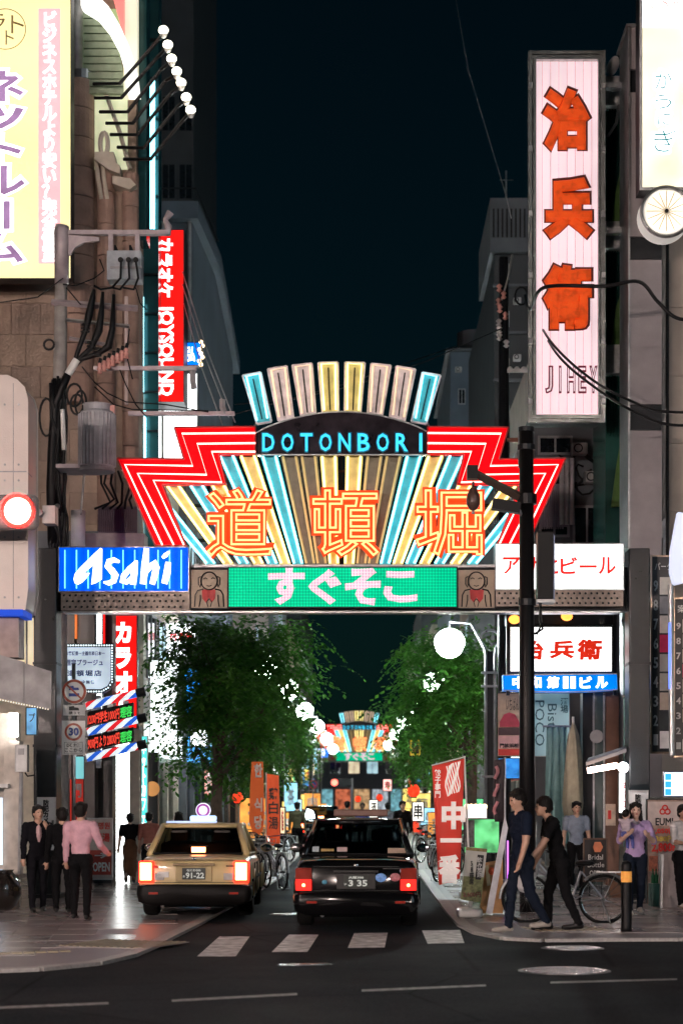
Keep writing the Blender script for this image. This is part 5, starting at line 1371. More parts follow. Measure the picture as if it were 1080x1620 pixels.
def make_tree(seed, crown, trunk_h, lobes, ntwig, label):
    """lobes: list of (centre, radii) of leafy masses; drooping twigs with paired leaves fill them"""
    rd = random.Random(seed)
    r = thing('street_tree', label, 'tree', (0,0,0), 'street trees')
    t = MB()
    t.tube([(0,0,0),(.03,.02,.5),(-.02,.0,trunk_h*.6),(.02,.03,trunk_h)], [.19,.15,.13,.11], 10)
    top = Vector((.02,.03,trunk_h))
    for c, rr in lobes:
        c = Vector(c); mid = top.lerp(c,.5)+Vector((rd.uniform(-.2,.2),rd.uniform(-.2,.2),.25))
        t.tube([top-Vector((0,0,rd.uniform(0,.5))), mid, c], [.07,.045,.015], 6)
        for k in range(5):
            e = c + Vector((rd.uniform(-1,1)*rr[0],rd.uniform(-1,1)*rr[1],rd.uniform(-.4,.8)*rr[2]))*.8
            t.tube([mid.lerp(c,rd.uniform(.2,.9)), (mid+e)/2+Vector((0,0,.15)), e], [.025,.015,.006], 5)
    obj('trunk', t, BARK, r, smooth=True)
    vs = []; fs = []
    tot = sum(a[1][0]*a[1][1]*a[1][2] for a in lobes)
    for c, rr in lobes:
        c = Vector(c)
        for k in range(int(ntwig*rr[0]*rr[1]*rr[2]/tot)):
            while True:
                u = Vector((rd.uniform(-1,1),rd.uniform(-1,1),rd.uniform(-1,1)))
                if .25 < u.length < 1: break
            if k % 14 == 0: cl = Vector((u.x*rr[0],u.y*rr[1],u.z*rr[2]))
            p = c + cl + Vector((rd.gauss(0,.17),rd.gauss(0,.17),rd.gauss(0,.11)))
            d = Vector((u.x+rd.uniform(-.4,.4), u.y+rd.uniform(-.4,.4), rd.uniform(-.5,.35))).normalized()
            L = rd.uniform(.35,1.0); n = int(L/.085)
            for i in range(n):
                d = (d + Vector((0,0,-.11))).normalized(); p = p + d*.085
                s = d.cross(Vector((0,0,1)));  s = s.normalized() if s.length > .01 else Vector((1,0,0))
                side = 1 if i % 2 else -1
                a = (d*.5 + s*side*.9 + Vector((0,0,rd.uniform(-.6,.1)))).normalized()
                w = a.cross(Vector((rd.uniform(-.6,.6),rd.uniform(-.6,.6),1))).normalized()
                l = rd.uniform(.08,.20); b = len(vs)
                vs += [p, p+a*l*.5+w*l*.24, p+a*l, p+a*l*.5-w*l*.24]; fs.append((b,b+1,b+2,b+3))
    m = MB(); m.v = [tuple(v) for v in vs]; m.f = fs
    obj('crown', m, LEAF, r)
    return r
# nearest left tree: trunk at px 345, crown hanging over the taxi
T1 = make_tree(11, None, 2.6, [((.05,0,4.6),(1.15,1.2,1.2)),((1.0,.1,4.9),(1.1,1.0,.95)),((-.5,-.1,3.7),(.6,.9,.8)),((.6,.0,3.6),(.85,.9,.8)),((1.3,.2,3.7),(.6,.8,.6)),((-.75,0,5.2),(.55,.8,.6)),((.3,.1,2.65),(.6,.7,.45)),((.95,.1,2.6),(.35,.5,.4)),((-.55,0,2.5),(.4,.6,.5))], 2500, 'leafy street tree hanging over the beige taxi on the left')
place(T1, (-3.2,41.5,.03))
T2 = make_tree(23, None, 2.9, [((-.2,0,4.9),(1.1,1.1,1.0)),((-1.0,0,4.9),(.9,.9,.85)),((-1.35,0,3.9),(.55,.7,.75)),((-.6,0,3.7),(.7,.8,.7)),((.3,.1,4.1),(.6,.8,.8)),((-.5,0,2.75),(.75,.7,.3))], 1900, 'leafy street tree behind the red banner on the right')
place(T2, (2.6,45.5,.03))
T3 = copy_tree(T1); place(T3, (-3.9,55,.03), 1.2, 'second street tree on the left, behind the near one')
T4 = copy_tree(T2); place(T4, (2.4,58,.03), 2.0, 'second street tree on the right, dark behind the near one')
T5 = copy_tree(T1); place(T5, (-3.9,69,.03), 2.6, 'third street tree on the left')
T6 = copy_tree(T2); place(T6, (2.7,73,.03), .7, 'third street tree on the right near the middle of the street')
T7 = copy_tree(T1); place(T7, (3.2,95,.03), 3.9, 'far street tree on the right before the far arch')
T8 = copy_tree(T2); place(T8, (-3.9,88,.03), 3.4, 'far street tree on the left before the far arch')
# ------------------------------------------------------------------ cars
def loft(secs, closed_ends=True):
    b = MB(); n = len(secs[0]); vs = [p for s in secs for p in s]; fs = []
    for i in range(len(secs)-1):
        for k in range(n): fs.append((i*n+k, i*n+(k+1)%n, (i+1)*n+(k+1)%n, (i+1)*n+k))
    fs.append(tuple(range(n-1,-1,-1))); fs.append(tuple((len(secs)-1)*n+k for k in range(n)))
    return b.add(vs, fs)
RUBBER = pm('tyre_rubber', (.008,.008,.008), .8, spec=.2); CHROME = pm('chrome_trim', (.75,.75,.75), .12, 1., var=.1, bump=0)
SEAT = pm('seat_cloth', (.06,.055,.05), .8)
CGL = glass('car_glass', (.55,.62,.62), .55, .015)
def car(name, label, paint, H, plate, lamp, low, roof, hw=.82, L=4.5):
    """rear at y=0 facing -y; H roof height; low: colour of the bumper; lamp: style of tail lamps"""
    r = thing(name, label, 'taxi' if roof else 'car', (0,0,0))
    zb = .62*H + .03                   # belt height
    st = [ # y, half width, z bottom, z top(centre), shoulder drop
        (.00, hw*.90, .42, zb-.06), (.03, hw*.95, .34, zb-.025), (.10, hw*.975, .29, zb), (.35, hw*.99, .24, zb+.02), (.85, hw, .22, zb+.035), (1.4, hw*1.0, .21, zb+.01),
        (2.4, hw, .21, zb-.01), (3.15, hw*.99, .22, zb-.0), (3.4, hw*.985, .23, zb-.02), (3.9, hw*.97, .25, zb-.08), (4.25, hw*.93, .28, zb-.14), (L-.08, hw*.86, .32, zb-.24), (L, hw*.8, .4, zb-.32)]
    secs = []
    for y, w, z0, z1 in st:
        c = .07
        half = [(w*.86,z0),(w*.965,z0+.05),(w*.995,z0+.14),(w,z0+(z1-z0)*.45),(w*.985,z0+(z1-z0)*.72),(w*.955,z1-.09),(w*.915,z1-.035),(w*.85,z1-.012),(w*.5,z1+.004)]
        secs.append([(x,y,z) for x,z in half] + [(-x,y,z) for x,z in reversed(half)])
    obj('body', loft(secs), paint, r, smooth=True, bevel=.012)
    # greenhouse
    wb, wr = hw*.87, hw*.70
    yb0, yr0, yr1, yb1 = .80, 1.42, 2.65, 3.35
    zr = H-.045
    base = zb+.02
    def gp(s, t):   # corner points: rear base, rear roof, front roof, front base
        return {'rb':(s*wb,yb0,base),'rr':(s*wr,yr0,zr),'fr':(s*wr,yr1,zr),'fb':(s*wb,yb1,base-.03)}[t]
    mid = .5
    pil = MB()
    for s in (-1,1):
        pil.tube([gp(s,'rb'),gp(s,'rr')], [.055,.045], 8); pil.tube([gp(s,'fb'),gp(s,'fr')], [.045,.035], 8)
        pil.tube([(s*wb,2.05,base-.01),(s*wr,2.02,zr)], .035, 6); pil.tube([gp(s,'rr'),gp(s,'fr')], .045, 8)
        pil.tube([gp(s,'rb'),(s*wb,2.05,base),gp(s,'fb')], .03, 6)
        pil.tube([(s*wb*.985,1.16,base),(s*(wb*.4+wr*.6),1.50,base+(zr-base)*.72),(s*wr,1.62,zr)], .035, 6)
    pil.tube([gp(-1,'rr'),gp(1,'rr')], .04, 8); pil.tube([gp(-1,'fr'),gp(1,'fr')], .035, 8)
    obj('pillars', pil, paint, r, smooth=True)
    # domed roof
    rv = []; rf_ = []; nx, ny = 10, 8
    for j in range(ny+1):
        for i in range(nx+1):
            u = -1+2*i/nx; v = j/ny
            rv.append((u*(wr+.03), yr0-.03+(yr1-yr0+.06)*v, zr+.045*(1-u*u*.9)*(1-(2*v-1)**2*.55)+.012))
    for j in range(ny):
        for i in range(nx): a = j*(nx+1)+i; rf_.append((a,a+1,a+nx+2,a+nx+1))
    ro = obj('roof', MB().add(rv, rf_), paint, r, smooth=True)
    sd = ro.modifiers.new('s','SOLIDIFY'); sd.thickness = .03
    rear = obj('rear_window', MB().sheet([(-wb+.03,yb0+.0,base),(wb-.03,yb0+.0,base),(wr-.02,yr0,zr),(-wr+.02,yr0,zr)]), CGL, r)
    obj('windscreen', MB().sheet([gp(-1,'fb'),gp(1,'fb'),gp(1,'fr'),gp(-1,'fr')]), CGL, r)
    for s in (-1,1):
        obj('side_window', MB().sheet([gp(s,'rb'),(s*wb,2.05,base),(s*wr,2.02,zr),gp(s,'rr')]), CGL, r)
        obj('side_window', MB().sheet([(s*wb,2.05,base),gp(s,'fb'),gp(s,'fr'),(s*wr,2.02,zr)]), CGL, r)
        mr = obj('mirror', MB().ell((s*(hw+.10),3.05,base+.06), .1,.06,.07,12,8), paint, r, smooth=True)
        obj('mirror_glass', MB().ell((s*(hw+.10),2.995,base+.06), .085,.012,.055,12,6), CHROME, mr)
        for y in (1.55,2.55): obj('door_handle', MB().box(*sorted((s*(hw*.985),s*(hw*1.01))), y, y+.16, zb-.13, zb-.10), CHROME, r)
        for y in (1.22,2.08,3.05): obj('door_seam', MB().box(*sorted((s*hw*.99,s*hw*1.003)), y, y+.008, .3, zb-.1), BLACK, r)
        obj('side_strip', MB().box(*sorted((s*hw*.99,s*hw*1.012)), .45, 4.0, .52, .56), low, r)
    # bumper, boot seam, number plate
    bz = loft([[(x*hw*k,y,z) for x,z in ((.80,.20),(.97,.25),(1.0,.36),(.99,.47),(.9,.5),(-.9,.5),(-.99,.47),(-1.0,.36),(-.97,.25),(-.80,.20))] for y,k in ((-.09,.88),(-.07,.96),(0,1.0),(.35,1.015))])
    obj('bumper', bz, low, r, smooth=True)
    obj('under_tray', MB().box(-hw*.7,hw*.7,.1,3.9,.17,.24), BLACK, r)
    obj('exhaust', MB().cyl((-.45,-.02,.2),(-.45,.5,.2), .03, n=10), CHROME, r)
    rec = obj('plate_recess', MB().box(-.26,.26,-.03,.06,.54,.76), pm('plate_recess_'+name, tuple(c*.8 for c in paint.node_tree.nodes['Color Ramp'].color_ramp.elements[0].color[:3]) , .4), r, bevel=.01)
    pl_ = obj('number_plate', MB().box(-.165,.165,-.045,-.03,.57,.735), pm('black_plate_green',(.012,.018,.014),.35), rec)
    for s, (a,b,c,d) in plate:
        me = text_mesh(s, .03); fit_text(me, a,b,c,d, -.052, .005); obj('plate_lettering', me, em('plate_lettering',(.8,.85,.8),.35), pl_)
    obj('plate_garnish', MB().box(-.30,.30,-.045,.02,.765,.80), pm('garnish_'+name, (.3,.22,.13) if lamp == 'bright' else (.05,.05,.05), .25, .4), r, bevel=.006)
    obj('boot_seam', MB().box(-hw*.86,hw*.86,-.012,.0,.522,.53), BLACK, r)
    for s in (-1,1):
        x0, x1 = sorted((s*hw*.70, s*hw*.96))
        tl = obj('tail_lamp', MB().box(x0,x1,-.035,.10,.52,.83), E_TAILR if lamp == 'bright' else pm('tail_lens_dark',(.25,.03,.02),.15), r, bevel=.02)
        if lamp == 'bright':
            obj('lamp_core', MB().box(x0+.02,x1-.03,-.045,-.03,.56,.81), E_TAIL, tl, bevel=.01)
        else:
            obj('lamp_lower', MB().box(x0+.005,x1-.005,-.045,-.03,.53,.675), em('dim_tail_red',(1.,.02,.015),2.2), tl, bevel=.01)
            obj('lamp_core', MB().ell(((x0+x1)/2+s*-.0,-.05,.60), .022,.01,.022,10,6), em('tail_bulb',(1.,.3,.1),12.), tl)
    if lamp == 'bright':
        hl = obj('high_brake_lamp', MB().box(-.10,.10,yb0+.03,yb0+.12,base+.03,base+.12), E_TAIL, r)
        obj('lamp_hood', MB().box(-.13,.13,yb0+.02,yb0+.16,base+.12,base+.14), BLACK, hl)
    seal = [(-wb+.05,yb0-.012,base+.03),(wb-.05,yb0-.012,base+.03),(wr-.03,yr0-.012,zr-.03),(-wr+.03,yr0-.012,zr-.03)]
    obj('window_seal', MB().tube(seal, .014, 6, True), BLACK, r)
    obj('boot_trim', MB().box(-hw*.68,hw*.68,-.018,.0,.845,.853), CHROME, r)
    if lamp == 'bright': obj('bumper_lip', MB().box(-hw*.93,hw*.93,-.085,-.06,.485,.495), CHROME, r)
    obj('emblem', MB().ell((0,-.02,.865), .03,.01,.022,12,6), CHROME, r)
    for s in (-1,1):
        obj('bumper_reflector', MB().box(*sorted((s*hw*.62,s*hw*.78)), -.098,-.08,.36,.39), pm('reflector_red',(.3,.02,.01),.2), r)
        if lamp == 'bright': obj('reverse_lamp', MB().box(*sorted((s*hw*.52,s*hw*.69)), -.03,.02,.56,.66), pm('clear_lens',(.5,.48,.46),.15), r, bevel=.008)
    # wheels
    for s in (-1,1):
        for y in (.95,3.65):
            x = s*(hw-.13); w = obj('wheel', MB().lathe([(.2,-.11),(.28,-.115),(.315,-.08),(.32,0),(.315,.08),(.28,.115),(.2,.11)], (0,0,0), 24), RUBBER, r, smooth=True)
            w.location = (x,y,.32); w.rotation_euler = (0,PI/2,0)
            rm = obj('rim', MB().lathe([(.05,-.10),(.19,-.105),(.205,-.08),(.205,.08),(.19,.105),(.05,.10)], (0,0,0), 20), STEEL, w)
            ar = obj('wheel_arch', MB().tube([(s*(hw+.002),y+.36*math.cos(a*PI/12),.31+.36*math.sin(a*PI/12)) for a in range(13)], .028, 6), paint, r, smooth=True)
            obj('arch_shadow_gap', MB().side([(y+.345*math.cos(a*PI/12),.27+.345*math.sin(a*PI/12)) for a in range(13)], *sorted((s*(hw-.01),s*(hw+.004)))), BLACK, r)
    # inside
    def seat(x, y, w):
        s_ = obj('seat', MB().box(x-w/2,x+w/2,y,y+.14,.45,base+.18), SEAT, r, bevel=.05, seg=3)
        for dx in ((0,) if w < .8 else (-.32,.32)):
            obj('headrest', MB().box(x+dx-.13,x+dx+.13,y,y+.09,base+.20,base+.36), SEAT, s_, bevel=.035, seg=3)
    seat(-.36,2.25,.5); seat(.36,2.25,.5); seat(0,1.28,1.2)
    obj('parcel_shelf', MB().box(-wb+.06,wb-.06,yb0+.12,1.3,base-.005,base+.012), SEAT, r)
    obj('rear_mirror', MB().box(-.11,.11,2.9,2.93,zr-.16,zr-.10), BLACK, r)
    return r
GOLD = pm('beige_gold_paint', (.58,.44,.21), .35, .0, var=.08, bump=0, coat=.35)
CARB = pm('black_car_paint', (.0035,.0035,.004), .14, .0, var=.2, bump=0, coat=.35, spec=.3)
BUMPB = pm('black_bumper', (.004,.0035,.0035), .55, spec=.2)
DKRED = BUMPB
YT = 27.2
tx = car('beige_taxi', 'beige taxi with glaring brake lights pulled up at the left kerb', GOLD, 1.36, [('なにわ500',(-.10,.10,.685,.72)),('91-22',(-.115,.15,.585,.67)),('あ',(-.155,-.125,.60,.63))], 'bright', BUMPB, True)
# roof lamp
rl = obj('roof_lamp', MB().box(-.20,.20,1.75,1.95,1.385,1.47), em('roof_lamp_blue_white',(.55,.75,1.),1.3), tx, bevel=.03, seg=3)
obj('roof_lamp_disc', MB().cyl((0,1.80,1.55),(0,1.88,1.55), .115, n=26), em('roof_disc_white',(.85,.85,1.),.8), rl)
obj('disc_ring', MB().tube([(.085*math.cos(i*PI/12),1.79,1.55+.085*math.sin(i*PI/12)) for i in range(24)], .016, 6, True), em('magenta_ring',(.35,.05,.35),.8), rl)
obj('lamp_plinth', MB().box(-.55,.2,1.72,1.98,1.36,1.385), em('roof_strip_blue',(.5,.6,1.),1.2), rl)
for (a,b,c,d,mt,nm) in ((-.52,-.36,.60,.68,WHITE,'boot_sticker'),(-.62,-.52,.735,.76,INKR,'boot_emblem'),(.46,.58,.755,.77,CHROME,'boot_badge')):
    obj(nm, MB().box(a,b,-.03,.0,c,d), mt, tx)
place(tx, (X(307,YT),YT,.026), .012)
YK = 25.3
bkx = car('black_taxi', 'glossy black taxi stopped at the crossing in the middle of the street', CARB, 1.47, [('大阪300',(-.10,.10,.685,.72)),('3 35',(-.10,.15,.585,.67)),('い',(-.155,-.125,.60,.63))], 'dim', CARB, True, hw=.84)
rs_ = obj('roof_lamp', MB().box(-.35,.42,1.75,1.95,1.50,1.60), pm('brown_roof_sign',(.16,.08,.06),.4), bkx, bevel=.02)
for i,(x,z,rr,cl) in enumerate(((.33,.70,.075,(.15,.35,.8)),(.52,.705,.07,(.45,.14,.16)),(.62,.79,.04,(.5,.5,.7)),(-.42,.64,.035,(.1,.4,.6)))):
    obj('boot_sticker', MB().ell((x,-.02,z), rr,.012,rr*.8,14,6), pm('sticker_%d' % i, cl, .4, var=.5, scale=30), bkx)
obj('badge', MB().box(.36,.66,-.03,.0,.815,.83), CHROME, bkx)
for (a,b,c,d,nm,cl) in ((-.62,-.53,.06,.13,'window_sticker',(.5,.55,.6)),(-.5,-.32,.065,.10,'window_sticker',(.5,.35,.15)),(-.28,-.14,.06,.12,'window_sticker',(.6,.45,.45)),(.42,.70,.04,.11,'window_notice',(.45,.33,.26))):
    t0 = (c)/(.52); yy = lambda z: .80+(z/.5)*.62-.012; z0 = .62*1.47+.05
    obj(nm, MB().add([(a,yy(c),z0+c),(b,yy(c),z0+c),(b,yy(d),z0+d),(a,yy(d),z0+d)], [(0,1,2,3)]), pm('ws_%d' % int(a*100), cl, .5), bkx)
place(bkx, (X(563,YK),YK,0), -.015)
# cars further down the street
fc = car('dark_far_car', 'dark car with red tail lights far down the street', CARB, 1.5, [('12-07',(-.115,.15,.585,.67))], 'bright', BUMPB, False)
place(fc, (X(507,72),72,0), 0)

# ------------------------------------------------------------------ bicycles
def bicycle(fr):
    r = thing('bicycle', 'x', 'bicycle', (0,0,0), 'parked bicycles')
    for y in (-.53,.53):
        w = obj('wheel', MB().tube([(0,y+.33*math.cos(i*PI/14),.33+.33*math.sin(i*PI/14)) for i in range(28)], .019, 6, True), RUBBER, r, smooth=True)
        s = MB().tube([(0,y+.305*math.cos(i*PI/14),.33+.305*math.sin(i*PI/14)) for i in range(28)], .009, 5, True)
        for i in range(16):
            a = i*PI/8; s.cyl((.02*(-1)**i,y,.33),(0,y+.3*math.cos(a),.33+.3*math.sin(a)), .0035, n=4)
        s.cyl((-.05,y,.33),(.05,y,.33), .02, n=8); obj('rim_and_spokes', s, CHROME, w)
        obj('mudguard', MB().tube([(0,y+.37*math.cos(a*PI/16),.33+.37*math.sin(a*PI/16)) for a in (range(4,17) if y < 0 else range(0,11))], .02, 6), STEEL, r)
    f = MB(); bb_ = (0,-.08,.30); hd = (0,.36,.82); st_ = (0,-.22,.72); ra = (0,-.53,.33)
    for a,b,q in ((hd,bb_,.02),((0,.38,.72),(0,-.15,.48),.018),(st_,bb_,.018),(st_,ra,.012),(bb_,ra,.012),((0,.345,.9),(0,.40,.66),.022)): f.cyl(a,b,q,n=8)
    obj('frame', f, fr, r)
    fk = MB()
    for s in (-.05,.05): fk.tube([(s,.40,.66),(s,.45,.5),(s,.53,.33)], .012, 6)
    obj('fork', fk, fr, r)
    obj('handlebar', MB().tube([(-.28,.16,.98),(-.27,.28,1.02),(-.1,.36,1.0),(.1,.36,1.0),(.27,.28,1.02),(.28,.16,.98)], .013, 6).cyl((0,.345,.9),(0,.355,1.0), .014, n=6), CHROME, r)
    for s in (-1,1): obj('grip', MB().cyl((s*.28,.16,.98),(s*.275,.24,1.0), .018, n=8), BLACK, r)
    obj('saddle', MB().ell((0,-.27,.83), .09,.14,.045,12,8).cyl((0,-.22,.70),(0,-.25,.82), .014, n=8), BLACK, r, smooth=True)
    bk_ = MB()
    for z in (.70,.78,.86,.94): 
        w = .15+(z-.7)*.12; bk_.tube([(-w,.46,z),(w,.46,z),(w,.74,z),(-w,.74,z)], .006, 4, True)
    for i in range(7):
        for y in (.46,.74): bk_.cyl((-.15+i*.05,y,.70),(-.18+i*.06,y,.94), .004, n=4)
        bk_.cyl((-.15+i*.05,.46,.70),(-.15+i*.05,.74,.70), .004, n=4)
    obj('basket', bk_, STEEL, r)
    obj('rear_rack', MB().box(-.07,.07,-.78,-.42,.70,.715).cyl((-.06,-.7,.7),(-.04,-.53,.33), .006, n=5).cyl((.06,-.7,.7),(.04,-.53,.33), .006, n=5), STEEL, r)
    obj('crank', MB().cyl((-.05,-.08,.30),(.05,-.08,.30), .07, n=14).cyl((.06,-.08,.30),(.09,.06,.22), .012, n=6).cyl((-.06,-.08,.30),(-.09,-.22,.38), .012, n=6), STEEL, r)
    obj('stand', MB().tube([(-.1,-.5,.32),(-.12,-.62,.02),(.12,-.62,.02),(.1,-.5,.32)], .008, 5), STEEL, r)
    return r
bc = bicycle(pm('bike_frame_silver',(.3,.3,.32),.3,.7))
bspots = [(-1.72,36.5,.35,'bicycle parked closest to the beige taxi'),(-2.3,37.6,.5,'bicycle parked under the hanging tree, second from the taxi'),(-2.4,39.2,.4,'third bicycle from the taxi in the left row'),(-2.35,41,.55,'fourth bicycle from the taxi in the left row'),
          (-2.4,44,.3,'fifth bicycle from the taxi in the left row'),(-2.4,48,.4,'sixth bicycle in the left row behind the orange banner'),(-2.3,53,.5,'last bicycle in the left row'),
          (1.75,40,-.4,'bicycle parked left of the red banner'),(1.9,43,-.5,'second bicycle behind the red banner'),(1.85,47,-.35,'third bicycle in the right row'),(1.8,52,-.5,'fourth bicycle in the right row'),(1.8,58,-.4,'last bicycle in the right row'),
          (X(893,26.3),26.3,1.45,'bicycle standing behind the two walking men, its wheel showing')]
for i,(x,y,rz,lab) in enumerate(bspots):
    b = bc if i == 0 else copy_tree(bc)
    place(b, (x,y,.03), rz, lab)

# ------------------------------------------------------------------ banners, boards, street furniture
def cloth(name, pts, Y, mat, par, nx=6, nz=16, amp=.04):
    """quad banner given by four pixel corners (tl,tr,br,bl), with folds and thickness"""
    v = []; f = []
    for j in range(nz+1):
        for i in range(nx+1):
            u, w = i/nx, j/nz
            px = (pts[0][0]*(1-u)+pts[1][0]*u)*(1-w)+(pts[3][0]*(1-u)+pts[2][0]*u)*w
            py = (pts[0][1]*(1-u)+pts[1][1]*u)*(1-w)+(pts[3][1]*(1-u)+pts[2][1]*u)*w
            p = W(px,py,Y); v.append((p.x,p.y+amp*math.sin(u*5+w*4)*(.3+w),p.z))
    for j in range(nz):
        for i in range(nx): a = j*(nx+1)+i; f.append((a,a+1,a+nx+2,a+nx+1))
    o = obj(name, MB().add(v,f), mat, par, smooth=True)
    s = o.modifiers.new('s','SOLIDIFY'); s.thickness = .006
    return o
YN = 33.0
RC = em('red_banner_cloth', (1.,.09,.06), .16, base=(.6,.06,.045), var=.2)  # banner cloth with a faint glow in place of light on it
nb = thing('red_banner', 'tall red nobori banner with white characters at the right kerb', 'banner', (X(742,YN),YN,.03))
obj('pole', MB().cyl((X(744,YN),YN,.03),W(734,1196,YN), .017, n=8), WHITE, nb); obj('cross_bar', MB().cyl(W(682,1211,YN),W(736,1197,YN), .012, n=6), WHITE, nb)
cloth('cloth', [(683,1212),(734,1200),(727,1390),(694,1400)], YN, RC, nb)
CW = em('banner_white', (1.,.82,.75), .45, base=(.75,.65,.6))
txt('餃子専門', (687,1217,697,1262), YN-.10, CW, nb, bold=.02, vertical=True, depth=.01)
ll = MB()
for k in range(9):
    ll.tube([W(706+k*2.4+2*math.sin(i*1.3+k),1212+i*8-k,YN-.10) for i in range(7)], .012, 5)
obj('dragon_drawing', ll, CW, nb)
for ch, rc in zip('中一番', ((698,1268,736,1312),(696,1326,730,1333),(692,1352,728,1398))): txt(ch, rc, YN-.12, CW, nb, 'letter', bold=.055, depth=.01)
obj('base_tank', MB().box(X(726,YN),X(756,YN),YN-.25,YN+.25,.03,.14), LGREY, nb, bevel=.03)
ob = thing('orange_banner', 'narrow orange banner with black characters above the bicycles', 'banner', (X(421,40),40,.03))
obj('pole', MB().cyl((X(421,40),40,.03),W(421,1222,40), .016, n=8), WHITE, ob)
cloth('cloth', [(422,1224),(441,1227),(443,1339),(422,1337)], 40, em('orange_cloth',(1.,.13,.04),.28,base=(.65,.12,.05)), ob)  # orange cloth likewise carries a painted-in glow
for ch, y0 in zip('鶏白湯', (1246,1268,1292)): txt(ch, (425,y0,440,y0+20), 39.9, TINK, ob, 'letter', bold=.02, depth=.01)
ko = thing('korean_board_sign', 'orange brown surfboard shaped sign with white Korean letters', 'sign', (X(406,40),40.4,.03))
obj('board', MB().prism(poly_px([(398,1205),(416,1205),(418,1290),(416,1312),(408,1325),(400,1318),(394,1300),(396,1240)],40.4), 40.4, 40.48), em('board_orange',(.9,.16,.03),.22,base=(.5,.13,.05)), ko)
obj('post', MB().cyl((X(407,40.5),40.5,.03),W(407,1318,40.5), .03, n=8), DARK, ko)
for ch, y0 in zip('한식당', (1208,1262,1290)): txt(ch, (402,y0,415,y0+22), 40.38, INKW, ko, 'letter', bold=.05, depth=.012)
# rolling sign stand
ss = thing('price_stand', 'tilted standing price sign on a white water base at the right corner', 'signboard', (X(741,27.6),27.6,.03))
Yw = 27.6
obj('panel', MB().prism(poly_px([(737,1340),(770,1343),(760,1428),(728,1423)],Yw), Yw, Yw+.06), pm('stand_print',(.5,.5,.46),.5,var=.1), ss)
obj('top_strip', MB().prism(poly_px([(737,1340),(770,1343),(769.5,1348),(736.5,1345)],Yw), Yw-.012, Yw), pm('stand_brown',(.25,.2,.08),.6,var=.6,scale=20), ss)
obj('green_strip', MB().prism(poly_px([(733,1386),(765,1388),(760,1428),(728,1423)],Yw), Yw-.01, Yw), pm('stand_green',(.25,.27,.12),.6,var=.6,scale=20), ss)
obj('black_strip', MB().prism(poly_px([(755,1352),(765,1353),(760,1392),(751,1391)],Yw), Yw-.014, Yw), TINK, ss)
txt('58座席', (742,1362,749,1400), Yw-.02, TINK, ss, bold=.03, vertical=True, depth=.008); txt('飲み放題', (754,1356,762,1388), Yw-.025, INKW, ss, bold=.0, vertical=True, depth=.008)
txt('2,600円', (732,1411,760,1420), Yw-.02, pm('maroon_ink',(.2,.04,.04),.5), ss, bold=.03, depth=.008)
obj('post', MB().cyl(W(744,1424,Yw+.05),W(743,1440,Yw+.05), .03, n=8), WHITE, ss)
obj('base', MB().box(X(722,Yw),X(762,Yw),Yw-.2,Yw+.25,.03,.17), WHITE, ss, bevel=.05, seg=3)
gb = sign('green_lit_board', 'lit green and white menu board behind the black post', 'signboard', (733,1295,790,1350), 34.5, em('green_lit_face',(.22,.95,.35),.62,var=.7,scale=4), .12, DARK, .015)
obj('dark_part', rect_mb((734,1297,750,1340), 34.485, .012), pm('photo_dark',(.12,.12,.12),.4,var=.8,scale=10), gb)
obj('leg', rect_mb((738,1350,741,1400), 34.5, .05), DARK, gb); obj('leg', rect_mb((783,1350,786,1400), 34.5, .05), DARK, gb)
bw = sign('white_canopy_lights', 'row of white bulbs over the green menu board', 'light', (735,1278,770,1295), 34.3, em('white_canopy_face',(1.,.97,.9),1.4), .2, LGREY, .012)
for i in range(5): obj('bulb', MB().ell(W(738+i*7,1276,34.2), .05,.05,.05,10,6), E_WARM, bw)
wb_ = thing('leaning_white_board', 'white plank leaning beside the price stand', 'plank', (X(776,27),27,.03))
obj('plank', MB().prism(poly_px([(768,1445),(778,1448),(803,1310),(798,1290)],27), 27, 27.04), pm('white_plank',(.6,.6,.64),.4), wb_)
ob2 = thing('orange_crate_board', 'orange brown board standing behind the price stand', 'board', (X(775,28.2),28.2,.03))
obj('panel', MB().prism(poly_px([(765,1365),(795,1360),(795,1445),(758,1445)],28.2), 28.2, 28.25), pm('orange_board',(.5,.24,.08),.5), ob2)
obj('flag', MB().prism(poly_px([(767,1370),(772,1368),(776,1400),(770,1402)],28.1), 28.1, 28.12), pm('cream_tag',(.6,.5,.3),.5), ob2); obj('knob', MB().ell(W(777,1378,28.1), .05,.04,.06,10,6), pm('orange_knob',(.7,.1,.03),.4), ob2)
# pink upright fabric banners by the pole
pb = thing('black_pink_banner', 'black banner with pink brush drawing beside the black pole', 'banner', (X(788,30.5),30.5,.03))
cloth('cloth', [(781,1203),(797,1200),(800,1300),(782,1300)], 30.5, pm('black_pink_cloth',(.05,.035,.04),.7), pb)
obj('pole', MB().cyl((X(799,30.5),30.5,.03),W(798,1198,30.5), .014, n=8), STEEL, pb)
for k in range(3): obj('brush_mark', MB().tube([W(784+3*math.sin(i+k),1212+k*28+i*5,30.4) for i in range(5)], .03, 6), pm('pink_brush',(.6,.25,.27),.6), pb)
obj('magenta_light', rect_mb((801.5,1330,804,1400), 30.4, .03), em('magenta_strip',(.7,.2,1.),1.6), pb)
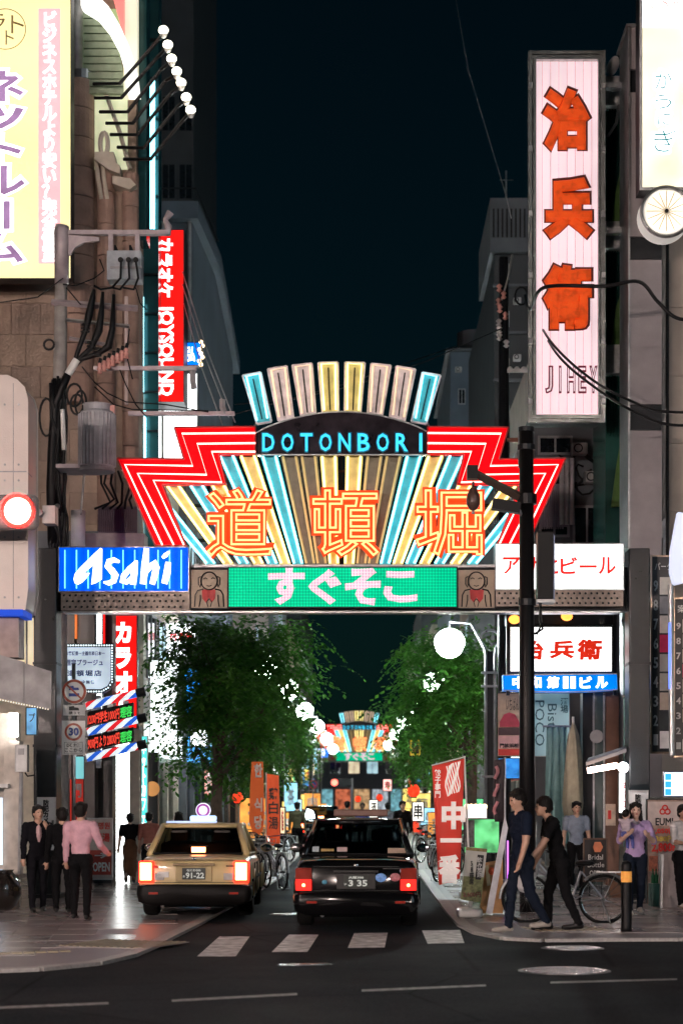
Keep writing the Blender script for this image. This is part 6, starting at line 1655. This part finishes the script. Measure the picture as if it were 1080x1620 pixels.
# closed parasol and curtain
pa = thing('closed_parasol', 'closed cream parasol standing before the dark pillars', 'parasol', (X(905,36.1),36.1,.03))
prof = [(.02,-.05),(.13,.02),(.17,.35),(.15,.9),(.13,1.3),(.09,1.65),(.03,1.85),(.02,1.9)]
pv = MB(); n = 20
zb0 = Z(1300,36.1)
for rr, z in prof:
    for k in range(n):
        a = 2*PI*k/n; q = rr*(1+.28*math.sin(a*5+z)); pv.v.append((X(906,36.1)+q*math.cos(a), 36.1+q*math.sin(a), zb0+z))
for i in range(len(prof)-1):
    for k in range(n): pv.f.append((i*n+k, i*n+(k+1)%n, (i+1)*n+(k+1)%n, (i+1)*n+k))
obj('canopy', pv, pm('cream_canvas',(.42,.38,.28),.8,var=.2), pa, smooth=True)
obj('pole', MB().cyl((X(906,36.1),36.1,.03),(X(906,36.1),36.1,zb0+2.0), .025, n=8), WHITE, pa)
obj('foot', MB().lathe([(.28,0),(.28,.06),(.06,.1),(.05,.25)], (X(906,36.1),36.1,.03), 18), DARK, pa)
cu = thing('pale_teal_curtain', 'long pale teal curtain hanging behind the parasol', 'curtain', W(880,1330,36.6))
v = []; f = []
for j in range(13):
    for i in range(25):
        u, w = i/24, j/12; p = W(864+(896-864)*u+ (6*w if u>.5 else -4*w),1150+185*w,36.6); v.append((p.x,p.y+.06*math.sin(u*22+w),p.z))
for j in range(12):
    for i in range(24): a = j*25+i; f.append((a,a+1,a+26,a+25))
co = obj('cloth', MB().add(v,f), pm('teal_curtain_cloth',(.20,.36,.36),.75,var=.2), cu, smooth=True); s_ = co.modifiers.new('s','SOLIDIFY'); s_.thickness = .008
obj('rail', MB().cyl(W(858,1149,36.6),W(902,1149,36.6), .02, n=8), STEEL, cu)
dp = thing('dark_pillar_row', 'dark shop pillars with steel edges right of the parasol', 'shopfront', (X(945,36.5),36.5,0))
for a,b,mt in ((921,937,DARK),(940,953,pm('dark_teal_pier',(.03,.06,.06),.35)),(957,978,pm('brown_door',(.16,.07,.04),.5))): obj('pier', rect_mb((a,1096,b,1400), 36.5, .4), mt, dp)
for px in (938.5,955): obj('steel_edge', rect_mb((px-1,1100,px+1,1395), 36.42, .1), STEEL, dp)
obj('paper_notice', rect_mb((957,1272,973,1306), 36.4, .012), pm('notice_cream',(.6,.45,.35),.6,var=.3,scale=9), dp)
obj('red_mark', rect_mb((961,1282,966,1296), 36.385, .012), INKR, dp); obj('wall_vent', MB().cyl(W(943,1165,36.4),W(943,1165,36.3), .13, n=16), GREY, dp)
tp = thing('teal_downpipe', 'pale teal pipe running down beside the right arch leg', 'pipe', (X(989,34.2),34.2,0))
obj('pipe', MB().cyl(W(989,868,34.2),W(989,1340,34.2), .05, n=10), pm('teal_pipe_paint',(.25,.42,.42),.35,.3), tp, smooth=True)
for py in (980,1100,1230): obj('pipe_clip', rect_mb((983,py,995,py+3), 34.12, .06), STEEL, tp)
# awning with striplight
al = thing('striplight_awning', 'small awning with a glaring warm striplight beside the right arch leg', 'awning', W(955,1226,34))
obj('roof', MB().add([W(926,1212,32.6),W(990,1190,32.6),W(990,1186,34.4),W(930,1205,34.4),W(926,1206,32.6),W(990,1184,32.6),W(990,1180,34.4),W(930,1199,34.4)], [(0,1,2,3),(4,7,6,5),(0,4,5,1),(1,5,6,2),(2,6,7,3),(3,7,4,0)]), pm('awning_grey',(.3,.29,.3),.6), al)
obj('tube', MB().cyl(W(929,1219,32.6),W(975,1211,32.6), .05, n=10), em('warm_striplight',(1.,.72,.60),38.), al)
obj('spot', MB().ell(W(985,1214,32.6), .09,.08,.09,12,8), em('white_spot',(1.,.95,.97),45.), al)
# standing chalkboard
cb_ = thing('chalk_board', 'black chalkboard reading OPEN with an orange hexagon on legs', 'chalkboard', (X(942,33.5),33.5,.03))
Yk = 33.5
obj('board', rect_mb((924,1328,959,1393), Yk, .05), pm('chalk_black',(.025,.022,.022),.6), cb_); obj('frame', frame_mb((922,1326,961,1395), Yk-.015, .08, .025), pm('dark_wood',(.10,.05,.03),.5), cb_)
obj('hexagon', MB().prism(poly_px([(936+1,1340),(940,1332),(949,1332),(953,1340),(949,1348),(940,1348)],Yk), Yk-.012, Yk), pm('orange_hex',(.75,.25,.12),.5), cb_)
for s, rc in (('Bridal',(930,1352,953,1360)),('Bottle',(929,1364,955,1372)),('OPEN',(932,1377,952,1386))): txt(s, rc, Yk-.012, INKW, cb_, bold=0, depth=.008)
for px in (932,951): obj('leg', MB().cyl(W(px,1395,Yk+.02),(X(px,Yk),Yk+.02,.03), .012, n=6), DARK, cb_)
wb2 = thing('wooden_crate', 'brown wooden crate beside the chalkboard', 'crate', (X(970,33.2),33.2,.03))
for i in range(5): obj('slat', MB().box(X(962,33.2),X(979,33.2),33.0,33.02,.05+i*.09,.13+i*.09), pm('crate_wood',(.18,.09,.05),.7), wb2)
obj('body', MB().box(X(962,33.2)+.01,X(979,33.2)-.01,33.02,33.3,.03,.5), pm('crate_wood',(.18,.09,.05),.7), wb2)
# bollard
YO = 24.6
bo = thing('bollard', 'black bollard with an orange reflector band at the right kerb', 'bollard', (X(990,YO),YO,.03))
obj('post', MB().lathe([(.075,0),(.072,.05),(.068,.8),(.068,.86),(.055,.9),(.02,.915)], (X(990,YO),YO,.03), 18), BLACK, bo, smooth=True)
obj('reflector', MB().lathe([(.0695,.64),(.0705,.645),(.0705,.775),(.0695,.78)], (X(990,YO),YO,.03), 18), em('orange_reflector',(1.,.45,.1),.25,base=(.8,.35,.08),var=.6,scale=20), bo)  # the band's glint is put in as a weak glow
# grey bin at the right and menu props
gbx = thing('grey_cabinet', 'tall grey tapered cabinet beside the menu board', 'cabinet', (X(1062,30),30,.03))
obj('body', MB().prism(poly_px([(1049,1352),(1076,1348),(1078,1436),(1046,1436)],30), 30, 30.5), pm('cabinet_rose',(.26,.22,.22),.6), gbx, bevel=.01)
obj('edge', MB().prism(poly_px([(1046,1352),(1049,1352),(1047,1436),(1044,1436)],29.98), 29.98, 30.1), STEEL, gbx); obj('plinth', rect_mb((1043,1436,1080,1440), 29.95, .6), DARK, gbx)
bt = thing('bottle_crate', 'dark green bottle crate beside the grey cabinet', 'crate', (X(1037,30.3),30.3,.03))
obj('crate', rect_mb((1029,1398,1045,1437), 30.3, .3), pm('crate_green',(.01,.07,.06),.5), bt, bevel=.01)
for i in range(3): obj('bottle', MB().lathe([(.03,0),(.03,.12),(.012,.18),(.012,.24)], W(1032+i*5,1398,30.45), 10), pm('green_bottle',(.02,.10,.05),.1), bt)
# things far down the street
for (nm,lab,cat,rc,Y,mt,tx_,tm) in (
   ('yellow_blade_sign','small yellow blade sign hanging far down the left side','sign',(481,1216,494,1235),110,em('yb',(1.,.8,.15),.8),'焼肉',INKR),
   ('yellow_shop_sign','yellow slanting shop sign among the right trees','sign',(647,1169,666,1197),62,em('ys',(.9,.65,.08),.45),'麺',TINK),
   ('white_lantern_sign','white lit sign with black brush strokes by the right bicycles','sign',(651,1268,671,1300),50,em('wls',(1.,.95,.88),2.),'串',TINK),
   ('white_stand_sign','white lit stand sign in the middle distance','sign',(583,1265,598,1294),70,em('wss',(1.,.95,.85),1.7),'酒',TINK),
   ('red_white_sign','red and white lit sign high in the middle distance','sign',(605,1232,620,1252),90,em('rws',(1.,.5,.45),1.6),'寿',INKR),
   ('pink_lit_sign','pinkish lit sign far down the street at the left','sign',(322,1216,338,1260),52,em('pls',(1.,.45,.35),.9),'酒場',INKW),
   ('cream_lit_sign','cream lit upright sign behind the orange banner','sign',(442,1276,452,1320),46,em('cls',(1.,.75,.45),1.4),'鮨',INKR),
   ('cool_lit_sign','pale blue upright sign far down the left side','sign',(470,1264,478,1296),75,em('cools',(.6,.9,1.),1.3),'薬',INKB)):
    q = sign(nm, lab, cat, rc, Y, mt, .2, DARK, .03)
    txt(tx_, (rc[0]+3,rc[1]+4,rc[2]-3,rc[3]-4), Y-.03, tm, q, bold=.03, vertical=len(tx_)>1 and rc[3]-rc[1] > rc[2]-rc[0])
for i,(px,py,Y,rr,lab) in enumerate(((654,1251,50,.16,'round red paper lantern above the white brush sign'),(540,1236-0,135,.0,''),(376,1262,46,.13,'red paper lantern through the left tree'),(600,1262,80,.14,'red paper lantern in the middle distance'),(566,1264,95,.15,'far red paper lantern near the end of the street'))):
    if not rr: continue
    p = W(px,py,Y); r = thing('paper_lantern', lab, 'lantern', p, 'red paper lanterns')
    lm = MB()
    lm.lathe([(rr*.5,-rr),(rr*.85,-rr*.65),(rr,-rr*.2),(rr,rr*.2),(rr*.85,rr*.65),(rr*.5,rr)], p, 16); obj('paper', lm, em('lantern_red',(1.,.06,.02),1.1,var=.5,scale=9), r, smooth=True)
    obj('cap', MB().cyl(p+Vector((0,0,rr)),p+Vector((0,0,rr*1.2)), rr*.55, n=12), BLACK, r); obj('cap', MB().cyl(p-Vector((0,0,rr*1.2)),p-Vector((0,0,rr)), rr*.55, n=12), BLACK, r)
    obj('cord', MB().cyl(p+Vector((0,0,rr*1.2)),p+Vector((0,0,rr*1.2+.4)), .008, n=5), BLACK, r)
fs_ = thing('far_traffic_signal', 'small red traffic signal far down the street', 'traffic signal', (X(545,140),140,0))
p = W(529,1238,140)
obj('red_lens', MB().ell(p, .24,.06,.24,16,8), em('far_red',(1.,.12,.08),6.), fs_); obj('housing', MB().box(p.x-.4,p.x+1.2,140.05,140.3,p.z-.3,p.z+.3), DARK, fs_)
obj('post', MB().cyl((X(556,140),140.3,0),(X(556,140),140.3,p.z+.3), .09, n=8), STEEL, fs_)
nps = thing('no_parking_sign', 'round blue no parking sign far down the left side', 'traffic sign', (X(495,100),100,0))
p = W(495,1241,100); obj('disc', MB().cyl(p,p+Vector((0,.04,0)), .24, n=20), pm('np_blue',(.03,.08,.4),.4), nps); obj('rim', MB().tube([(p.x+.2*math.cos(i*.33),99.98,p.z+.2*math.sin(i*.33)) for i in range(19)], .03, 5, True), INKR, nps)
obj('bar', MB().obox(p+Vector((0,-.02,0)), .42,.02,.06, Euler((0,.78,0)).to_matrix()), INKR, nps); obj('post', MB().cyl((p.x,100.06,0),(p.x,100.06,p.z+.3), .035, n=8), STEEL, nps)
# ------------------------------------------------------------------ people
SKIN = pm('skin', (.52,.31,.22), .5, var=.08, bump=.03); SKIN2 = pm('skin_pale', (.62,.40,.31), .5, var=.08, bump=.03)
HAIR = pm('black_hair', (.010,.008,.007), .5, bump=.5, bscale=90, spec=.2); EYEM = pm('eye_dark', (.01,.01,.01), .2); LIP = pm('lip', (.40,.14,.11), .45)
def person(label, loc, rz, h, pose, cols, hair='short', skirt=None, fine=.0125, extra=None, name='person', group=None):
    """one body mesh: tapered limbs and masses fused by a voxel remesh, colours by nearest mass. Faces -y."""
    g = lambda k, d=0.: pose.get(k, d)
    pr = []   # (kind, a, b, ra, rb, mat)
    top, bot, shoe, skin = cols['top'], cols['bot'], cols['shoe'], cols.get('skin', SKIN)
    mats = [skin, top, bot, shoe, EYEM, LIP] + ([cols['in']] if 'in' in cols else [])
    V = Vector
    def cap(a,b,ra,rb,m): pr.append(('c',V(a),V(b),ra*h,rb*h,m))
    def ell(c,r,m,R=None): pr.append(('e',V(c),V(r)*h,R,0,m))
    hipz = .515*h; lean = g('lean'); 
    def fwd(v, a): # rotate a down/up vector about x so that +a swings forward (-y)
        return Matrix.Rotation(-a, 3, 'X') @ V(v) if v[2] < 0 else Matrix.Rotation(a, 3, 'X') @ V(v)
    pel = V((0,0,hipz)); feet = []
    for s, k in ((-1,'l'),(1,'r')):
        a, kn = g(k+'h'), g(k+'k')
        hp = pel + V((s*.052*h,0,-.005*h)); d1 = fwd((0,0,-1), a); d1 = (d1+V((s*g('spread',.04),0,0))).normalized()
        kp = hp + d1*.235*h; d2 = fwd((0,0,-1), a-kn); an = kp + d2*.235*h
        cap(hp,kp,.058,.039,2); cap(kp,kp.lerp(an,.35),.037,.036,2); cap(kp.lerp(an,.35),an,.036,.028,2)
        ell(hp+V((0,.025*h,-.02*h)),(.055,.05,.06),2)
        fa = g(k+'f'); fd = (Matrix.Rotation(fa,3,'X') @ V((0,-1,0)))
        if skirt: ell(an+V((0,0,.05*h)),(.022,.022,.05),0)
        cap(an+V((0,.018*h,-.020*h)), an+fd*.085*h+V((0,0,-.026*h)), .022, .019, 3); cap(an+fd*.06*h+V((0,0,-.026*h)), an+fd*.115*h+V((0,0,-.029*h)), .022,.017,3)
        feet.append(an.z-.046*h); feet.append((an+fd*.1*h).z-.046*h)
    R = Matrix.Rotation(lean,3,'X') if lean else Matrix.Identity(3)
    T = lambda x,y,z: pel + R @ (V((x,y,z-.515))*h)
    wd = g('wide',1.)
    ell(pel+V((0,.004*h,.01*h)),(.088*wd,.062,.06),2); ell(T(0,.0,.60),(.083*wd,.057,.085),1,R); ell(T(0,.002,.70),(.098*wd,.066,.10),1,R); ell(T(0,.005,.77),(.105*wd,.058,.06),1,R)
    cap(T(-.085*wd,.005,.805),T(.085*wd,.005,.805),.036,.036,1)
    cap(T(-.055,.005,.815),T(.055,.005,.815),.036,.036,1)
    if cols.get('hem'): ell(T(0,0,.55),(.092*wd,.066,.07),1,R)
    if 'in' in cols: ell(T(0,-.055,.74),(.022,.022,.085),6,R)
    neck = T(0,.0,.83); hr = Matrix.Rotation(g('ht'),3,'Z') @ Matrix.Rotation(g('hn'),3,'X')
    hc = T(0,-.012-.01*lean,.93)+V((0,-.03*h*lean,0))
    hs = g('hs',1.)
    HH = lambda x,y,z: hc + hr @ (V((x,y,z))*h*hs)
    cap(neck,hc+V((0,.008*h,-.03*h)),.033,.031,0)
    def hell(c,r,m,R=None): ell(c,tuple(q*hs for q in r),m,R)
    hell(hc,(.046,.056,.066),0,hr); hell(HH(0,-.018,-.035),(.034,.036,.034),0,hr); hell(HH(0,-.040,-.056),(.016,.014,.012),0,hr)
    cap(HH(0,-.052,.002),HH(0,-.060,-.016),.0055*hs,.0080*hs,0)
    for s in (-1,1):
        hell(HH(s*.047,.004,-.006),(.007,.014,.019),0,hr); hell(HH(s*.018,-.0515,.004),(.0058,.0042,.0040),4,hr); hell(HH(s*.024,-.040,-.018),(.014,.012,.012),0,hr)
    hell(HH(0,-.0525,-.036),(.013,.007,.005),5,hr)
    hands = {}
    for s, k in ((-1,'l'),(1,'r')):
        sp = T(s*.112*wd,.005,.805); a, o, e = g(k+'a'), g(k+'o',.12), g(k+'e',.25); tw = g(k+'t')
        def swing(a_):
            d = fwd((0,0,-1), a_); return d
        d1 = (R @ swing(a)).normalized() if False else swing(a); d1 = (d1 + V((s*o,0,0))).normalized()
        el = sp + d1*.172*h
        d2 = swing(a+e); d2 = (d2 + V((s*o*.6 - s*tw,0,0))).normalized()
        wr = el + d2*.142*h
        sl = cols.get('sleeve',.5)     # where the sleeve ends: 0.5 upper arm, 1 elbow, 2 wrist
        cap(sp,el,.033,.026,1 if sl >= 1 else 0); 
        if sl < 1: cap(sp,sp.lerp(el,.62),.040,.036,1)
        cap(el,wr,.0255,.018,1 if sl >= 2 else 0)
        if sl >= 2: cap(el,el.lerp(wr,.95),.030,.025,1)
        if sl >= 1: cap(sp,el,.037,.031,1)
        # hand: palm, four curled fingers, thumb from the side
        up = d2.cross(V((1,0,0))); up = up.normalized() if up.length > .1 else V((0,1,0)); sd = d2.cross(up).normalized()
        pc = wr + d2*.030*h; cap(wr,wr+d2*.045*h,.0165,.019,0)
        ell(pc,(.012,.020,.026),0)
        curl = g(k+'c',.5)
        for i in range(4):
            b0 = wr + d2*.050*h + sd*(i-1.5)*.0105*h; ln = (.040,.046,.043,.034)[i]
            m1 = b0 + (d2*math.cos(curl*.6)+up*math.sin(curl*.6)).normalized()*ln*.5*h; m2 = m1 + (d2*math.cos(curl*1.6)+up*math.sin(curl*1.6)).normalized()*ln*.5*h
            cap(b0,m1,.0056,.0052,0); cap(m1,m2,.0052,.0045,0)
        t0 = wr + d2*.018*h - sd*s*.018*h; cap(t0, t0+(d2*.8-sd*s*.7+up*.4).normalized()*.036*h, .0075,.0055,0)
        hands[k] = wr + d2*.06*h
    if skirt:
        for z0,z1,r0,r1 in ((.56,.45,.088,.098),(.45,.33,.098,.105),(.33,skirt,.105,.112)): cap((0,0,z0*h),(0,0,z1*h),r0,r1*.92,2)
    low = min(feet)
    # build, fuse
    b = MB()
    for p in pr:
        if p[0] == 'c':
            _,a,c,ra,rb,_m = p
            b.ell(a,ra,ra,ra,12,8); b.ell(c,rb,rb,rb,12,8)
            if (c-a).length > 1e-4: b.tube([a,c],[ra,rb],12)
        else: b.ell(p[1],p[2].x,p[2].y,p[2].z,16,10,p[3])
    me = b.mesh('body_raw'); o = bpy.data.objects.new('tmp', me); COL.objects.link(o)
    rm = o.modifiers.new('r','REMESH'); rm.mode = 'VOXEL'; rm.voxel_size = fine
    sm = o.modifiers.new('s','SMOOTH'); sm.factor = .5; sm.iterations = 2
    dg = bpy.context.evaluated_depsgraph_get(); ev = o.evaluated_get(dg); m2 = bpy.data.meshes.new_from_object(ev)
    bpy.data.objects.remove(o)
    n = len(m2.polygons); cen = np.empty(n*3); m2.polygons.foreach_get('center', cen); cen = cen.reshape(n,3)
    best = np.full(n,1e9); idx = np.zeros(n,int)
    for p in pr:
        if p[0] == 'c':
            _,a,c,ra,rb,m_ = p; a_ = np.array(a); d_ = np.array(c)-a_; L2 = max(1e-9,d_@d_); t = np.clip((cen-a_)@d_/L2,0,1)
            dist = np.linalg.norm(cen-(a_+t[:,None]*d_),axis=1)-(ra+(rb-ra)*t)
        else:
            q = cen-np.array(p[1]); Rm = np.array(p[3]) if p[3] is not None else np.eye(3); q = (q@Rm)/np.array(p[2]); l = np.linalg.norm(q,axis=1); dist = (l-1)*min(p[2]); m_ = p[5]
        if m_ in (4,5): dist = dist-.0015
        k = dist < best; best[k] = dist[k]; idx[k] = m_
    from mathutils import noise as mn
    nv = len(m2.vertices); co = np.empty(nv*3); m2.vertices.foreach_get('co', co); co = co.reshape(nv,3); nr = np.empty(nv*3); m2.vertex_normals.foreach_get('vector', nr); nr = nr.reshape(nv,3)
    ls = np.empty(n,np.int32); m2.polygons.foreach_get('loop_total', ls); lv = np.empty(len(m2.loops),np.int32); m2.loops.foreach_get('vertex_index', lv)
    isc = np.zeros(nv,bool); isc[lv[np.repeat((idx==1)|(idx==2), ls)]] = True
    for i_ in np.nonzero(isc)[0]:
        x_, y_, z_ = co[i_]; co[i_] += nr[i_]*(mn.noise((x_*9,y_*9,z_*17+5))*.010 + abs(mn.noise((x_*22+3,y_*22,z_*34)))*.009)*(h/1.65)
    m2.vertices.foreach_set('co', co.ravel())
    m2.materials.clear()
    for mm in mats: m2.materials.append(mm)
    m2.polygons.foreach_set('material_index', idx.astype(np.int32)); m2.polygons.foreach_set('use_smooth', [True]*n); m2.update()
    r = thing(name, label, 'person', (0,0,0), group)
    obj('body', m2, None, r)
    # hair: a shell over the skull
    hb = MB(); rd = random.Random(int(h*1000))
    hb.ell(HH(0,.012,.018),.053*h*hs,.058*h*hs,.060*h*hs,20,12,hr); hb.ell(HH(0,.022,-.008),.050*h*hs,.048*h*hs,.052*h*hs,16,10,hr)
    for i in range(9):
        a = -1.3+2.6*i/8; q = HH(.047*math.sin(a),-.044*math.cos(a)+.006,.043+rd.uniform(-.006,.006)); hb.ell(q,.014*h*hs,.012*h*hs,.017*h*hs,8,6)
    for s in (-1,1): hb.ell(HH(s*.047,.008,.012),.010*h*hs,.022*h*hs,.024*h*hs,8,6,hr)
    if hair == 'bob': hb.ell(HH(0,.024,-.03),.056*h*hs,.046*h*hs,.055*h*hs,16,10,hr)
    if hair == 'bun': hb.ell(HH(0,.05,.045),.026*h*hs,.026*h*hs,.026*h*hs,12,8,hr)
    if hair == 'long':
        for s in (-1,1): hb.ell(HH(s*.045,.012,-.06),.018*h*hs,.03*h*hs,.085*h*hs,10,10,hr)
        hb.ell(HH(0,.032,-.07),.052*h*hs,.032*h*hs,.10*h*hs,16,10,hr)
    if hair == 'bald': hb = MB(); hb.ell(HH(0,.016,.014),.0475*h*hs,.055*h*hs,.056*h*hs,16,10,hr)
    hm = hb.mesh('hair_raw'); ho = bpy.data.objects.new('tmp', hm); COL.objects.link(ho)
    rm = ho.modifiers.new('r','REMESH'); rm.mode = 'VOXEL'; rm.voxel_size = .012
    dg = bpy.context.evaluated_depsgraph_get(); hm2 = bpy.data.meshes.new_from_object(ho.evaluated_get(dg)); bpy.data.objects.remove(ho)
    nv = len(hm2.vertices); co = np.empty(nv*3); hm2.vertices.foreach_get('co', co); co = co.reshape(nv,3); nr = np.empty(nv*3); hm2.vertex_normals.foreach_get('vector', nr); nr = nr.reshape(nv,3)
    for i_ in range(nv): co[i_] += nr[i_]*.014*abs(mn.noise((co[i_][0]*40,co[i_][1]*40,co[i_][2]*16)))*h/1.65
    hm2.vertices.foreach_set('co', co.ravel())
    hm2.polygons.foreach_set('use_smooth',[True]*len(hm2.polygons))
    obj('hair', hm2, cols.get('hair',HAIR), r)
    r.location = (loc[0],loc[1],loc[2]-low); r.rotation_euler = (0,0,rz)
    if extra: extra(r, T, HH, hands)
    r['_h'] = 0
    del r['_h']
    return r, hands, V((loc[0],loc[1],loc[2]-low))

C = lambda n,c,**k: pm(n,c,k.get('rough',.85),var=k.get('var',.15),scale=12,bump=.4,bscale=60,spec=.12)
SUIT = C('black_suit',(.007,.007,.010)); DENIM = C('dark_denim',(.010,.015,.028)); BLKT = C('black_cotton',(.006,.006,.007)); NAVY = C('navy_tee',(.008,.013,.028))
PINK = C('pink_shirt',(.62,.36,.42),rough=.7); GREYT = C('grey_tee',(.22,.26,.33)); LAV = C('lavender_knit',(.42,.30,.52)); SALM = C('salmon_shirt',(.42,.16,.12)); BRNS = C('brown_skirt',(.17,.09,.05))
SHOEB = pm('black_shoe',(.012,.011,.011),.3); SHOEW = pm('pale_shoe',(.38,.34,.30),.6); SHIRTW = C('white_shirt',(.62,.58,.58)); TIE = C('pink_tie',(.6,.4,.42))
PZ = .032
def at(px, py): g_ = G(px,py); return (g_.x, g_.y, PZ)

# three men on the left pavement
person('man in a black suit holding a hand to his face at the left', at(60,1446), .35, 1.62, dict(lh=.12,rh=-.12,rk=.1,ra=.55,re=2.15,rt=.55,ro=.1,la=.05,le=.3,lean=.03,ht=.2), dict(top=SUIT,bot=SUIT,shoe=SHOEB,sleeve=2,hem=1,**{'in':TIE}))
person('man in dark clothes seen from behind beside the pink shirted man', at(99,1449), PI+.2, 1.58, dict(lh=.1,rh=-.15,rk=.2,la=.2,ra=-.1,lean=.05,hn=.1), dict(top=BLKT,bot=BLKT,shoe=SHOEB,sleeve=2,hem=1))
person('man in a pink shirt walking away on the left pavement', at(128,1459), PI-.12, 1.66, dict(lh=-.05,lk=.05,rh=.20,rk=.35,ra=.02,re=.3,ro=.10,la=.15,le=.9,lo=.3,ht=-.1), dict(top=PINK,bot=BLKT,shoe=SHOEB,sleeve=2,skin=SKIN))
person('woman in a dark top and brown skirt walking into the bright doorway', at(206,1400), PI+.1, 1.42, dict(lh=.1,rh=-.12,rk=.2,lo=.25,ro=.2,spread=.01), dict(top=BLKT,bot=BRNS,shoe=SHOEB,sleeve=.5,skin=SKIN2), hair='bun', skirt=.2)
person('person in a salmon shirt seen from behind beside the taxi', at(236,1402), PI-.1, 1.45, dict(lh=.1,rh=-.1,lean=.03), dict(top=SALM,bot=BLKT,shoe=SHOEB,sleeve=1))
person('person with long dark hair behind the taxi roof lamp', at(283,1398), PI, 1.45, dict(lh=.1,rh=-.1), dict(top=BLKT,bot=BLKT,shoe=SHOEB,sleeve=2), hair='long')
# right corner
person('man in a dark blue tee striding past the black pole', at(824,1479), -PI/2+.35, 1.84, dict(lh=.20,lk=.10,rh=-.16,rk=.4,la=-.18,le=.15,ra=.12,re=.22,lean=.04,hn=.22), dict(top=NAVY,bot=DENIM,shoe=SHOEW,sleeve=.5,hem=1))
def bag(r, T, HH, hands):
    h_ = hands['r']
    prof = [(.02,.0),(.10,-.06),(.15,-.16),(.16,-.27),(.12,-.34),(.03,-.36)]
    bagm = pm('white_plastic_bag',(.6,.6,.62),.35,bump=.5,bscale=14)
    q = bpy.data.objects.new('plastic_bag', MB().lathe(prof,(0,0,0),14).mesh('bag',True)); q.data.materials.append(bagm); link(q)
    M_ = Matrix.Translation(r.location) @ Euler(r.rotation_euler).to_matrix().to_4x4()
    q.location = M_ @ h_ ; q.scale = (.75,1.,1.)
    tag(q, 'white plastic bag hanging from the stooping man\'s hand', 'bag')
person('stooping man in black carrying a white plastic bag', at(884,1476), -PI/2+.1, 1.78, dict(lh=.30,lk=.30,rh=-.16,rk=.25,lean=.24,ra=.50,re=.18,la=.15,le=.3,hn=.1), dict(top=BLKT,bot=BLKT,shoe=SHOEB,sleeve=.5,hem=1), extra=bag)
person('man in a grey tee facing the camera behind the chalkboard', at(911,1412), .12, 1.66, dict(lh=.02,rh=-.02,lo=.16,ro=.16), dict(top=GREYT,bot=BLKT,shoe=SHOEB,sleeve=.5,hem=1))
person('woman in a lavender sweater carrying a baby at the right', at(1004,1450), .05, 1.66, dict(lh=.16,lk=.1,rh=-.16,rk=.2,la=.5,le=1.55,lt=.55,ra=.42,re=1.6,rt=.75,lo=.25,ro=.25,hn=-.05), dict(top=LAV,bot=DENIM,shoe=SHOEW,sleeve=1,hem=1,skin=SKIN2), hair='long')
BABYC = C('baby_white_cloth',(.5,.42,.48)); BABB = C('baby_blue_cloth',(.12,.14,.42))
pg = at(1000,1450)
person('baby in white and blue held in the woman\'s arms', (X(989,pg[1]-.22),pg[1]-.24,.99), PI-.5, .68, dict(lh=1.2,lk=1.0,rh=1.2,rk=1.0,la=1.2,ra=1.2,le=.4,re=.4,wide=1.25,hn=-.1,hs=1.75), dict(top=BABYC,bot=BABB,shoe=BABYC,sleeve=2,skin=SKIN2), hair='bald', fine=.007, name='baby')
person('person in a white shirt and dark vest cut by the right edge', at(1079,1440), .5, 1.62, dict(lh=.1,rh=-.1,ra=.5,re=1.5,rt=.4,la=.3,le=1.2), dict(top=SHIRTW,bot=BLKT,shoe=SHOEW,sleeve=1))
# driver and far walkers
person('taxi driver seen through the rear window of the beige taxi', (X(309,YT)+.36,YT+2.55,.12), PI, 1.5, dict(lh=1.45,lk=1.3,rh=1.45,rk=1.3,la=.8,ra=.8,le=.7,re=.7), dict(top=SHIRTW,bot=BLKT,shoe=SHOEB,sleeve=2), fine=.014)
for i,(px,Y,h_,rz,mt,lab) in enumerate(((549,62,1.66,PI,C('brown_coat',(.1,.07,.04)),'pedestrian in a brown coat far behind the black taxi'),(573,66,1.6,0,C('blue_coat',(.03,.08,.4)),'pedestrian in bright blue far behind the black taxi'),(613,58,1.62,PI,C('grey_coat',(.2,.2,.24)),'pedestrian in grey on the right side of the street'),(636,52,1.68,.3,BLKT,'pedestrian in black by the right trees'),(470,56,1.64,PI,C('olive_coat',(.1,.1,.06)),'pedestrian in olive on the left side of the street'))):
    person(lab, (X(px,Y),Y,.03), rz, h_, dict(lh=.2,rh=-.2,rk=.25,la=-.2,ra=.2), dict(top=mt,bot=BLKT,shoe=SHOEB,sleeve=2,hem=1), fine=.024, group='pedestrians far down the street')

# lamps added out of view, to light the facades from the viewer's side
def added_fill_lamp(x, y, lab, rz, w):
    r = thing('added_fill_lamp', lab, 'street lamp', (0,0,0), 'added fill lamps out of view')
    obj('pole', MB().tube([(0,0,0),(0,0,4.),(0,0,7.7)], [.12,.09,.06], 12), GREY, r, smooth=True)
    obj('lamp_globe', MB().ell((0,0,8.0), .25,.25,.25,16,10), em('added_fill_lamp_%d' % int(w), (1.,.80,.72), w, var=0), r, smooth=True)
    obj('lamp_cap', MB().lathe([(.28,.0),(.2,.08),(.05,.16)], (0,0,8.22), 14), DARK, r)
    place(r, (x,y,.03), rz)
added_fill_lamp(-12., 9, 'added fill lamp standing out of view near the left corner', 0, 1700.)
added_fill_lamp(-27., -20, 'added fill lamp across the road behind the viewer, far left', 0, 10500.)
added_fill_lamp(-14., -23, 'added fill lamp across the road behind the viewer, left', 0, 10500.)
added_fill_lamp(16., -23, 'added fill lamp across the road behind the viewer, right', 0, 6500.)
